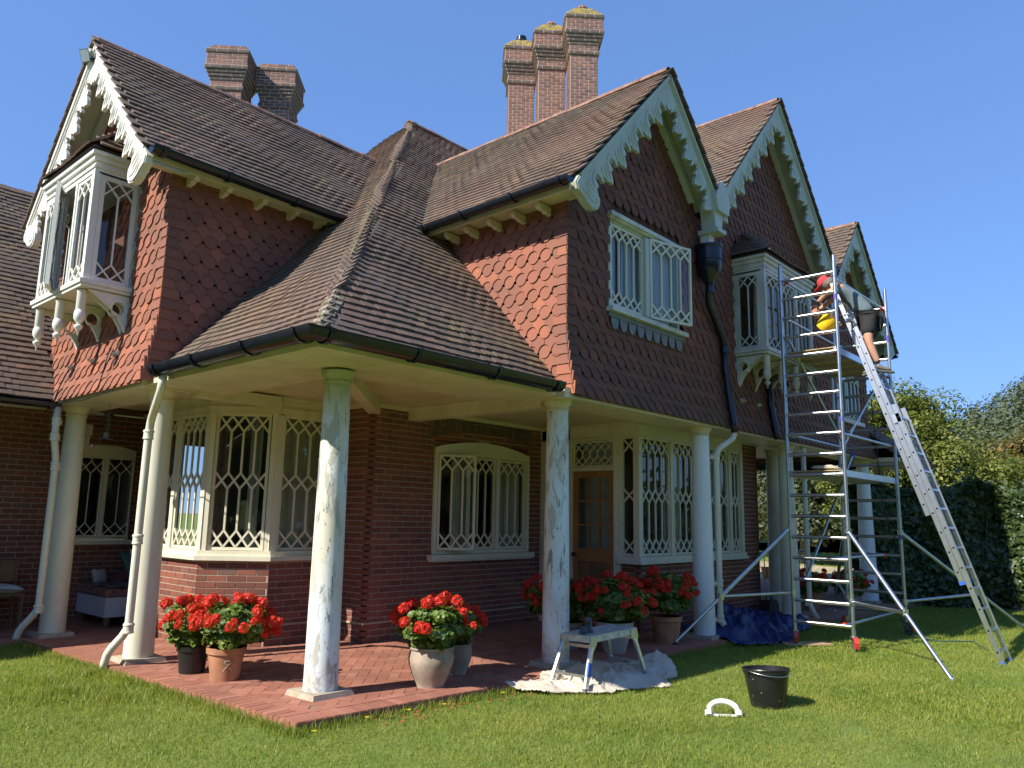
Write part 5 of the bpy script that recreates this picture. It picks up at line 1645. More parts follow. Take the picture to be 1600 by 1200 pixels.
# longer tufts where the mower does not reach
E_ = []
rs = NR
def tuft(cx, cy, r, n):
    a = rs.uniform(0, 2*math.pi, n); d = np.abs(rs.normal(0, r, n)); x = cx+np.cos(a)*d; y = cy+np.sin(a)*d
    for p, q in zip(x, y):
        if not inside_patio(p, q): E_.append((p, q, LZ-.005))
for i in range(110):
    t = i/110; tuft(3.40-(3.62-3.42)*t*.9+.16, 5.3+5.7*t, .07, 46)
for i in range(150):
    x = 3.6+10*(i/150); y = 5.38-(x-3.62)*.0756 if x < 6 else 5.2-(x-6)*.0366; tuft(x, y-.05, .05, 26)
for c in ((3.38,8.65),(3.4,11.1),(10.45,5.0),(2.9,8.5),(2.8,8.0),(3.1,7.4)): tuft(c[0], c[1], .22, 900)
blades('grass', np.array(E_), .085, .0055, MT['grass'], .6)
# fallen petals and small weeds at the edge of the paving
mb = MB()
for i in range(70):
    x = R.uniform(4.2, 6.2); y = 5.3-(x-3.62)*.07-abs(R.gauss(0,.14))-.03
    a = R.uniform(0,6.28); r_ = R.uniform(.008,.018); z = LZ+.02+R.uniform(0,.015)
    mb.add([(x+r_*math.cos(a+k*1.57), y+r_*math.sin(a+k*1.57), z+R.uniform(-.004,.004)) for k in range(4)], [(0,1,2,3)])
MT['petal_old'] = simple('fallen_petal', (.42,.06,.03), .7, var=.4)
obj('fallen_petals', mb, MT['petal_old'], None, kind='stuff')
mb = MB()
for x, y in ((4.55,5.16),(4.15,5.2),(3.62,5.15),(4.9,5.1),(5.6,5.05)):
    for k in range(6):
        a = k*1.05; mb.add([(x,y,LZ+.06),(x+.018*math.cos(a-.3),y+.018*math.sin(a-.3),LZ+.066),(x+.024*math.cos(a),y+.024*math.sin(a),LZ+.064),(x+.018*math.cos(a+.3),y+.018*math.sin(a+.3),LZ+.066)], [(0,1,2,3)])
MT['yellow'] = simple('yellow_flower', (.75,.55,.02), .6)
obj('yellow_weed_flowers', mb, MT['yellow'], None, kind='stuff')
# ------------------------------------------------------------------ leaves
def leaf_cloud(name, P, Nrm, size, mat, parent=None, kind=None, shape='rhomb', var=.35, M=None):
    """P (n,3) positions, Nrm (n,3) leaf normals"""
    n = len(P); rs = NR
    Nn = Nrm/np.linalg.norm(Nrm, axis=1, keepdims=True)
    t = rs.normal(0, 1, (n, 3)); t -= Nn*(t*Nn).sum(1, keepdims=True); t /= np.linalg.norm(t, axis=1, keepdims=True)
    b = np.cross(Nn, t); s = (size*rs.uniform(1-var, 1+var, n))[:, None]
    if shape == 'rhomb':
        V = np.stack([P - t*s*.55, P + b*s*.30 - Nn*s*.07, P + t*s*.55 - Nn*s*.12, P - b*s*.30 - Nn*s*.07], 1); k = 4
        F = [(0,1,2,3)]
    elif shape == 'fold':
        V = np.stack([P - t*s*.5, P + b*s*.33 + Nn*s*.10 + t*s*.02, P + t*s*.58 - Nn*s*.10, P - b*s*.33 + Nn*s*.10 + t*s*.02], 1); k = 4
        F = [(0,1,2),(0,2,3)]
    else:   # round, slightly cupped, with a scalloped rim
        m_ = 7; c = [P - Nn*s*.10]
        for i in range(m_):
            a = 2*math.pi*i/m_+.3
            c.append(P + (t*math.cos(a)+b*math.sin(a))*s*.5*(1+.12*(i % 2)) + Nn*s*(.05 if i % 2 else .12))
        V = np.stack(c, 1); k = m_+1
        F = [(0, 1+i, 1+(i+1) % m_) for i in range(m_)]
    me = bpy.data.meshes.new(name)
    me.vertices.add(n*k); me.vertices.foreach_set('co', V.reshape(-1))
    base = (np.arange(n)*k)[:, None]; lp = []; tot = []
    lens = [len(f) for f in F]
    idx = np.concatenate([base+np.array([f]) for f in F], 1)
    me.loops.add(idx.size); me.loops.foreach_set('vertex_index', idx.ravel().astype(np.int32))
    per = sum(lens); st = np.concatenate([np.arange(n)[:, None]*per + off for off in np.cumsum([0]+lens[:-1])], 1).ravel() if len(F) > 1 else np.arange(n)*per
    me.polygons.add(n*len(F)); me.polygons.foreach_set('loop_start', st.astype(np.int32)); me.polygons.foreach_set('loop_total', np.tile(lens, n).astype(np.int32))
    me.update(calc_edges=True)
    me.materials.append(mat)
    return link(name, me, parent, M, kind=kind)
MT['gleaf'] = m_leaf('geranium_leaf', [(0, (.055,.105,.018)), (.4, (.10,.175,.028)), (.75, (.17,.25,.045)), (1, (.32,.35,.09))], .5, .25)
MT['petal'] = m_leaf('geranium_petal', [(0, (.50,.004,.004)), (.5, (.72,.010,.008)), (1, (.85,.035,.02))], .55, .25)
MT['petal'].node_tree.nodes
# flower heads: round umbels of five petalled florets
HEADS = []
for k in range(4):
    rr = random.Random(40+k); mb = MB(); nfl = 20+3*k
    for i in range(nfl):
        z = 1-1.45*(i+.5)/nfl; a = i*2.4+rr.uniform(-.3,.3); q = math.sqrt(max(0, 1-z*z))
        d = Vector((q*math.cos(a), q*math.sin(a), z*.8)).normalized(); c = d*.034*rr.uniform(.85,1.15)
        t = d.cross(Vector((.3,.2,1))).normalized(); b = d.cross(t)
        for j in range(5):
            an = 2*math.pi*j/5 + rr.uniform(-.2,.2); e = t*math.cos(an)+b*math.sin(an); f = t*math.cos(an+1.57)+b*math.sin(an+1.57)
            mb.add([c, c+e*.010+f*.0065+d*.003, c+e*.020+d*rr.uniform(-.002,.006), c+e*.010-f*.0065+d*.003], [(0,1,2,3)])
    HEADS.append(mesh_of('flower_head', mb, MT['petal']))
def geranium(name, label, loc, pot, crown, heads, group, seed, potmat, hbias=(0,0)):
    """pot = (r_top, r_base, height, rim); crown = (rx, rz, zc)"""
    rr = random.Random(seed); rs = np.random.RandomState(seed)
    t = thing(name, label, 'potted plant', loc, group, world_children=False)
    r1, r0, h, style = pot
    mb = MB()
    if style == 'belly': prof = [(r0,0),(r0*1.0,.01),(r0*1.25,.08),(r1*1.02,h*.55),(r1*1.06,h*.72),(r1*.98,h*.90),(r1*.97,h*.93),(r1*1.05,h*.95),(r1*1.05,h),(r1*.93,h),(r1*.9,h*.8),(r1*.86,h*.78)]
    else: prof = [(r0,0),(r0*1.01,.01),(r1*.96,h*.80),(r1*1.05,h*.82),(r1*1.07,h),(r1*.95,h),(r1*.90,h*.8),(r1*.85,h*.78)]
    lathe(mb, prof, seg=28); obj('pot', mb, potmat, t, auto=35)
    mb = MB(); lathe(mb, [(r1*.88,h*.84),(.01,h*.88)], seg=16, cap=False); obj('soil', mb, MT['deck'], t)
    rx, rz, zc = crown
    n = int(2600*rx/.3)
    d = rs.normal(0, 1, (n, 3)); d /= np.linalg.norm(d, axis=1, keepdims=True)
    rad = rs.uniform(.50, 1.0, n)**.5
    lump = 1 + .16*np.sin(d[:,0]*5+seed)*np.sin(d[:,1]*6+seed*2)*1.2 + .10*np.sin(d[:,2]*9+seed)
    P = d*np.array([rx, rx, rz])*(rad*lump)[:, None] + np.array([hbias[0], hbias[1], zc])
    P[:,2] = np.where(P[:,2] < h*.55, h*.55+rs.uniform(0,.1,n), P[:,2])
    keep = ~((np.hypot(P[:,0], P[:,1]) < r1*.9) & (P[:,2] < h*.9)); P = P[keep]; d = d[keep]
    Nn = d*np.array([.8,.8,.5]) + np.array([0,0,.7]) + rs.normal(0, .35, d.shape)
    o = leaf_cloud('foliage', P, Nn, .052, MT['gleaf'], t, kind='stuff', shape='round')
    st = MB()
    heads = int(heads*1.75)
    for i in range(heads):
        for _ in range(40):
            a = rr.uniform(0, 2*math.pi); z = rr.uniform(-.25, 1)
            q = math.sqrt(max(0, 1-z*z))
            v = Vector((q*math.cos(a)*rx, q*math.sin(a)*rx, z*rz))
            if v.z > .05*rz or rr.random() < .22: break
        k = rr.uniform(1.05, 1.42); c = v*k + Vector((hbias[0], hbias[1], zc))
        dd = (v.normalized()*.7+Vector((0,0,.7))).normalized()
        M = Matrix.Translation(c) @ dd.to_track_quat('Z','Y').to_matrix().to_4x4() @ Matrix.Scale(rr.uniform(.85,1.6), 4)
        link('flower_head', HEADS[rr.randrange(4)], t, M)
        base = Vector((hbias[0]+v.x*.5, hbias[1]+v.y*.5, zc+v.z*.4))
        tube(st, [base, (base+c)/2+Vector((0,0,.02)), c], .0022, 4, cap=False)
    obj('stem', st, MT['gleaf'], t)
    return t
MT['terra'] = simple('terracotta', (.40,.19,.105), .85, var=.3, nscale=6, bumps=.2)
MT['terrag'] = simple('limewashed_terracotta', (.33,.27,.21), .9, var=.4, nscale=5, bumps=.25)
MT['blackpl'] = simple('black_plastic', (.014,.014,.015), .4)
MT['potpale'] = simple('pale_stone_pot', (.40,.37,.32), .9, var=.2, nscale=6)
GG = 'red geraniums in pots on the veranda'
geranium('potted_geranium', 'red geranium in terracotta pot with a heart on it, beside the second white downpipe', (4.02,7.22,0), (.175,.13,.30,'rim'), (.30,.20,.50), 26, GG, 1, MT['terra'], (.05,-.05))
geranium('potted_geranium', 'red geranium in black plastic pot just behind the terracotta heart pot', (3.95,7.74,0), (.15,.12,.26,'rim'), (.27,.20,.47), 24, GG, 2, MT['blackpl'])
geranium('potted_geranium', 'red geranium in big grey limewashed pot standing alone in the sunlit paving', (5.25,5.66,0), (.205,.13,.36,'belly'), (.30,.20,.54), 26, GG, 3, MT['terrag'])
geranium('potted_geranium', 'small red geranium hidden behind the big grey limewashed pot', (5.83,5.92,0), (.16,.11,.30,'belly'), (.24,.15,.48), 12, GG, 4, MT['terrag'])
geranium('potted_geranium', 'red geranium behind the peeling column nearest the door', (7.95,6.12,0), (.19,.14,.32,'rim'), (.36,.26,.58), 26, GG, 5, MT['terrag'], (-.08,.05))
geranium('potted_geranium', 'red geranium in pale pot behind the aluminium work platform', (8.15,5.55,0), (.22,.13,.36,'rim'), (.38,.24,.58), 30, GG, 6, MT['potpale'])
geranium('potted_geranium', 'red geranium in brown pot beside the smooth white column with the downpipe', (9.30,5.52,0), (.20,.16,.34,'rim'), (.34,.24,.62), 28, GG, 7, MT['terra'])
geranium('potted_geranium', 'red geranium in pot seen through the scaffold tower, near its back left leg', (14.9,5.75,0), (.2,.15,.36,'rim'), (.32,.2,.48), 16, GG, 8, MT['terra'])
geranium('potted_geranium', 'red geranium in pot seen through the scaffold tower, next to the far column', (15.8,5.35,0), (.2,.15,.3,'rim'), (.34,.2,.46), 16, GG, 9, MT['potpale'])
# heart on the terracotta pot
hp_ = [o for o in bpy.data.objects if o.name == 'potted_geranium'][0]
mb = MB(); q = []
for i in range(25):
    t_ = 2*math.pi*i/24; u = .028*(math.sin(t_)**3); v = .024*(math.cos(t_)*.81-.31*math.cos(2*t_)-.12*math.cos(3*t_)-.06*math.cos(4*t_))
    an = math.radians(-112)+u/.162; q.append((.168*math.cos(an), .168*math.sin(an), .175+v))
tube(mb, q, .004, 5, cap=False); tube(mb, [(.165*math.cos(math.radians(-112+k)), .165*math.sin(math.radians(-112+k)), .15-.05*abs(k/14)) for k in (-14,-7,0,7,14)], .004, 5)
obj('heart_ornament', mb, MT['stone'], hp_)
# ------------------------------------------------------------------ hedge and trees
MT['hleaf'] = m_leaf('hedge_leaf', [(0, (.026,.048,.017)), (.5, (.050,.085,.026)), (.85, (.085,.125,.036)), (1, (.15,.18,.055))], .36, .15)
MT['tleaf'] = m_leaf('tree_leaf', [(0, (.075,.10,.014)), (.4, (.13,.165,.022)), (.75, (.20,.225,.032)), (1, (.28,.27,.05))], .5, .3)
MT['tleaf2'] = m_leaf('dark_tree_leaf', [(0, (.028,.042,.016)), (.5, (.055,.075,.026)), (1, (.095,.11,.045))], .55, .2)
MT['tleaf3'] = m_leaf('autumn_leaf', [(0, (.06,.062,.016)), (.5, (.13,.105,.022)), (.8, (.19,.12,.028)), (1, (.24,.13,.03))], .55, .25)
MT['tleaf4'] = m_leaf('far_wood_leaf', [(0, (.050,.068,.040)), (.5, (.075,.095,.052)), (1, (.11,.125,.06))], .7, .1)
MT['bark'] = simple('bark', (.11,.085,.06), .95, var=.4, nscale=5, bumps=.5)
def hedge(name, label, a, b, w, h, n, size):
    a = Vector(a); b = Vector(b); d = (b-a); L = d.length; d.normalize(); s = Vector((-d.y, d.x, 0))
    mid = (a+b)/2; t = thing(name, label, 'hedge', (mid.x, mid.y, LZ))
    rs = NR
    face = rs.uniform(0, 1, n); u = rs.uniform(0, L, n); z = rs.uniform(0, h, n); v = rs.uniform(-w/2, w/2, n)
    P = np.zeros((n, 3)); Nn = np.zeros((n, 3))
    A = np.array(a); D = np.array(d); S = np.array(s)
    bulge = .16*np.sin(u*1.9)+.12*np.sin(u*4.3+1)+.10*np.sin(z*3.7+u)
    f1 = face < .70; f2 = ~f1
    side = np.where(rs.uniform(0,1,n) < .78, 1, -1)
    off = (w/2+bulge - np.abs(rs.normal(0, .16, n)))*side
    P[f1] = A + D*u[f1, None] + S*off[f1, None]; P[f1, 2] = z[f1]+LZ
    Nn[f1] = S*side[f1, None] + np.array([0,0,.5])
    top = h + .12*np.sin(u*2.7)+.10*np.sin(u*6.1)
    P[f2] = A + D*u[f2, None] + S*v[f2, None]; P[f2, 2] = (top - np.abs(rs.normal(0,.15,n)) + (rs.uniform(0,1,n) < .05)*rs.uniform(0,.35,n))[f2]+LZ
    Nn[f2] = np.array([0,0,1.])
    Nn += rs.normal(0, .45, (n, 3))
    leaf_cloud('leaves', P, Nn, size, MT['hleaf'], t, kind='stuff', shape='fold')
    mb = MB(); q = []
    for i in range(60):
        x = R.uniform(.1, L-.1); p = a+d*x+s*R.uniform(-w/3, w/3); tube(mb, [p, p+Vector((R.uniform(-.2,.2),R.uniform(-.2,.2),h*.5)), p+Vector((R.uniform(-.3,.3),R.uniform(-.3,.3),h*R.uniform(.95,1.14)))], [.02,.012,.004], 5)
    o = obj('stems', mb, MT['bark'], t); o['kind'] = 'stuff'
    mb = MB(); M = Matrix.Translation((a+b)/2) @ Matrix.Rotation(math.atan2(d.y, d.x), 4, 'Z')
    box(mb, (-L/2+.2, -w/2+.52, LZ-.1), (L/2-.2, w/2-.52, h-.55), M); obj('inner_shade', mb, simple('hedge_shadow', (.010,.015,.006), .95), t)  # near-black box: the shade inside the hedge is put into its colour
    return t
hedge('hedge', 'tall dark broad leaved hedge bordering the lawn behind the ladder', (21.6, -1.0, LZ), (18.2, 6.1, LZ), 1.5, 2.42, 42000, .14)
def tree(name, label, base, H, crown, mat, n, size, group=None, trunk_r=.22, seed=0, cat='tree', clumps=40, low=.25):
    """crown = (rx, ry, rz) around the centre at height H - rz"""
    rs = np.random.RandomState(seed); rr = random.Random(seed)
    t = thing(name, label, cat, base, group, world_children=False)
    rx, ry, rz = crown; zc = H-rz
    mb = MB(); limbs = []
    tube(mb, [(0,0,-.2),(.05,.03,zc*.4),(-.05,.05,zc*.8),(.05,0,zc+rz*.4)], [trunk_r, trunk_r*.8, trunk_r*.6, trunk_r*.2], 9)
    obj('trunk', mb, MT['bark'], t, smooth=True)
    C = []
    for i in range(clumps):
        while True:
            v = rs.normal(0, 1, 3); v /= np.linalg.norm(v)
            if v[2] > -.75: break
        k = rs.uniform(.45, .92); C.append((v*k*np.array([rx, ry, rz]) + np.array([0,0,zc]), rs.uniform(.22, .40)*min(rx, rz)))
    mb = MB()
    for c, r_ in C[::2]:
        s = Vector((0,0,zc*.75+rr.uniform(-.1,.3)*rz)); e = Vector(c)
        tube(mb, [s, (s+e)/2+Vector((0,0,-.12*rz)), e], [trunk_r*.35, trunk_r*.2, .02], 5)
    obj('branches', mb, MT['bark'], t, smooth=True)
    per = n//clumps; P = []; D = []
    for c, r_ in C:
        d = rs.normal(0, 1, (per, 3)); d /= np.linalg.norm(d, axis=1, keepdims=True)
        rad = r_*rs.uniform(.35, 1.12, per)**.6
        P.append(c + d*rad[:, None]*np.array([1.15,1.15,.8])); D.append(d + np.array([0,0,.6]) + rs.normal(0,.4,(per,3)))
    leaf_cloud('crown', np.vstack(P), np.vstack(D), size, mat, t, kind='stuff', shape='fold')
    return t
TG = 'trees beyond the garden hedge'
tree('broadleaf_tree', 'tall sunlit yellow green tree rising behind the ladder', (27.2,7.6,LZ), 6.45, (2.2,2.3,3.0), MT['tleaf'], 46000, .105, TG, seed=3, clumps=80)
tree('broadleaf_tree', 'lower bright green tree filling the gap right of the tall yellow green one', (27.5,5.2,LZ), 4.3, (1.9,1.7,2.1), MT['tleaf'], 24000, .10, TG, seed=4, clumps=50)
tree('broadleaf_tree', 'rusty brown leaved tree under the wooded hill', (34,4.6,LZ), 5.3, (2.4,2.2,2.3), MT['tleaf3'], 26000, .12, TG, seed=5, clumps=50)
tree('broadleaf_tree', 'olive green tree at the right edge above the hedge', (30,2.6,LZ), 3.9, (2.4,2.2,1.9), MT['tleaf'], 24000, .11, TG, seed=6, clumps=50)
tree('broadleaf_tree', 'dark tree showing between the scaffold tower and the house end', (36,10.5,LZ), 7.2, (3.4,3.4,3.4), MT['tleaf2'], 15000, .24, TG, seed=7, clumps=44)
tree('broadleaf_tree', 'dark leafy tree seen through the open end of the veranda', (38,16.5,LZ), 8.6, (4.2,4.2,4.2), MT['tleaf2'], 16000, .26, TG, seed=8, clumps=46)
tree('broadleaf_tree', 'dark round bush far off beyond the gravel path', (33,12.9,LZ), 4.6, (2.4,2.4,2.2), MT['tleaf2'], 12000, .18, TG, seed=9, clumps=36)
tree('broadleaf_tree', 'shaded tree closing the view under the veranda ceiling', (44,22,LZ), 9.0, (5,5,4.4), MT['tleaf2'], 14000, .3, TG, seed=12, clumps=46)
# wooded hill
rs = NR
def hillz(x, y): 
    d = x*math.sin(1.54)+y*math.cos(1.54); c = -x*math.cos(1.54)+y*math.sin(1.54)
    return 14.5*math.exp(-((d-80)/24)**2)*math.exp(-((c)/18)**2)
mb = MB(); gx = [46+i*3 for i in range(30)]; gy = [-70+i*4 for i in range(32)]
mb.add([(x, y, hillz(x,y)-.3) for y in gy for x in gx], [(j*30+i, j*30+i+1, (j+1)*30+i+1, (j+1)*30+i) for j in range(31) for i in range(29)])
obj('hill', mb, lm, None, smooth=True, kind='structure')
n = 70000
x = rs.uniform(50, 84, n); y = rs.uniform(-30, 24, n)
cl_ = np.stack([rs.uniform(50,84,620), rs.uniform(-12,32,620)], 1)
pick = rs.randint(0, 620, n); d = rs.normal(0,1,(n,3)); d /= np.linalg.norm(d,axis=1,keepdims=True)
rad = rs.uniform(.5,1.1,n)[:,None]*np.array([1.9,1.9,1.5])
hz0 = np.array([hillz(a,b) for a,b in cl_])+1.0
P = np.stack([cl_[pick,0], cl_[pick,1], hz0[pick]],1) + d*rad
leaf_cloud('far_woodland', P, d+np.array([0,0,.6])+rs.normal(0,.3,(n,3)),   .30, MT['tleaf4'], None, kind='stuff', shape='fold')
# potted bay tree in the shade at the far left
t = thing('potted_bush', 'small bushy plant in terracotta pot against the dark brick at the left edge', 'potted plant', (2.95,11.9,0), world_children=False)
mb = MB(); lathe(mb, [(.13,0),(.18,.24),(.2,.25),(.2,.3),(.17,.3),(.16,.24)], seg=20); obj('pot', mb, MT['terra'], t, auto=35)
mb = MB(); tube(mb, [(0,0,.2),(.02,0,.6),(0,.02,1.0)], .015, 6); tube(mb, [(.03,0,.2),(.05,0,1.6)], .008, 5); obj('stem', mb, MT['bark'], t)
d = rs.normal(0,1,(700,3)); d /= np.linalg.norm(d,axis=1,keepdims=True)
leaf_cloud('foliage', d*rs.uniform(.5,1,700)[:,None]*np.array([.3,.3,.35])+np.array([0,0,.85]), d+np.array([0,0,.5]), .07, MT['hleaf'], t, kind='stuff')

# unseen belt of trees, added behind the camera to darken reflections and ambient light
P = []; Dn = []
for i in range(26):
    a = math.radians(130 + i*7.6); d = 24 + 5*math.sin(i*2.3); c = np.array([math.sin(a)*d, math.cos(a)*d, 3.6+1.0*math.sin(i*1.7)]); r_ = np.array([4.2, 4.2, 4.0+1.2*math.sin(i*3.1)])
    v = rs.normal(0,1,(900,3)); v /= np.linalg.norm(v,axis=1,keepdims=True)
    P.append(c + v*r_*rs.uniform(.7,1.05,900)[:,None]); Dn.append(v+rs.normal(0,.3,(900,3)))
leaf_cloud('unseen_tree_belt', np.vstack(P), np.vstack(Dn), .9, MT['tleaf2'], None, kind='stuff', shape='fold')
from mathutils import noise as mnoise
# ------------------------------------------------------------------ scaffold tower
MT['red'] = simple('red_plastic', (.50,.045,.025), .5)
MT['orange'] = simple('orange_plastic', (.75,.20,.02), .5)
MT['rubber'] = simple('grey_rubber', (.12,.12,.12), .7)
MT['blue'] = simple('blue_plastic', (.02,.10,.42), .45)
MT['ply'] = simple('plywood', (.42,.29,.16), .8, var=.25, nscale=9)
MT['white2'] = simple('white_plastic', (.80,.80,.76), .4)
tower = thing('scaffold_tower', 'tall aluminium scaffold tower on castors with four outriggers against the house front', 'scaffold tower', (12.2, 4.1, LZ))
TX0, TX1, TY0, TY1 = 11.0, 13.45, 3.70, 4.49
def frm(x, ya, yb, ztop):
    for y in (ya, yb):
        mb = MB(); tube(mb, [(x,y,.12),(x,y,ztop)], .0255, 12); obj('upright', mb, MT['alub'], tower, auto=40)
        for z in (1.62, 3.22, 5.16):
            if z < ztop-.1: mb = MB(); tube(mb, [(x,y,z-.09),(x,y,z-.03),(x,y,z+.03),(x,y,z+.09)], [.031,.031,.029,.029], 12); obj('spigot', mb, MT['alub'], tower, auto=40)
    for i in range(18):
        z = .235+i*.288; mb = MB(); tube(mb, [(x,ya+.02,z),(x,yb-.02,z)], .0255, 10); obj('rung', mb, MT['alu'], tower, auto=40)
frm(TX0, TY0, TY1, 5.38); frm(TX1, TY0+.02, TY1+.10, 5.46)
def castor(x, y, ang):
    c = part('castor', tower)
    mb = MB(); tube(mb, [(x,y,.20),(x,y,.10)], .032, 12); tube(mb, [(x,y,.115),(x,y,.095)], .05, 12); obj('stem', mb, MT['alub'], c, auto=40)
    d = Vector((math.cos(ang), math.sin(ang), 0)); s = Vector((-d.y, d.x, 0)); o = Vector((x,y,0))+d*.035
    mb = MB()
    for k in (-1, 1): prism(mb, [(-.05,.10),(.04,.10),(.05,.05),(.02,-.02),(-.02,-.02)], o+s*(k*.028), d, Z_, s, -.003, .003)
    obj('fork', mb, MT['alu'], c)
    M = Matrix.Identity(3); 
    for i in range(3): M[i][0] = d[i]; M[i][1] = Z_[i]; M[i][2] = s[i]
    mb = MB(); lathe(mb, [(.02,-.022),(.055,-.022),(.068,-.016),(.068,.016),(.055,.022),(.02,.022)], o+Z_*(-.008), 20, M); obj('wheel', mb, MT['rubber'], c, auto=40)
    mb = MB(); prism(mb, [(-.06,.09),(-.03,.115),(.06,.10),(.095,.04),(.085,-.03),(.06,-.02),(.062,.05),(.03,.075)], o, d, Z_, s, -.03, .03); obj('brake_lever', mb, MT['red'], c)
castor(TX0, TY1, -2.6); castor(TX0, TY0, -2.5); castor(TX1, TY0+.02, -1.9); castor(TX1, TY1+.1, 2.6)
def claw(p, col=None):
    mb = MB(); tube(mb, [Vector(p)-Z_*.035, Vector(p)+Z_*.035], .036, 10); tube(mb, [Vector(p)+Vector((-.045,0,0)), Vector(p)+Vector((.01,0,0))], .024, 10); obj('claw', mb, col or MT['alub'], tower, auto=40)
def brace(a, b, r=.021, col=None):
    mb = MB(); tube(mb, [a, b], r, 10); obj('brace', mb, MT['alub'], tower, auto=40); claw(a, col); claw(b, col)
Zr = lambda i: .235+i*.288
brace((TX0+.05,TY0+.12,Zr(0)), (TX1,TY0+.14,Zr(0)), col=MT['red']); brace((TX0+.05,TY0+.28,Zr(3)), (TX1,TY0+.28,Zr(3)), col=MT['red'])
brace((TX0+.06,TY1-.06,Zr(9)), (TX1,TY1-.0,Zr(9))); brace((TX0+.06,TY0+.06,Zr(9)), (TX1,TY0+.06,Zr(9)), col=MT['red'])
brace((TX0+.05,TY1-.17,Zr(2)), (TX1,TY1-.10,Zr(9)-.12), col=MT['blue']); brace((TX0+.05,TY0+.08,Zr(8)), (TX1,TY0+.16,Zr(13)), col=MT['blue'])
brace((TX0+.05,TY1-.05,Zr(14)), (TX1,TY1,Zr(9)))
brace((TX0+.05,TY1-.06,Zr(13)), (TX1,TY1,Zr(13))); brace((TX0+.05,TY0+.06,Zr(13)), (TX1,TY0+.06,Zr(13)), col=MT['red'])
brace((TX0+.05,TY1-.07,Zr(17)), (TX1,TY1,Zr(17)), col=MT['red']); brace((TX0+.05,TY0+.10,Zr(17)), (TX1,TY0+.08,Zr(17)), col=MT['red'])
brace((TX0+.05,TY1-.06,Zr(15)), (TX1,TY1,Zr(15)))
def platform(z):
    p = part('platform', tower)
    mb = MB(); box(mb, (TX0+.03,TY0+.07,z+.03), (TX1-.03,TY1-.02,z+.042)); obj('deck', mb, MT['ply'], p)
    mb = MB()
    for y in (TY0+.05, TY1-.03): box(mb, (TX0+.01,y-.02,z-.045), (TX1-.01,y+.02,z+.045))
    for i in range(5): x = TX0+.2+i*.5; box(mb, (x-.02,TY0+.07,z-.02), (x+.02,TY1-.05,z+.029))
    obj('deck_frame', mb, MT['alu'], p)
platform(Zr(7)+.02); platform(Zr(13)+.03)
def outrigger(top, foot, mid_from, t, ext=None, rub=False):
    o = part('outrigger', tower)
    top = Vector(top); foot = Vector(foot); m_ = top+(foot-top)*t
    mb = MB(); tube(mb, [top, m_], .028, 12); obj('upper_tube', mb, MT['alub'], o, auto=40)
    mb = MB(); tube(mb, [m_-(foot-top).normalized()*.1, foot], .023, 12); obj('lower_tube', mb, MT['alub'], o, auto=40)
    mb = MB(); tube(mb, [mid_from, m_], .022, 12); obj('stay', mb, MT['alub'], o, auto=40)
    mb = MB()
    for q in (top, Vector(mid_from), m_): tube(mb, [q-Z_*.04, q+Z_*.04], .040, 10); bar(mb, q-Vector((.06,0,0)), q+Vector((.05,0,0)), .02, .05)
    obj('coupler', mb, MT['alu'], o, auto=40)
    mb = MB(); lathe(mb, [(.0,.03),(.03,.028),(.05,.012),(.075,0),(.0,0)][::-1], foot-Z_*.01, 14, cap=False); obj('foot_pad', mb, MT['gut'] if rub else MT['alub'], o, smooth=True)
outrigger((TX0,TY0,1.48), (9.86,2.30,LZ), (TX0,TY0,.55), .60)
outrigger((TX0,TY1,1.52), (9.27,5.38,.01), (TX0,TY1,.62), .62, rub=True)
outrigger((TX1,TY0+.02,1.46), (15.5,2.45,LZ), (TX1,TY0+.02,.40), .62)
outrigger((TX1,TY1+.10,1.46), (15.2,5.45,.0), (TX1,TY1+.10,.40), .62)
# blue brand free bands and rope
mb = MB(); tube(mb, [(TX0-.0,TY0,4.72),(TX0,TY0,4.80)], .0275, 12); tube(mb, [(TX0,TY0,2.98),(TX0,TY0,3.04)], .0275, 12); tube(mb, [(TX1,TY0+.02,4.55),(TX1,TY0+.02,4.66)], .0275, 12); tube(mb, [(TX1,TY0+.02,1.35),(TX1,TY0+.02,1.42)], .0275, 12)
obj('label_band', mb, simple('purple_blue_label', (.10,.09,.38), .5), tower)
pts = []
rr = random.Random(5)
for i in range(90):
    a = i*.55; r_ = .10+.03*math.sin(i*.9); pts.append((TX0+.12+r_*.6*math.sin(a)+.02*math.sin(i*.3), 4.0+.0+r_*1.3*math.cos(a)-.0*i+.05*math.sin(i*.23), Zr(7)+.075+.035*abs(math.sin(i*.37))+rr.uniform(0,.02)))
mb = MB(); tube(mb, pts, .008, 5); o = obj('coiled_rope', mb, simple('pale_rope', (.62,.56,.44), .9), None, smooth=True); tag(o, 'loose coil of pale rope lying on the lower deck of the scaffold tower', 'rope')
mb = MB(); tube(mb, [(TX1-.15,TY0+.30,3.75),(TX1-.15,TY0+.26,2.8),(TX1-.12,TY0+.22,1.9),(TX1-.02,TY0+.06,1.2),(TX1+.02,TY0+.0,.5),(TX1-.10,TY0+.05,.15),(TX1-.5,TY0-.1,LZ+.06),(TX1-.9,TY0-.6,LZ+.05),(TX1-.6,TY0-1.0,LZ+.06),(TX1-1.2,TY0-1.3,LZ+.05)], .009, 6)
o = obj('hanging_rope', mb, simple('dark_green_rope', (.015,.05,.045), .8), None, smooth=True); tag(o, 'dark green rope hanging down inside the scaffold tower to the grass', 'rope')
mb = MB(); box(mb, (-.34,-.13,0), (.34,.13,.018), Matrix.Translation((TX0+.06,TY1-.12,LZ+.012)) @ Matrix.Rotation(-.7,4,'Z')); o = obj('plywood_pad', mb, MT['ply'], None); tag(o, 'scrap of plywood under the front left castor of the scaffold tower', 'board')

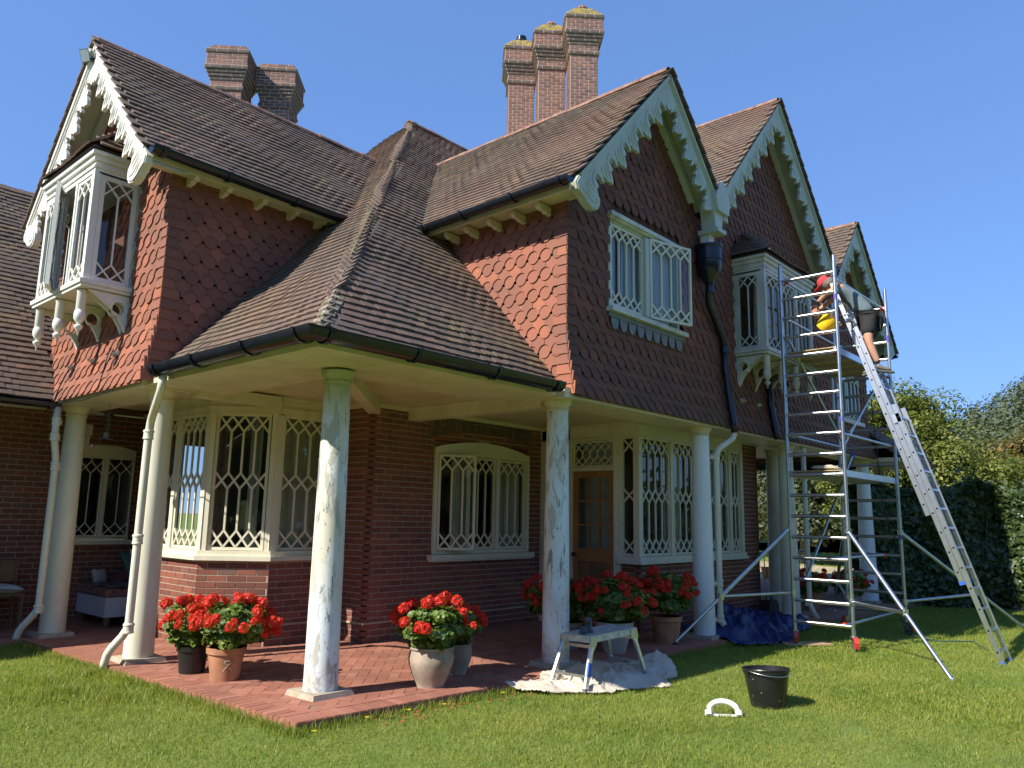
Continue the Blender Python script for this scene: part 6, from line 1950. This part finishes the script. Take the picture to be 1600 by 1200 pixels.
# ------------------------------------------------------------------ ladder
lad = thing('extension_ladder', 'three section aluminium extension ladder leaning on the scaffold tower', 'ladder', (11.55, 2.08, LZ))
F0 = Vector((0, 2.08, LZ)); T0 = Vector((0, 3.74, 5.14)); D = (T0-F0); LL = D.length; D.normalize(); Nn_ = Vector((0, D.z, -D.y))
for si, (s0, s1, half, off) in enumerate(((.0,3.45,.215,0),(1.0,4.7,.195,.072),(1.92,LL,.175,.144))):
    sec = part('ladder_section', lad)
    for sg in (-1, 1):
        x = 11.58+sg*half
        mb = MB(); a = F0+D*s0+Nn_*off+X_*x; b = F0+D*s1+Nn_*off+X_*x
        bar(mb, a, b, .022, .060, Nn_); obj('rail', mb, MT['alu'], sec)
        if si < 2:
            mb = MB(); bar(mb, a-D*.01, a+D*.035, .028, .070, Nn_); obj('end_cap', mb, MT['blue'], sec)
        mb = MB()
        s = s0+.15
        while s < s1-.05:
            p = F0+D*s+Nn_*off+X_*(x); bar(mb, p-X_*.0125, p+X_*.0125, .022, .022, Nn_); s += .26
        obj('rung_end', mb, MT['gut'], sec)
    s = s0+.15
    while s < s1-.05:
        p = F0+D*s+Nn_*off; mb = MB(); bar(mb, p+X_*(11.58-half), p+X_*(11.58+half), .028, .028, Nn_); obj('rung', mb, MT['alu'], sec); s += .26
mb = MB(); bar(mb, F0+D*3.2+Nn_*.03+X_*11.36, F0+D*3.32+Nn_*.03+X_*11.36, .012, .10, Nn_); obj('hook', mb, MT['alub'], lad)

# ------------------------------------------------------------------ the painter
MT['skin'] = simple('skin', (.52,.27,.18), .55, var=.12, nscale=10)
MT['shirt'] = simple('grey_blue_shirt', (.13,.175,.20), .9, var=.15, nscale=9, bumps=.3)
MT['shorts'] = simple('black_shorts', (.022,.022,.024), .9, var=.3, nscale=8, bumps=.3)
MT['cap'] = simple('red_cap', (.55,.045,.05), .85, var=.15, nscale=20)
MT['shoe'] = simple('grey_shoe', (.17,.155,.13), .85, var=.3, nscale=30)
MT['sock'] = simple('dark_sock', (.02,.025,.035), .95)
MT['black'] = simple('black_strap', (.015,.015,.015), .5)
pers = thing('person', 'person in red cap, grey shirt and black shorts bending over the tower from the ladder', 'person', (11.58, 3.35, 3.8))
def skin(name, V, E, rad, mat, parent, sub=2):
    me = bpy.data.meshes.new(name); me.from_pydata(V, E, []); me.materials.append(mat)
    o = link(name, me, parent)
    md = o.modifiers.new('skin', 'SKIN'); md.use_smooth_shade = True; md.branch_smoothing = .6
    for i, r_ in enumerate(rad):
        q = r_ if isinstance(r_, tuple) else (r_, r_)
        me.skin_vertices[0].data[i].radius = q; me.skin_vertices[0].data[i].use_root = (i == 0)
    s = o.modifiers.new('sub', 'SUBSURF'); s.levels = sub; s.render_levels = sub
    return o
# joints (world): the figure stands on the ladder and bends over the top rail, chest down
pel = (11.66,3.47,4.55); sp1 = (11.64,3.54,4.69); sp2 = (11.62,3.63,4.84); chest = (11.60,3.74,4.98); neck = (11.57,3.88,5.08); hd0 = (11.55,3.96,5.12); hd1 = (11.54,4.03,5.13)
shl = (11.40,3.77,5.01); ell = (11.36,3.97,4.93); wrl = (11.40,4.11,4.81)
shr = (11.80,3.80,5.00); elr = (11.80,4.05,4.94); wrr = (11.68,4.18,4.80)
hl = (11.56,3.44,4.50); kl = (11.50,3.44,4.18); al = (11.55,3.34,3.84)
hr = (11.76,3.45,4.50); kr = (11.78,3.56,4.22); ar = (11.78,3.48,3.86)
V = [pel,sp1,sp2,chest,neck,hd0,hd1, shl,ell,wrl, shr,elr,wrr, hl,kl,al, hr,kr,ar, (11.52,3.44,4.35),(11.52,3.40,4.02),(11.77,3.50,4.36),(11.78,3.54,4.05),(11.525,4.085,5.07)]
E = [(0,1),(1,2),(2,3),(3,4),(4,5),(5,6),(3,7),(7,8),(8,9),(3,10),(10,11),(11,12),(0,13),(13,19),(19,14),(14,20),(20,15),(0,16),(16,21),(21,17),(17,22),(22,18),(6,23)]
rad = [.13,.13,.135,.14,.06,.09,.10, .058,.042,.030, .058,.042,.030, .09,.062,.040, .09,.062,.040, .08,.058,.08,.058,.06]
skin('body', V, E, rad, MT['skin'], pers)
skin('shirt', [pel,sp1,sp2,chest,(11.585,3.81,5.03),shl,(11.37,3.88,4.97),shr,(11.80,3.92,4.96)], [(0,1),(1,2),(2,3),(3,4),(3,5),(5,6),(3,7),(7,8)], [(.15,.14),(.15,.145),(.16,.155),(.155,.145),.085,.085,.075,.085,.075], MT['shirt'], pers)
skin('shorts', [pel,hl,(11.53,3.44,4.38),(11.51,3.45,4.24),hr,(11.77,3.48,4.40),(11.78,3.52,4.25)], [(0,1),(1,2),(2,3),(0,4),(4,5),(5,6)], [.155,.125,.115,.105,.125,.115,.105], MT['shorts'], pers)
for (a, k) in ((al, kl), (ar, kr)):
    m_ = Vector(a)+(Vector(k)-Vector(a))*.30
    skin('sock', [a, tuple(m_)], [(0,1)], [.040,.044], MT['sock'], pers, 1)
def shoe(a, d):
    a = Vector(a); d = Vector(d).normalized()
    skin('shoe', [tuple(a-Z_*.02-d*.03), tuple(a-Z_*.065+d*.03), tuple(a-Z_*.075+d*.11), tuple(a-Z_*.08+d*.175)], [(0,1),(1,2),(2,3)], [.048,(.046,.040),(.048,.032),(.036,.024)], MT['shoe'], pers)
    mb = MB(); s = d.cross(Z_).normalized()
    prism(mb, [(-.085,-.034),(-.06,-.044),(.08,-.046),(.16,-.046),(.205,-.028),(.215,0),(.205,.028),(.16,.046),(.08,.046),(-.06,.044),(-.085,.034)], a-Z_*.122, d, s, Z_, 0, .022); obj('sole', mb, MT['rubber'], pers)
shoe(al, (.55,-.85,-.12)); shoe(ar, (.3,.9,-.05))
# head: cap, ear, eyes, hair
H = Vector(hd1)+Vector((-.005,-.03,.01))
look = Vector((-.25,.72,-.64)).normalized(); upv = Vector((-.10,.55,.83)); upv = (upv-look*upv.dot(look)).normalized(); sidev = look.cross(upv)
Mh = Matrix.Identity(3)
for i in range(3): Mh[i][0] = look[i]; Mh[i][1] = sidev[i]; Mh[i][2] = upv[i]
mb = MB(); lathe(mb, [(.112,.0),(.114,.03),(.103,.070),(.070,.104),(.03,.116),(.0,.118)], H+upv*.02, 20, Mh, cap=False)
prism(mb, [(.09,-.085),(.15,-.078),(.20,-.05),(.215,0),(.20,.05),(.15,.078),(.09,.085)], H+upv*.022, look, sidev, (upv*.97+look*-.22).normalized(), 0, .008)
obj('cap', mb, MT['cap'], pers, auto=50)
mb = MB()
for sg in (-1, 1): lathe(mb, [(.0,-.012),(.018,-.008),(.026,.0),(.018,.008),(.0,.012)], H+sidev*(.098*sg)-look*.005-upv*.03, 10, Mh @ Matrix.Rotation(math.pi/2,3,'X'), cap=False)
obj('ear', mb, MT['skin'], pers, smooth=True)
mb = MB(); tube(mb, [H+look*.085-upv*.005, H+look*.118-upv*.045, H+look*.088-upv*.06], [.012,.018,.012], 8); obj('nose', mb, MT['skin'], pers, smooth=True)
mb = MB(); 
for sg in (-1, 1): lathe(mb, [(.0,-.011),(.011,0),(.0,.011)], H+look*.092+sidev*(.034*sg)-upv*.012, 8, cap=False)
obj('eye', mb, MT['black'], pers, smooth=True)
mb = MB(); bar(mb, H+look*.088+sidev*.025-upv*.085, H+look*.088-sidev*.025-upv*.085, .008, .008); obj('mouth', mb, MT['cap'], pers)
mb = MB(); lathe(mb, [(.100,-.055),(.112,-.03),(.118,.018)], H-look*.018, 18, Mh, cap=False); obj('hair', mb, simple('grey_hair', (.22,.20,.18), .9), pers, smooth=True)
def hand(w, d, sgn, curl=.5):
    w = Vector(w); d = Vector(d).normalized(); s = d.cross(Vector((1,0,0)));  s = (s if s.length > .1 else d.cross(Z_)).normalized(); nrm = d.cross(s).normalized()*sgn
    V = [tuple(w), tuple(w+d*.045), tuple(w+d*.085)]; E = [(0,1),(1,2)]; r_ = [(.022,.028),(.016,.040),(.014,.040)]
    for k, L in enumerate((.062,.075,.070,.055)):
        o = w+d*.085+s*((k-1.5)*.019); n0 = len(V)
        V += [tuple(o+d*.004), tuple(o+d*L*.45+nrm*.012), tuple(o+d*L*.75+nrm*.035*curl), tuple(o+d*L*.9+nrm*.07*curl)]
        E += [(2,n0),(n0,n0+1),(n0+1,n0+2),(n0+2,n0+3)]; r_ += [.009,.0085,.008,.007]
    n0 = len(V); V += [tuple(w+d*.03+s*-.035+nrm*.01), tuple(w+d*.06+s*-.055+nrm*.03), tuple(w+d*.085+s*-.05+nrm*.045)]; E += [(1,n0),(n0,n0+1),(n0+1,n0+2)]; r_ += [.011,.010,.008]
    skin('hand', V, E, r_, MT['skin'], pers, 1)
hand(wrl, (.02,.35,-.9), 1); hand(wrr, (-.3,.3,-.9), -1)
mb = MB(); a = Vector(wrl); d = (Vector(ell)-a).normalized(); tube(mb, [a+d*.02, a+d*.045], .031, 12); obj('wrist_watch', mb, MT['black'], pers, auto=40)
# yellow bucket hanging from the hand
yb_ = thing('bucket', 'yellow bucket with coiled black cable held inside the scaffold tower', 'bucket', (11.45, 4.12, 4.40))
M = Matrix.Translation((11.45,4.08,4.43)) @ Matrix.Rotation(.9,4,'X')
mb = MB(); lathe(mb, [(.0,0),(.105,0),(.11,.01),(.145,.22),(.155,.225),(.155,.24),(.140,.238),(.104,.02),(.0,.015)], (0,0,0), 24, None, cap=False); mb.v = [tuple(M @ Vector(v)) for v in mb.v]; obj('shell', mb, simple('yellow_plastic', (.85,.55,.02), .45), yb_, auto=40)
mb = MB(); q = [M @ Vector((.11*math.cos(k*.6)*(1-.005*k), .11*math.sin(k*.6), .19+.02*math.sin(k*1.1))) for k in range(34)]; tube(mb, q, .011, 6); obj('cable', mb, MT['black'], yb_, smooth=True)
mb = MB(); box(mb, (-.08,-.06,.15), (.03,.05,.27), M); obj('brown_box', mb, simple('brown_tool', (.10,.04,.03), .6), yb_)
mb = MB(); q = [M @ Vector((.15*math.cos(t), .10*abs(math.sin(t))+.0, .23+.13*math.sin(t))) for t in [math.pi*k/10 for k in range(11)]]; tube(mb, q, .005, 6); obj('handle', mb, MT['black'], yb_, smooth=True)

# ------------------------------------------------------------------ things on the lawn
def bucket(name, label, loc, r1, r0, h, mat, tilt=0, az=0, cat='bucket', handle=True):
    t = thing(name, label, cat, loc, world_children=False); t.rotation_euler = (tilt*math.cos(az), tilt*math.sin(az), 0)
    mb = MB(); lathe(mb, [(.0,0),(r0,0),(r0+.003,.008),(r1-.006,h-.045),(r1,h-.043),(r1+.002,h-.02),(r1+.006,h-.018),(r1+.011,h-.006),(r1+.008,h),(r1-.004,h-.004),(r1-.009,h-.05),(r0-.004,.012),(.0,.010)], seg=36, cap=False); obj('shell', mb, mat, t, auto=30)
    if handle:
        mb = MB(); hx = -2.0
        q = [Vector((math.cos(hx+u)*(r1+.016), math.sin(hx+u)*(r1+.016), h-.012-.045*math.sin(math.pi*(u+1.57)/3.14))) for u in [-1.57+3.14*k/18 for k in range(19)]]
        tube(mb, q, .0035, 6); obj('handle', mb, MT['alu'], t, smooth=True)
        mb = MB(); 
        for u in (-1.57, 1.57): p = Vector((math.cos(hx+u)*(r1+.012), math.sin(hx+u)*(r1+.012), h-.02)); tube(mb, [p-Z_*.022, p+Z_*.018], .014, 8)
        obj('handle_lug', mb, mat, t, auto=40)
    return t
def m_splash():
    mt, nt, b = newmat('splashed_black_plastic'); P = N(nt, 'ShaderNodeTexCoord').outputs['Object']
    c = mix(nt, ramp(nt, noise(nt, 3, 4, .6, P), [(.4,0.),(.7,.6)]), (.011,.012,.013), (.032,.033,.034))
    c = mix(nt, ramp(nt, noise(nt, 38, 3, .6, P), [(.715,0.),(.735,.9)]), c, (.55,.55,.52))
    setc(nt, b, c); b.inputs['Roughness'].default_value = .33; return mt
bucket('bucket', 'large black builders bucket with wire handle standing on the lawn', (7.17,3.20,LZ), .205, .150, .335, m_splash(), .07, 2.6)
bucket('bucket', 'small orange bucket far off by the gravel path', (22.9,10.1,LZ+.01), .19, .14, .34, MT['orange'], handle=False)
# white pipe clip thing
wp = thing('pipe_offset', 'short curved white plastic pipe lying on the lawn beside the black bucket', 'pipe', (6.50,3.30,LZ), world_children=False, rot=math.radians(-52))
mb = MB(); q = [(-.125,0,.03),(-.128,0,.055)] + [(.125*math.cos(t), .0, .05+.085*math.sin(t)) for t in [math.pi*(1-k/12) for k in range(13)]] + [(.128,0,.055),(.125,0,.03)]
M = Matrix.Rotation(-.55, 3, 'X'); q = [M @ Vector(p) for p in q]
tube(mb, q, .024, 12); obj('pipe', mb, MT['white2'], wp, smooth=True)
mb = MB(); 
for sg in (-1, 1): tube(mb, [M @ Vector((sg*.128,0,.015)), M @ Vector((sg*.128,0,.055))], .032, 12)
bar(mb, (-.16,.02,.012), (.16,.02,.012), .03, .014); obj('collar', mb, MT['white2'], wp, auto=40)

# crumpled cloths
def cloth(name, label, cat, outline, mat, amp, seed, ground, step=.028, folds=5.5, edge=.12, lift=.0, extra=None):
    ox = [p[0] for p in outline]; oy = [p[1] for p in outline]
    x0, x1, y0, y1 = min(ox)-.1, max(ox)+.1, min(oy)-.1, max(oy)+.1
    nx = int((x1-x0)/step)+1; ny = int((y1-y0)/step)+1
    def edist(x, y):
        d = 9
        n = len(outline)
        for i in range(n):
            ax, ay = outline[i]; bx, by = outline[(i+1) % n]; t = max(0, min(1, ((x-ax)*(bx-ax)+(y-ay)*(by-ay))/((bx-ax)**2+(by-ay)**2)))
            d = min(d, math.hypot(x-ax-t*(bx-ax), y-ay-t*(by-ay)))
        return d
    def nearest(x, y):
        best = None; n = len(outline)
        for i in range(n):
            ax, ay = outline[i]; bx, by = outline[(i+1) % n]; t = max(0, min(1, ((x-ax)*(bx-ax)+(y-ay)*(by-ay))/((bx-ax)**2+(by-ay)**2)))
            q = (ax+t*(bx-ax), ay+t*(by-ay)); d = math.hypot(x-q[0], y-q[1])
            if best is None or d < best[0]: best = (d, q)
        return best
    idx = {}; vs = []; fs = []
    for j in range(ny):
        for i in range(nx):
            x = x0+i*step; y = y0+j*step
            wx = x+.10*mnoise.noise(Vector((x*3,y*3,seed))); wy = y+.10*mnoise.noise(Vector((x*3+5,y*3,seed)))
            if not inpoly(wx, wy, outline): continue
            dd, qn = nearest(wx, wy)
            if dd < step*1.1: x += (qn[0]-wx); y += (qn[1]-wy)
            e = min(1, dd/edge)
            u = Vector((x*folds+1.5*mnoise.noise(Vector((x*2,y*2,seed+3))), y*folds*.62+1.5*mnoise.noise(Vector((x*2+9,y*2,seed))), seed))
            f = 1-abs(mnoise.noise(u))*2.4; g = 1-abs(mnoise.noise(u*1.9+Vector((7,3,1))))*2.2; l = mnoise.noise(Vector((x*1.7,y*1.7,seed+8)))
            z = (max(0, f)**1.6*.62+max(0, g)**2*.32)*amp*(1+.9*l) + .014
            z = z*(.25+.75*e) + (extra(x, y) if extra else 0)
            idx[i, j] = len(vs)
            vs.append((x+.012*mnoise.noise(Vector((x*9,y*9,1))), y+.012*mnoise.noise(Vector((x*9,y*9,4))), ground(x, y)+z))
    for (i, j), a in idx.items():
        if (i+1, j) in idx and (i+1, j+1) in idx and (i, j+1) in idx: fs.append((a, idx[i+1, j], idx[i+1, j+1], idx[i, j+1]))
    mb = MB(); mb.add(vs, fs)
    o = obj(name, mb, mat, None, smooth=True)
    md = o.modifiers.new('thick', 'SOLIDIFY'); md.thickness = .006; md.offset = -1
    return tag(o, label, cat)
MT['canvas'] = simple('dust_sheet_cotton', (.52,.46,.37), .95, var=.14, nscale=2.5, bumps=.15)
MT['tarp'] = simple('blue_tarpaulin', (.012,.028,.125), .42, var=.35, nscale=3, bumps=.1)
gr_ = lambda x, y: .002 if inside_patio(x, y) else LZ+.01+.0*x
def grs(x, y):
    yb_ = 5.2-(x-6)*.0366 if x > 6 else 5.38-(x-3.62)*.0756
    t = max(0, min(1, (y-yb_+.12)/.14)); return LZ+.012+(.002-LZ-.012)*t
cloth('dust_sheet', 'cream cotton dust sheet crumpled under the aluminium work platform', 'dust sheet', [(5.86,5.22),(5.98,4.90),(6.3,4.62),(6.55,4.50),(6.9,4.36),(7.15,4.22),(7.45,4.36),(7.72,4.42),(8.0,4.66),(8.06,4.92),(7.85,5.12),(7.5,5.18),(7.2,5.32),(6.8,5.26),(6.5,5.32),(6.2,5.16)], MT['canvas'], .085, 3, grs, folds=6.2, step=.017, edge=.16,
      extra=lambda x, y: .13*math.exp(-((x-7.95)**2+(y-4.78)**2)/.035)+.05*math.exp(-((x-6.1)**2+(y-5.05)**2)/.03))
cloth('tarpaulin', 'crumpled dark blue tarpaulin heaped beside the scaffold tower', 'tarpaulin', [(10.15,5.35),(10.05,4.85),(10.5,4.62),(11.0,4.55),(11.7,4.72),(12.6,4.95),(13.3,5.2),(13.0,5.75),(12.2,6.05),(11.2,6.1),(10.5,5.95)], MT['tarp'], .20, 11, grs, step=.028, folds=3.6, edge=.25,
      extra=lambda x, y: .22*math.exp(-((x-11.4)**2+(y-5.75)**2)/.10)+.16*math.exp(-((x-10.5)**2+(y-5.3)**2)/.06))
# ------------------------------------------------------------------ work platform and sander
wpf = thing('work_platform', 'low folding aluminium work platform splashed with paint, standing on the dust sheet', 'step platform', (6.85,4.87,LZ))
zt_ = .435
c0 = [Vector((6.42,5.03,zt_)), Vector((6.50,4.66,zt_)), Vector((7.50,4.86,zt_-.01)), Vector((7.42,5.20,zt_-.01))]
# keep it square: build along its own axis
a = Vector((6.46,4.86,zt_)); b = Vector((7.36,4.92,zt_)); dx_ = (b-a).normalized(); dy_ = Vector((-dx_.y, dx_.x, 0)); Lp = (b-a).length; Wp = .30
MT['splat'] = simple('paint_splashed_aluminium', (.50,.54,.57), .5, .6, var=.35, nscale=14)
mb = MB()
P_ = lambda u, v, z: a + dx_*u + dy_*v + Z_*(z)
def pb(mb, u0, u1, v0, v1, z0, z1): mb.add([P_(u0,v0,z0),P_(u1,v0,z0),P_(u1,v1,z0),P_(u0,v1,z0),P_(u0,v0,z1),P_(u1,v0,z1),P_(u1,v1,z1),P_(u0,v1,z1)], BOXF)
for i in range(5): pb(mb, 0, Lp, -Wp/2+.004+i*.0595, -Wp/2+.056+i*.0595, -.012, .0)
obj('deck', mb, MT['splat'], wpf)
mb = MB(); pb(mb, 0, Lp, -Wp/2-.022, -Wp/2, -.065, .003); pb(mb, 0, Lp, Wp/2, Wp/2+.022, -.065, .003); pb(mb, -.02, -.0005, -Wp/2-.02, Wp/2+.02, -.06, .004); pb(mb, Lp+.0005, Lp+.02, -Wp/2-.02, Wp/2+.02, -.06, .004); obj('side_beam', mb, MT['splat'], wpf)
for (u, sg) in ((.05, -1), (Lp-.05, 1)):
    for v in (-1, 1):
        mb = MB(); bar(mb, P_(u, v*(Wp/2+.01), -.04), P_(u+sg*.20, v*(Wp/2+.055), -zt_-.055), .028, .05, dx_); obj('leg', mb, MT['alu'], wpf)
        mb = MB(); prism(mb, [(-.06,0),(.06,0),(.07*1+.02*sg,-.08),(.02+.05*sg,-.16),(-.02+.05*sg,-.16),(-.07,-.06)], P_(u, v*(Wp/2+.026), -.005), dx_, Z_, dy_*v, 0, .005); obj('hinge_plate', mb, MT['alub'], wpf)
        mb = MB(); bar(mb, P_(u+sg*.196, v*(Wp/2+.054), -zt_-.03), P_(u+sg*.205, v*(Wp/2+.056), -zt_-.066), .034, .056, dx_); obj('foot', mb, MT['rubber'], wpf)
    for z, k in ((-.10,.03),(-.36,.155)):
        mb = MB(); bar(mb, P_(u+sg*k, -(Wp/2+.03), z), P_(u+sg*k, Wp/2+.03, z), .028, .028); obj('cross_bar', mb, MT['alu'], wpf)
mb = MB(); bar(mb, P_(.05-.105, -(Wp/2+.048), -.24), P_(.05-.150, -(Wp/2+.058), -.36), .018, .053, dx_); obj('blue_sticker', mb, MT['blue'], wpf)
mb = MB(); pb(mb, Lp-.01, Lp+.026, -Wp/2-.03, -Wp/2-.002, -.055, -.01); obj('red_catch', mb, MT['red'], wpf)
sn = thing('sander', 'grey cordless sander lying on the near end of the work platform', 'power tool', tuple(P_(.22,0,0)))
MT['tool'] = simple('dark_grey_tool', (.055,.068,.078), .45, var=.3, nscale=14)
M = Matrix.Translation(P_(.23,.0,0)) @ Matrix.Rotation(.6,4,'Z')
mb = MB(); box(mb, (-.055,-.045,.004), (.07,.045,.022), M); obj('sanding_pad', mb, MT['rubber'], sn)
mb = MB(); prism(mb, [(-.045,.024),(.06,.024),(.062,.07),(.05,.10),(.048,.135),(.02,.15),(-.03,.148),(-.045,.12),(-.038,.07)], M @ Vector((0,0,0)), M.to_3x3() @ X_, Z_, M.to_3x3() @ Y_, -.03, .03); obj('body', mb, MT['tool'], sn)
mb = MB(); box(mb, (-.03,-.0315,.06), (.03,-.0301,.11), M); obj('label_plate', mb, MT['white2'], sn)
M2 = Matrix.Translation(P_(.10,-.02,.035)) @ Matrix.Rotation(.6,4,'Z') @ Matrix.Rotation(math.pi/2,4,'Y')
mb = MB(); lathe(mb, [(.0,-.06),(.025,-.058),(.036,-.045),(.038,.03),(.028,.06),(.0,.065)], (0,0,0), 16, cap=False); mb.v = [tuple(M2 @ Vector(v)) for v in mb.v]; obj('dust_canister', mb, MT['tool'], sn, auto=40)

# ------------------------------------------------------------------ veranda furniture
bed = thing('daybed', 'low white daybed under the veranda behind the two left columns', 'daybed', (4.8,11.9,0))
mb = MB(); box(mb, (4.47,11.30,.14), (5.18,12.33,.40)); obj('base', mb, simple('white_bed_base', (.50,.52,.58), .8, var=.05), bed)
mb = MB(); 
for x, y in ((4.52,11.36),(5.12,11.36),(4.52,12.27),(5.12,12.27)): box(mb, (x-.03,y-.03,0), (x+.03,y+.03,.139))
o = obj('leg', mb, MT['oak'], bed); o['kind'] = 'stuff'
mb = MB(); box(mb, (4.45,11.28,.401), (5.20,12.35,.53)); o = obj('mattress', mb, simple('patterned_mattress', (.20,.11,.10), .95, var=.6, nscale=16), bed); md = o.modifiers.new('b','BEVEL'); md.width = .03; md.segments = 3
def cushion(name, label, c, sx, sy, sz, mat, rot=(0,0,0), cat='cushion'):
    V = []; F = []; n = 12
    for side in (1, -1):
        for j in range(n+1):
            for i in range(n+1):
                u, v = i/n*2-1, j/n*2-1; h = (max(0,1-abs(u)**2.6)*max(0,1-abs(v)**2.6))**.45
                V.append((u*sx*(1-.06*(1-abs(v))), v*sy*(1-.06*(1-abs(u))), side*(sz*h+.004)))
    m_ = (n+1)**2
    for j in range(n):
        for i in range(n):
            a = j*(n+1)+i; F.append((a,a+1,a+n+2,a+n+1)); F.append((m_+a,m_+a+n+1,m_+a+n+2,m_+a+1))
    mb = MB(); mb.add(V, F)
    from mathutils import Euler
    o = obj(name, mb, mat, None, smooth=True, M=Matrix.Translation(c) @ Euler(rot).to_matrix().to_4x4()); return tag(o, label, cat)
cushion('cushion', 'large sea green cushion propped on the daybed', (4.95,11.42,.72), .30, .30, .08, simple('sea_green_cloth', (.04,.13,.11), .9), (1.0,.1,.5))
cushion('cushion', 'dark red patterned cushion lying at the back of the daybed', (5.0,12.05,.62), .22, .22, .08, simple('red_pattern_cloth', (.16,.05,.045), .95, var=.7, nscale=25), (0,-.7,0))
cushion('cushion', 'small pale round cushion at the far end of the daybed', (4.70,12.20,.62), .11, .11, .07, simple('pale_cloth', (.42,.42,.42), .9), (1.2,0,.3))
cloth('throw', 'dark grey throw with a pale shell pattern draped over the daybed', 'blanket', [(4.44,11.27),(5.1,11.27),(5.1,11.95),(4.44,11.85)], simple('grey_throw', (.10,.10,.11), .95, var=.5, nscale=6), .05, 5, lambda x, y: .53, step=.03, edge=.05)
ch = thing('chair', 'weathered wooden chair with white cushion half hidden by the first column', 'chair', (3.45,12.0,0))
for x, y in ((3.28,11.85),(3.62,11.85),(3.28,12.2),(3.62,12.2)):
    mb = MB(); bar(mb, (x,y,0), (x,y,.44 if y < 12 else .9), .035, .035); obj('leg', mb, MT['oak'], ch)
mb = MB(); box(mb, (3.26,11.83,.441), (3.64,12.16,.47)); obj('seat', mb, MT['oak'], ch)
mb = MB(); box(mb, (3.30,12.19,.6), (3.60,12.21,.88)); obj('backrest', mb, MT['oak'], ch)
cushion('cushion', 'white cushion on the seat of the wooden chair', (3.42,12.0,.53), .22, .20, .06, simple('white_cloth', (.55,.53,.50), .9), (0,.1,0))
# bird feeder
bf = thing('bird_feeder', 'clear tube bird feeder hanging under the west gable', 'bird feeder', (3.95,9.85,2.5))
bx, by = 3.82, 10.15
mb = MB(); tube(mb, [(bx,by,2.90),(bx,by,2.78)], .002, 4); obj('hook', mb, MT['gut'], bf)
mb = MB(); lathe(mb, [(.05,2.74),(.055,2.75),(.055,2.77),(.02,2.785),(.0,2.79)], (bx,by,0), 16, cap=False); obj('lid', mb, MT['gut'], bf, auto=40)
mb = MB(); lathe(mb, [(.036,2.46),(.036,2.74)], (bx,by,0), 16, cap=False); obj('tube', mb, MT['glass'], bf, smooth=True)
mb = MB(); lathe(mb, [(.0,2.45),(.033,2.455),(.033,2.52),(.0,2.53)], (bx,by,0), 14, cap=False); obj('seed', mb, simple('bird_seed', (.35,.30,.22), .9), bf)
mb = MB(); lathe(mb, [(.0,2.435),(.075,2.44),(.075,2.447),(.03,2.46)], (bx,by,0), 16, cap=False); tube(mb, [(bx-.09,by,2.47),(bx+.09,by,2.47)], .005, 5); obj('tray', mb, MT['gut'], bf, auto=40)
# small metal garden gate beyond the tower
gt = thing('metal_railing', 'pale metal railing with thin bars seen through the scaffold tower', 'railing', (16.2,6.9,0))
mb = MB(); tube(mb, [(14.6,6.9,.98),(17.6,6.9,.98)], .022, 8); obj('rail', mb, MT['alub'], gt); mb = MB(); tube(mb, [(14.6,6.9,.12),(17.6,6.9,.12)], .016, 8); obj('rail', mb, MT['alub'], gt)
for i in range(11):
    mb = MB(); tube(mb, [(14.6+i*.3,6.9,.0),(14.6+i*.3,6.9,.98)], .012, 6); obj('bar', mb, MT['alub'], gt)
bg_ = thing('tool_bag', 'black tool bag on the paving against the end of the brick wall', 'bag', (13.6,5.95,0))
mb = MB(); prism(mb, [(-.22,0),(.22,0),(.20,.16),(.12,.24),(-.12,.24),(-.20,.16)], (13.55,5.98,0), X_, Z_, NY, -.1, .1); obj('bag_body', mb, MT['black'], bg_); mb = MB(); tube(mb, [(13.45,5.98,.23),(13.48,5.98,.33),(13.62,5.98,.33),(13.65,5.98,.23)], .012, 6); obj('handle', mb, MT['black'], bg_, smooth=True)
flush_pieces({'roof_tile': 300, 'wall_tile': 300, 'brick': 300, 'angle_tile': 120, 'hip_tile': 120, 'chimney_brick': 300, 'paver': 300},
             {'roof_tile': 'roof_tile', 'wall_tile': 'wall_tile', 'brick': 'brick', 'angle_tile': 'corner_tile', 'hip_tile': 'hip_tile', 'chimney_brick': 'chimney_brick', 'paver': 'paving_brick'})
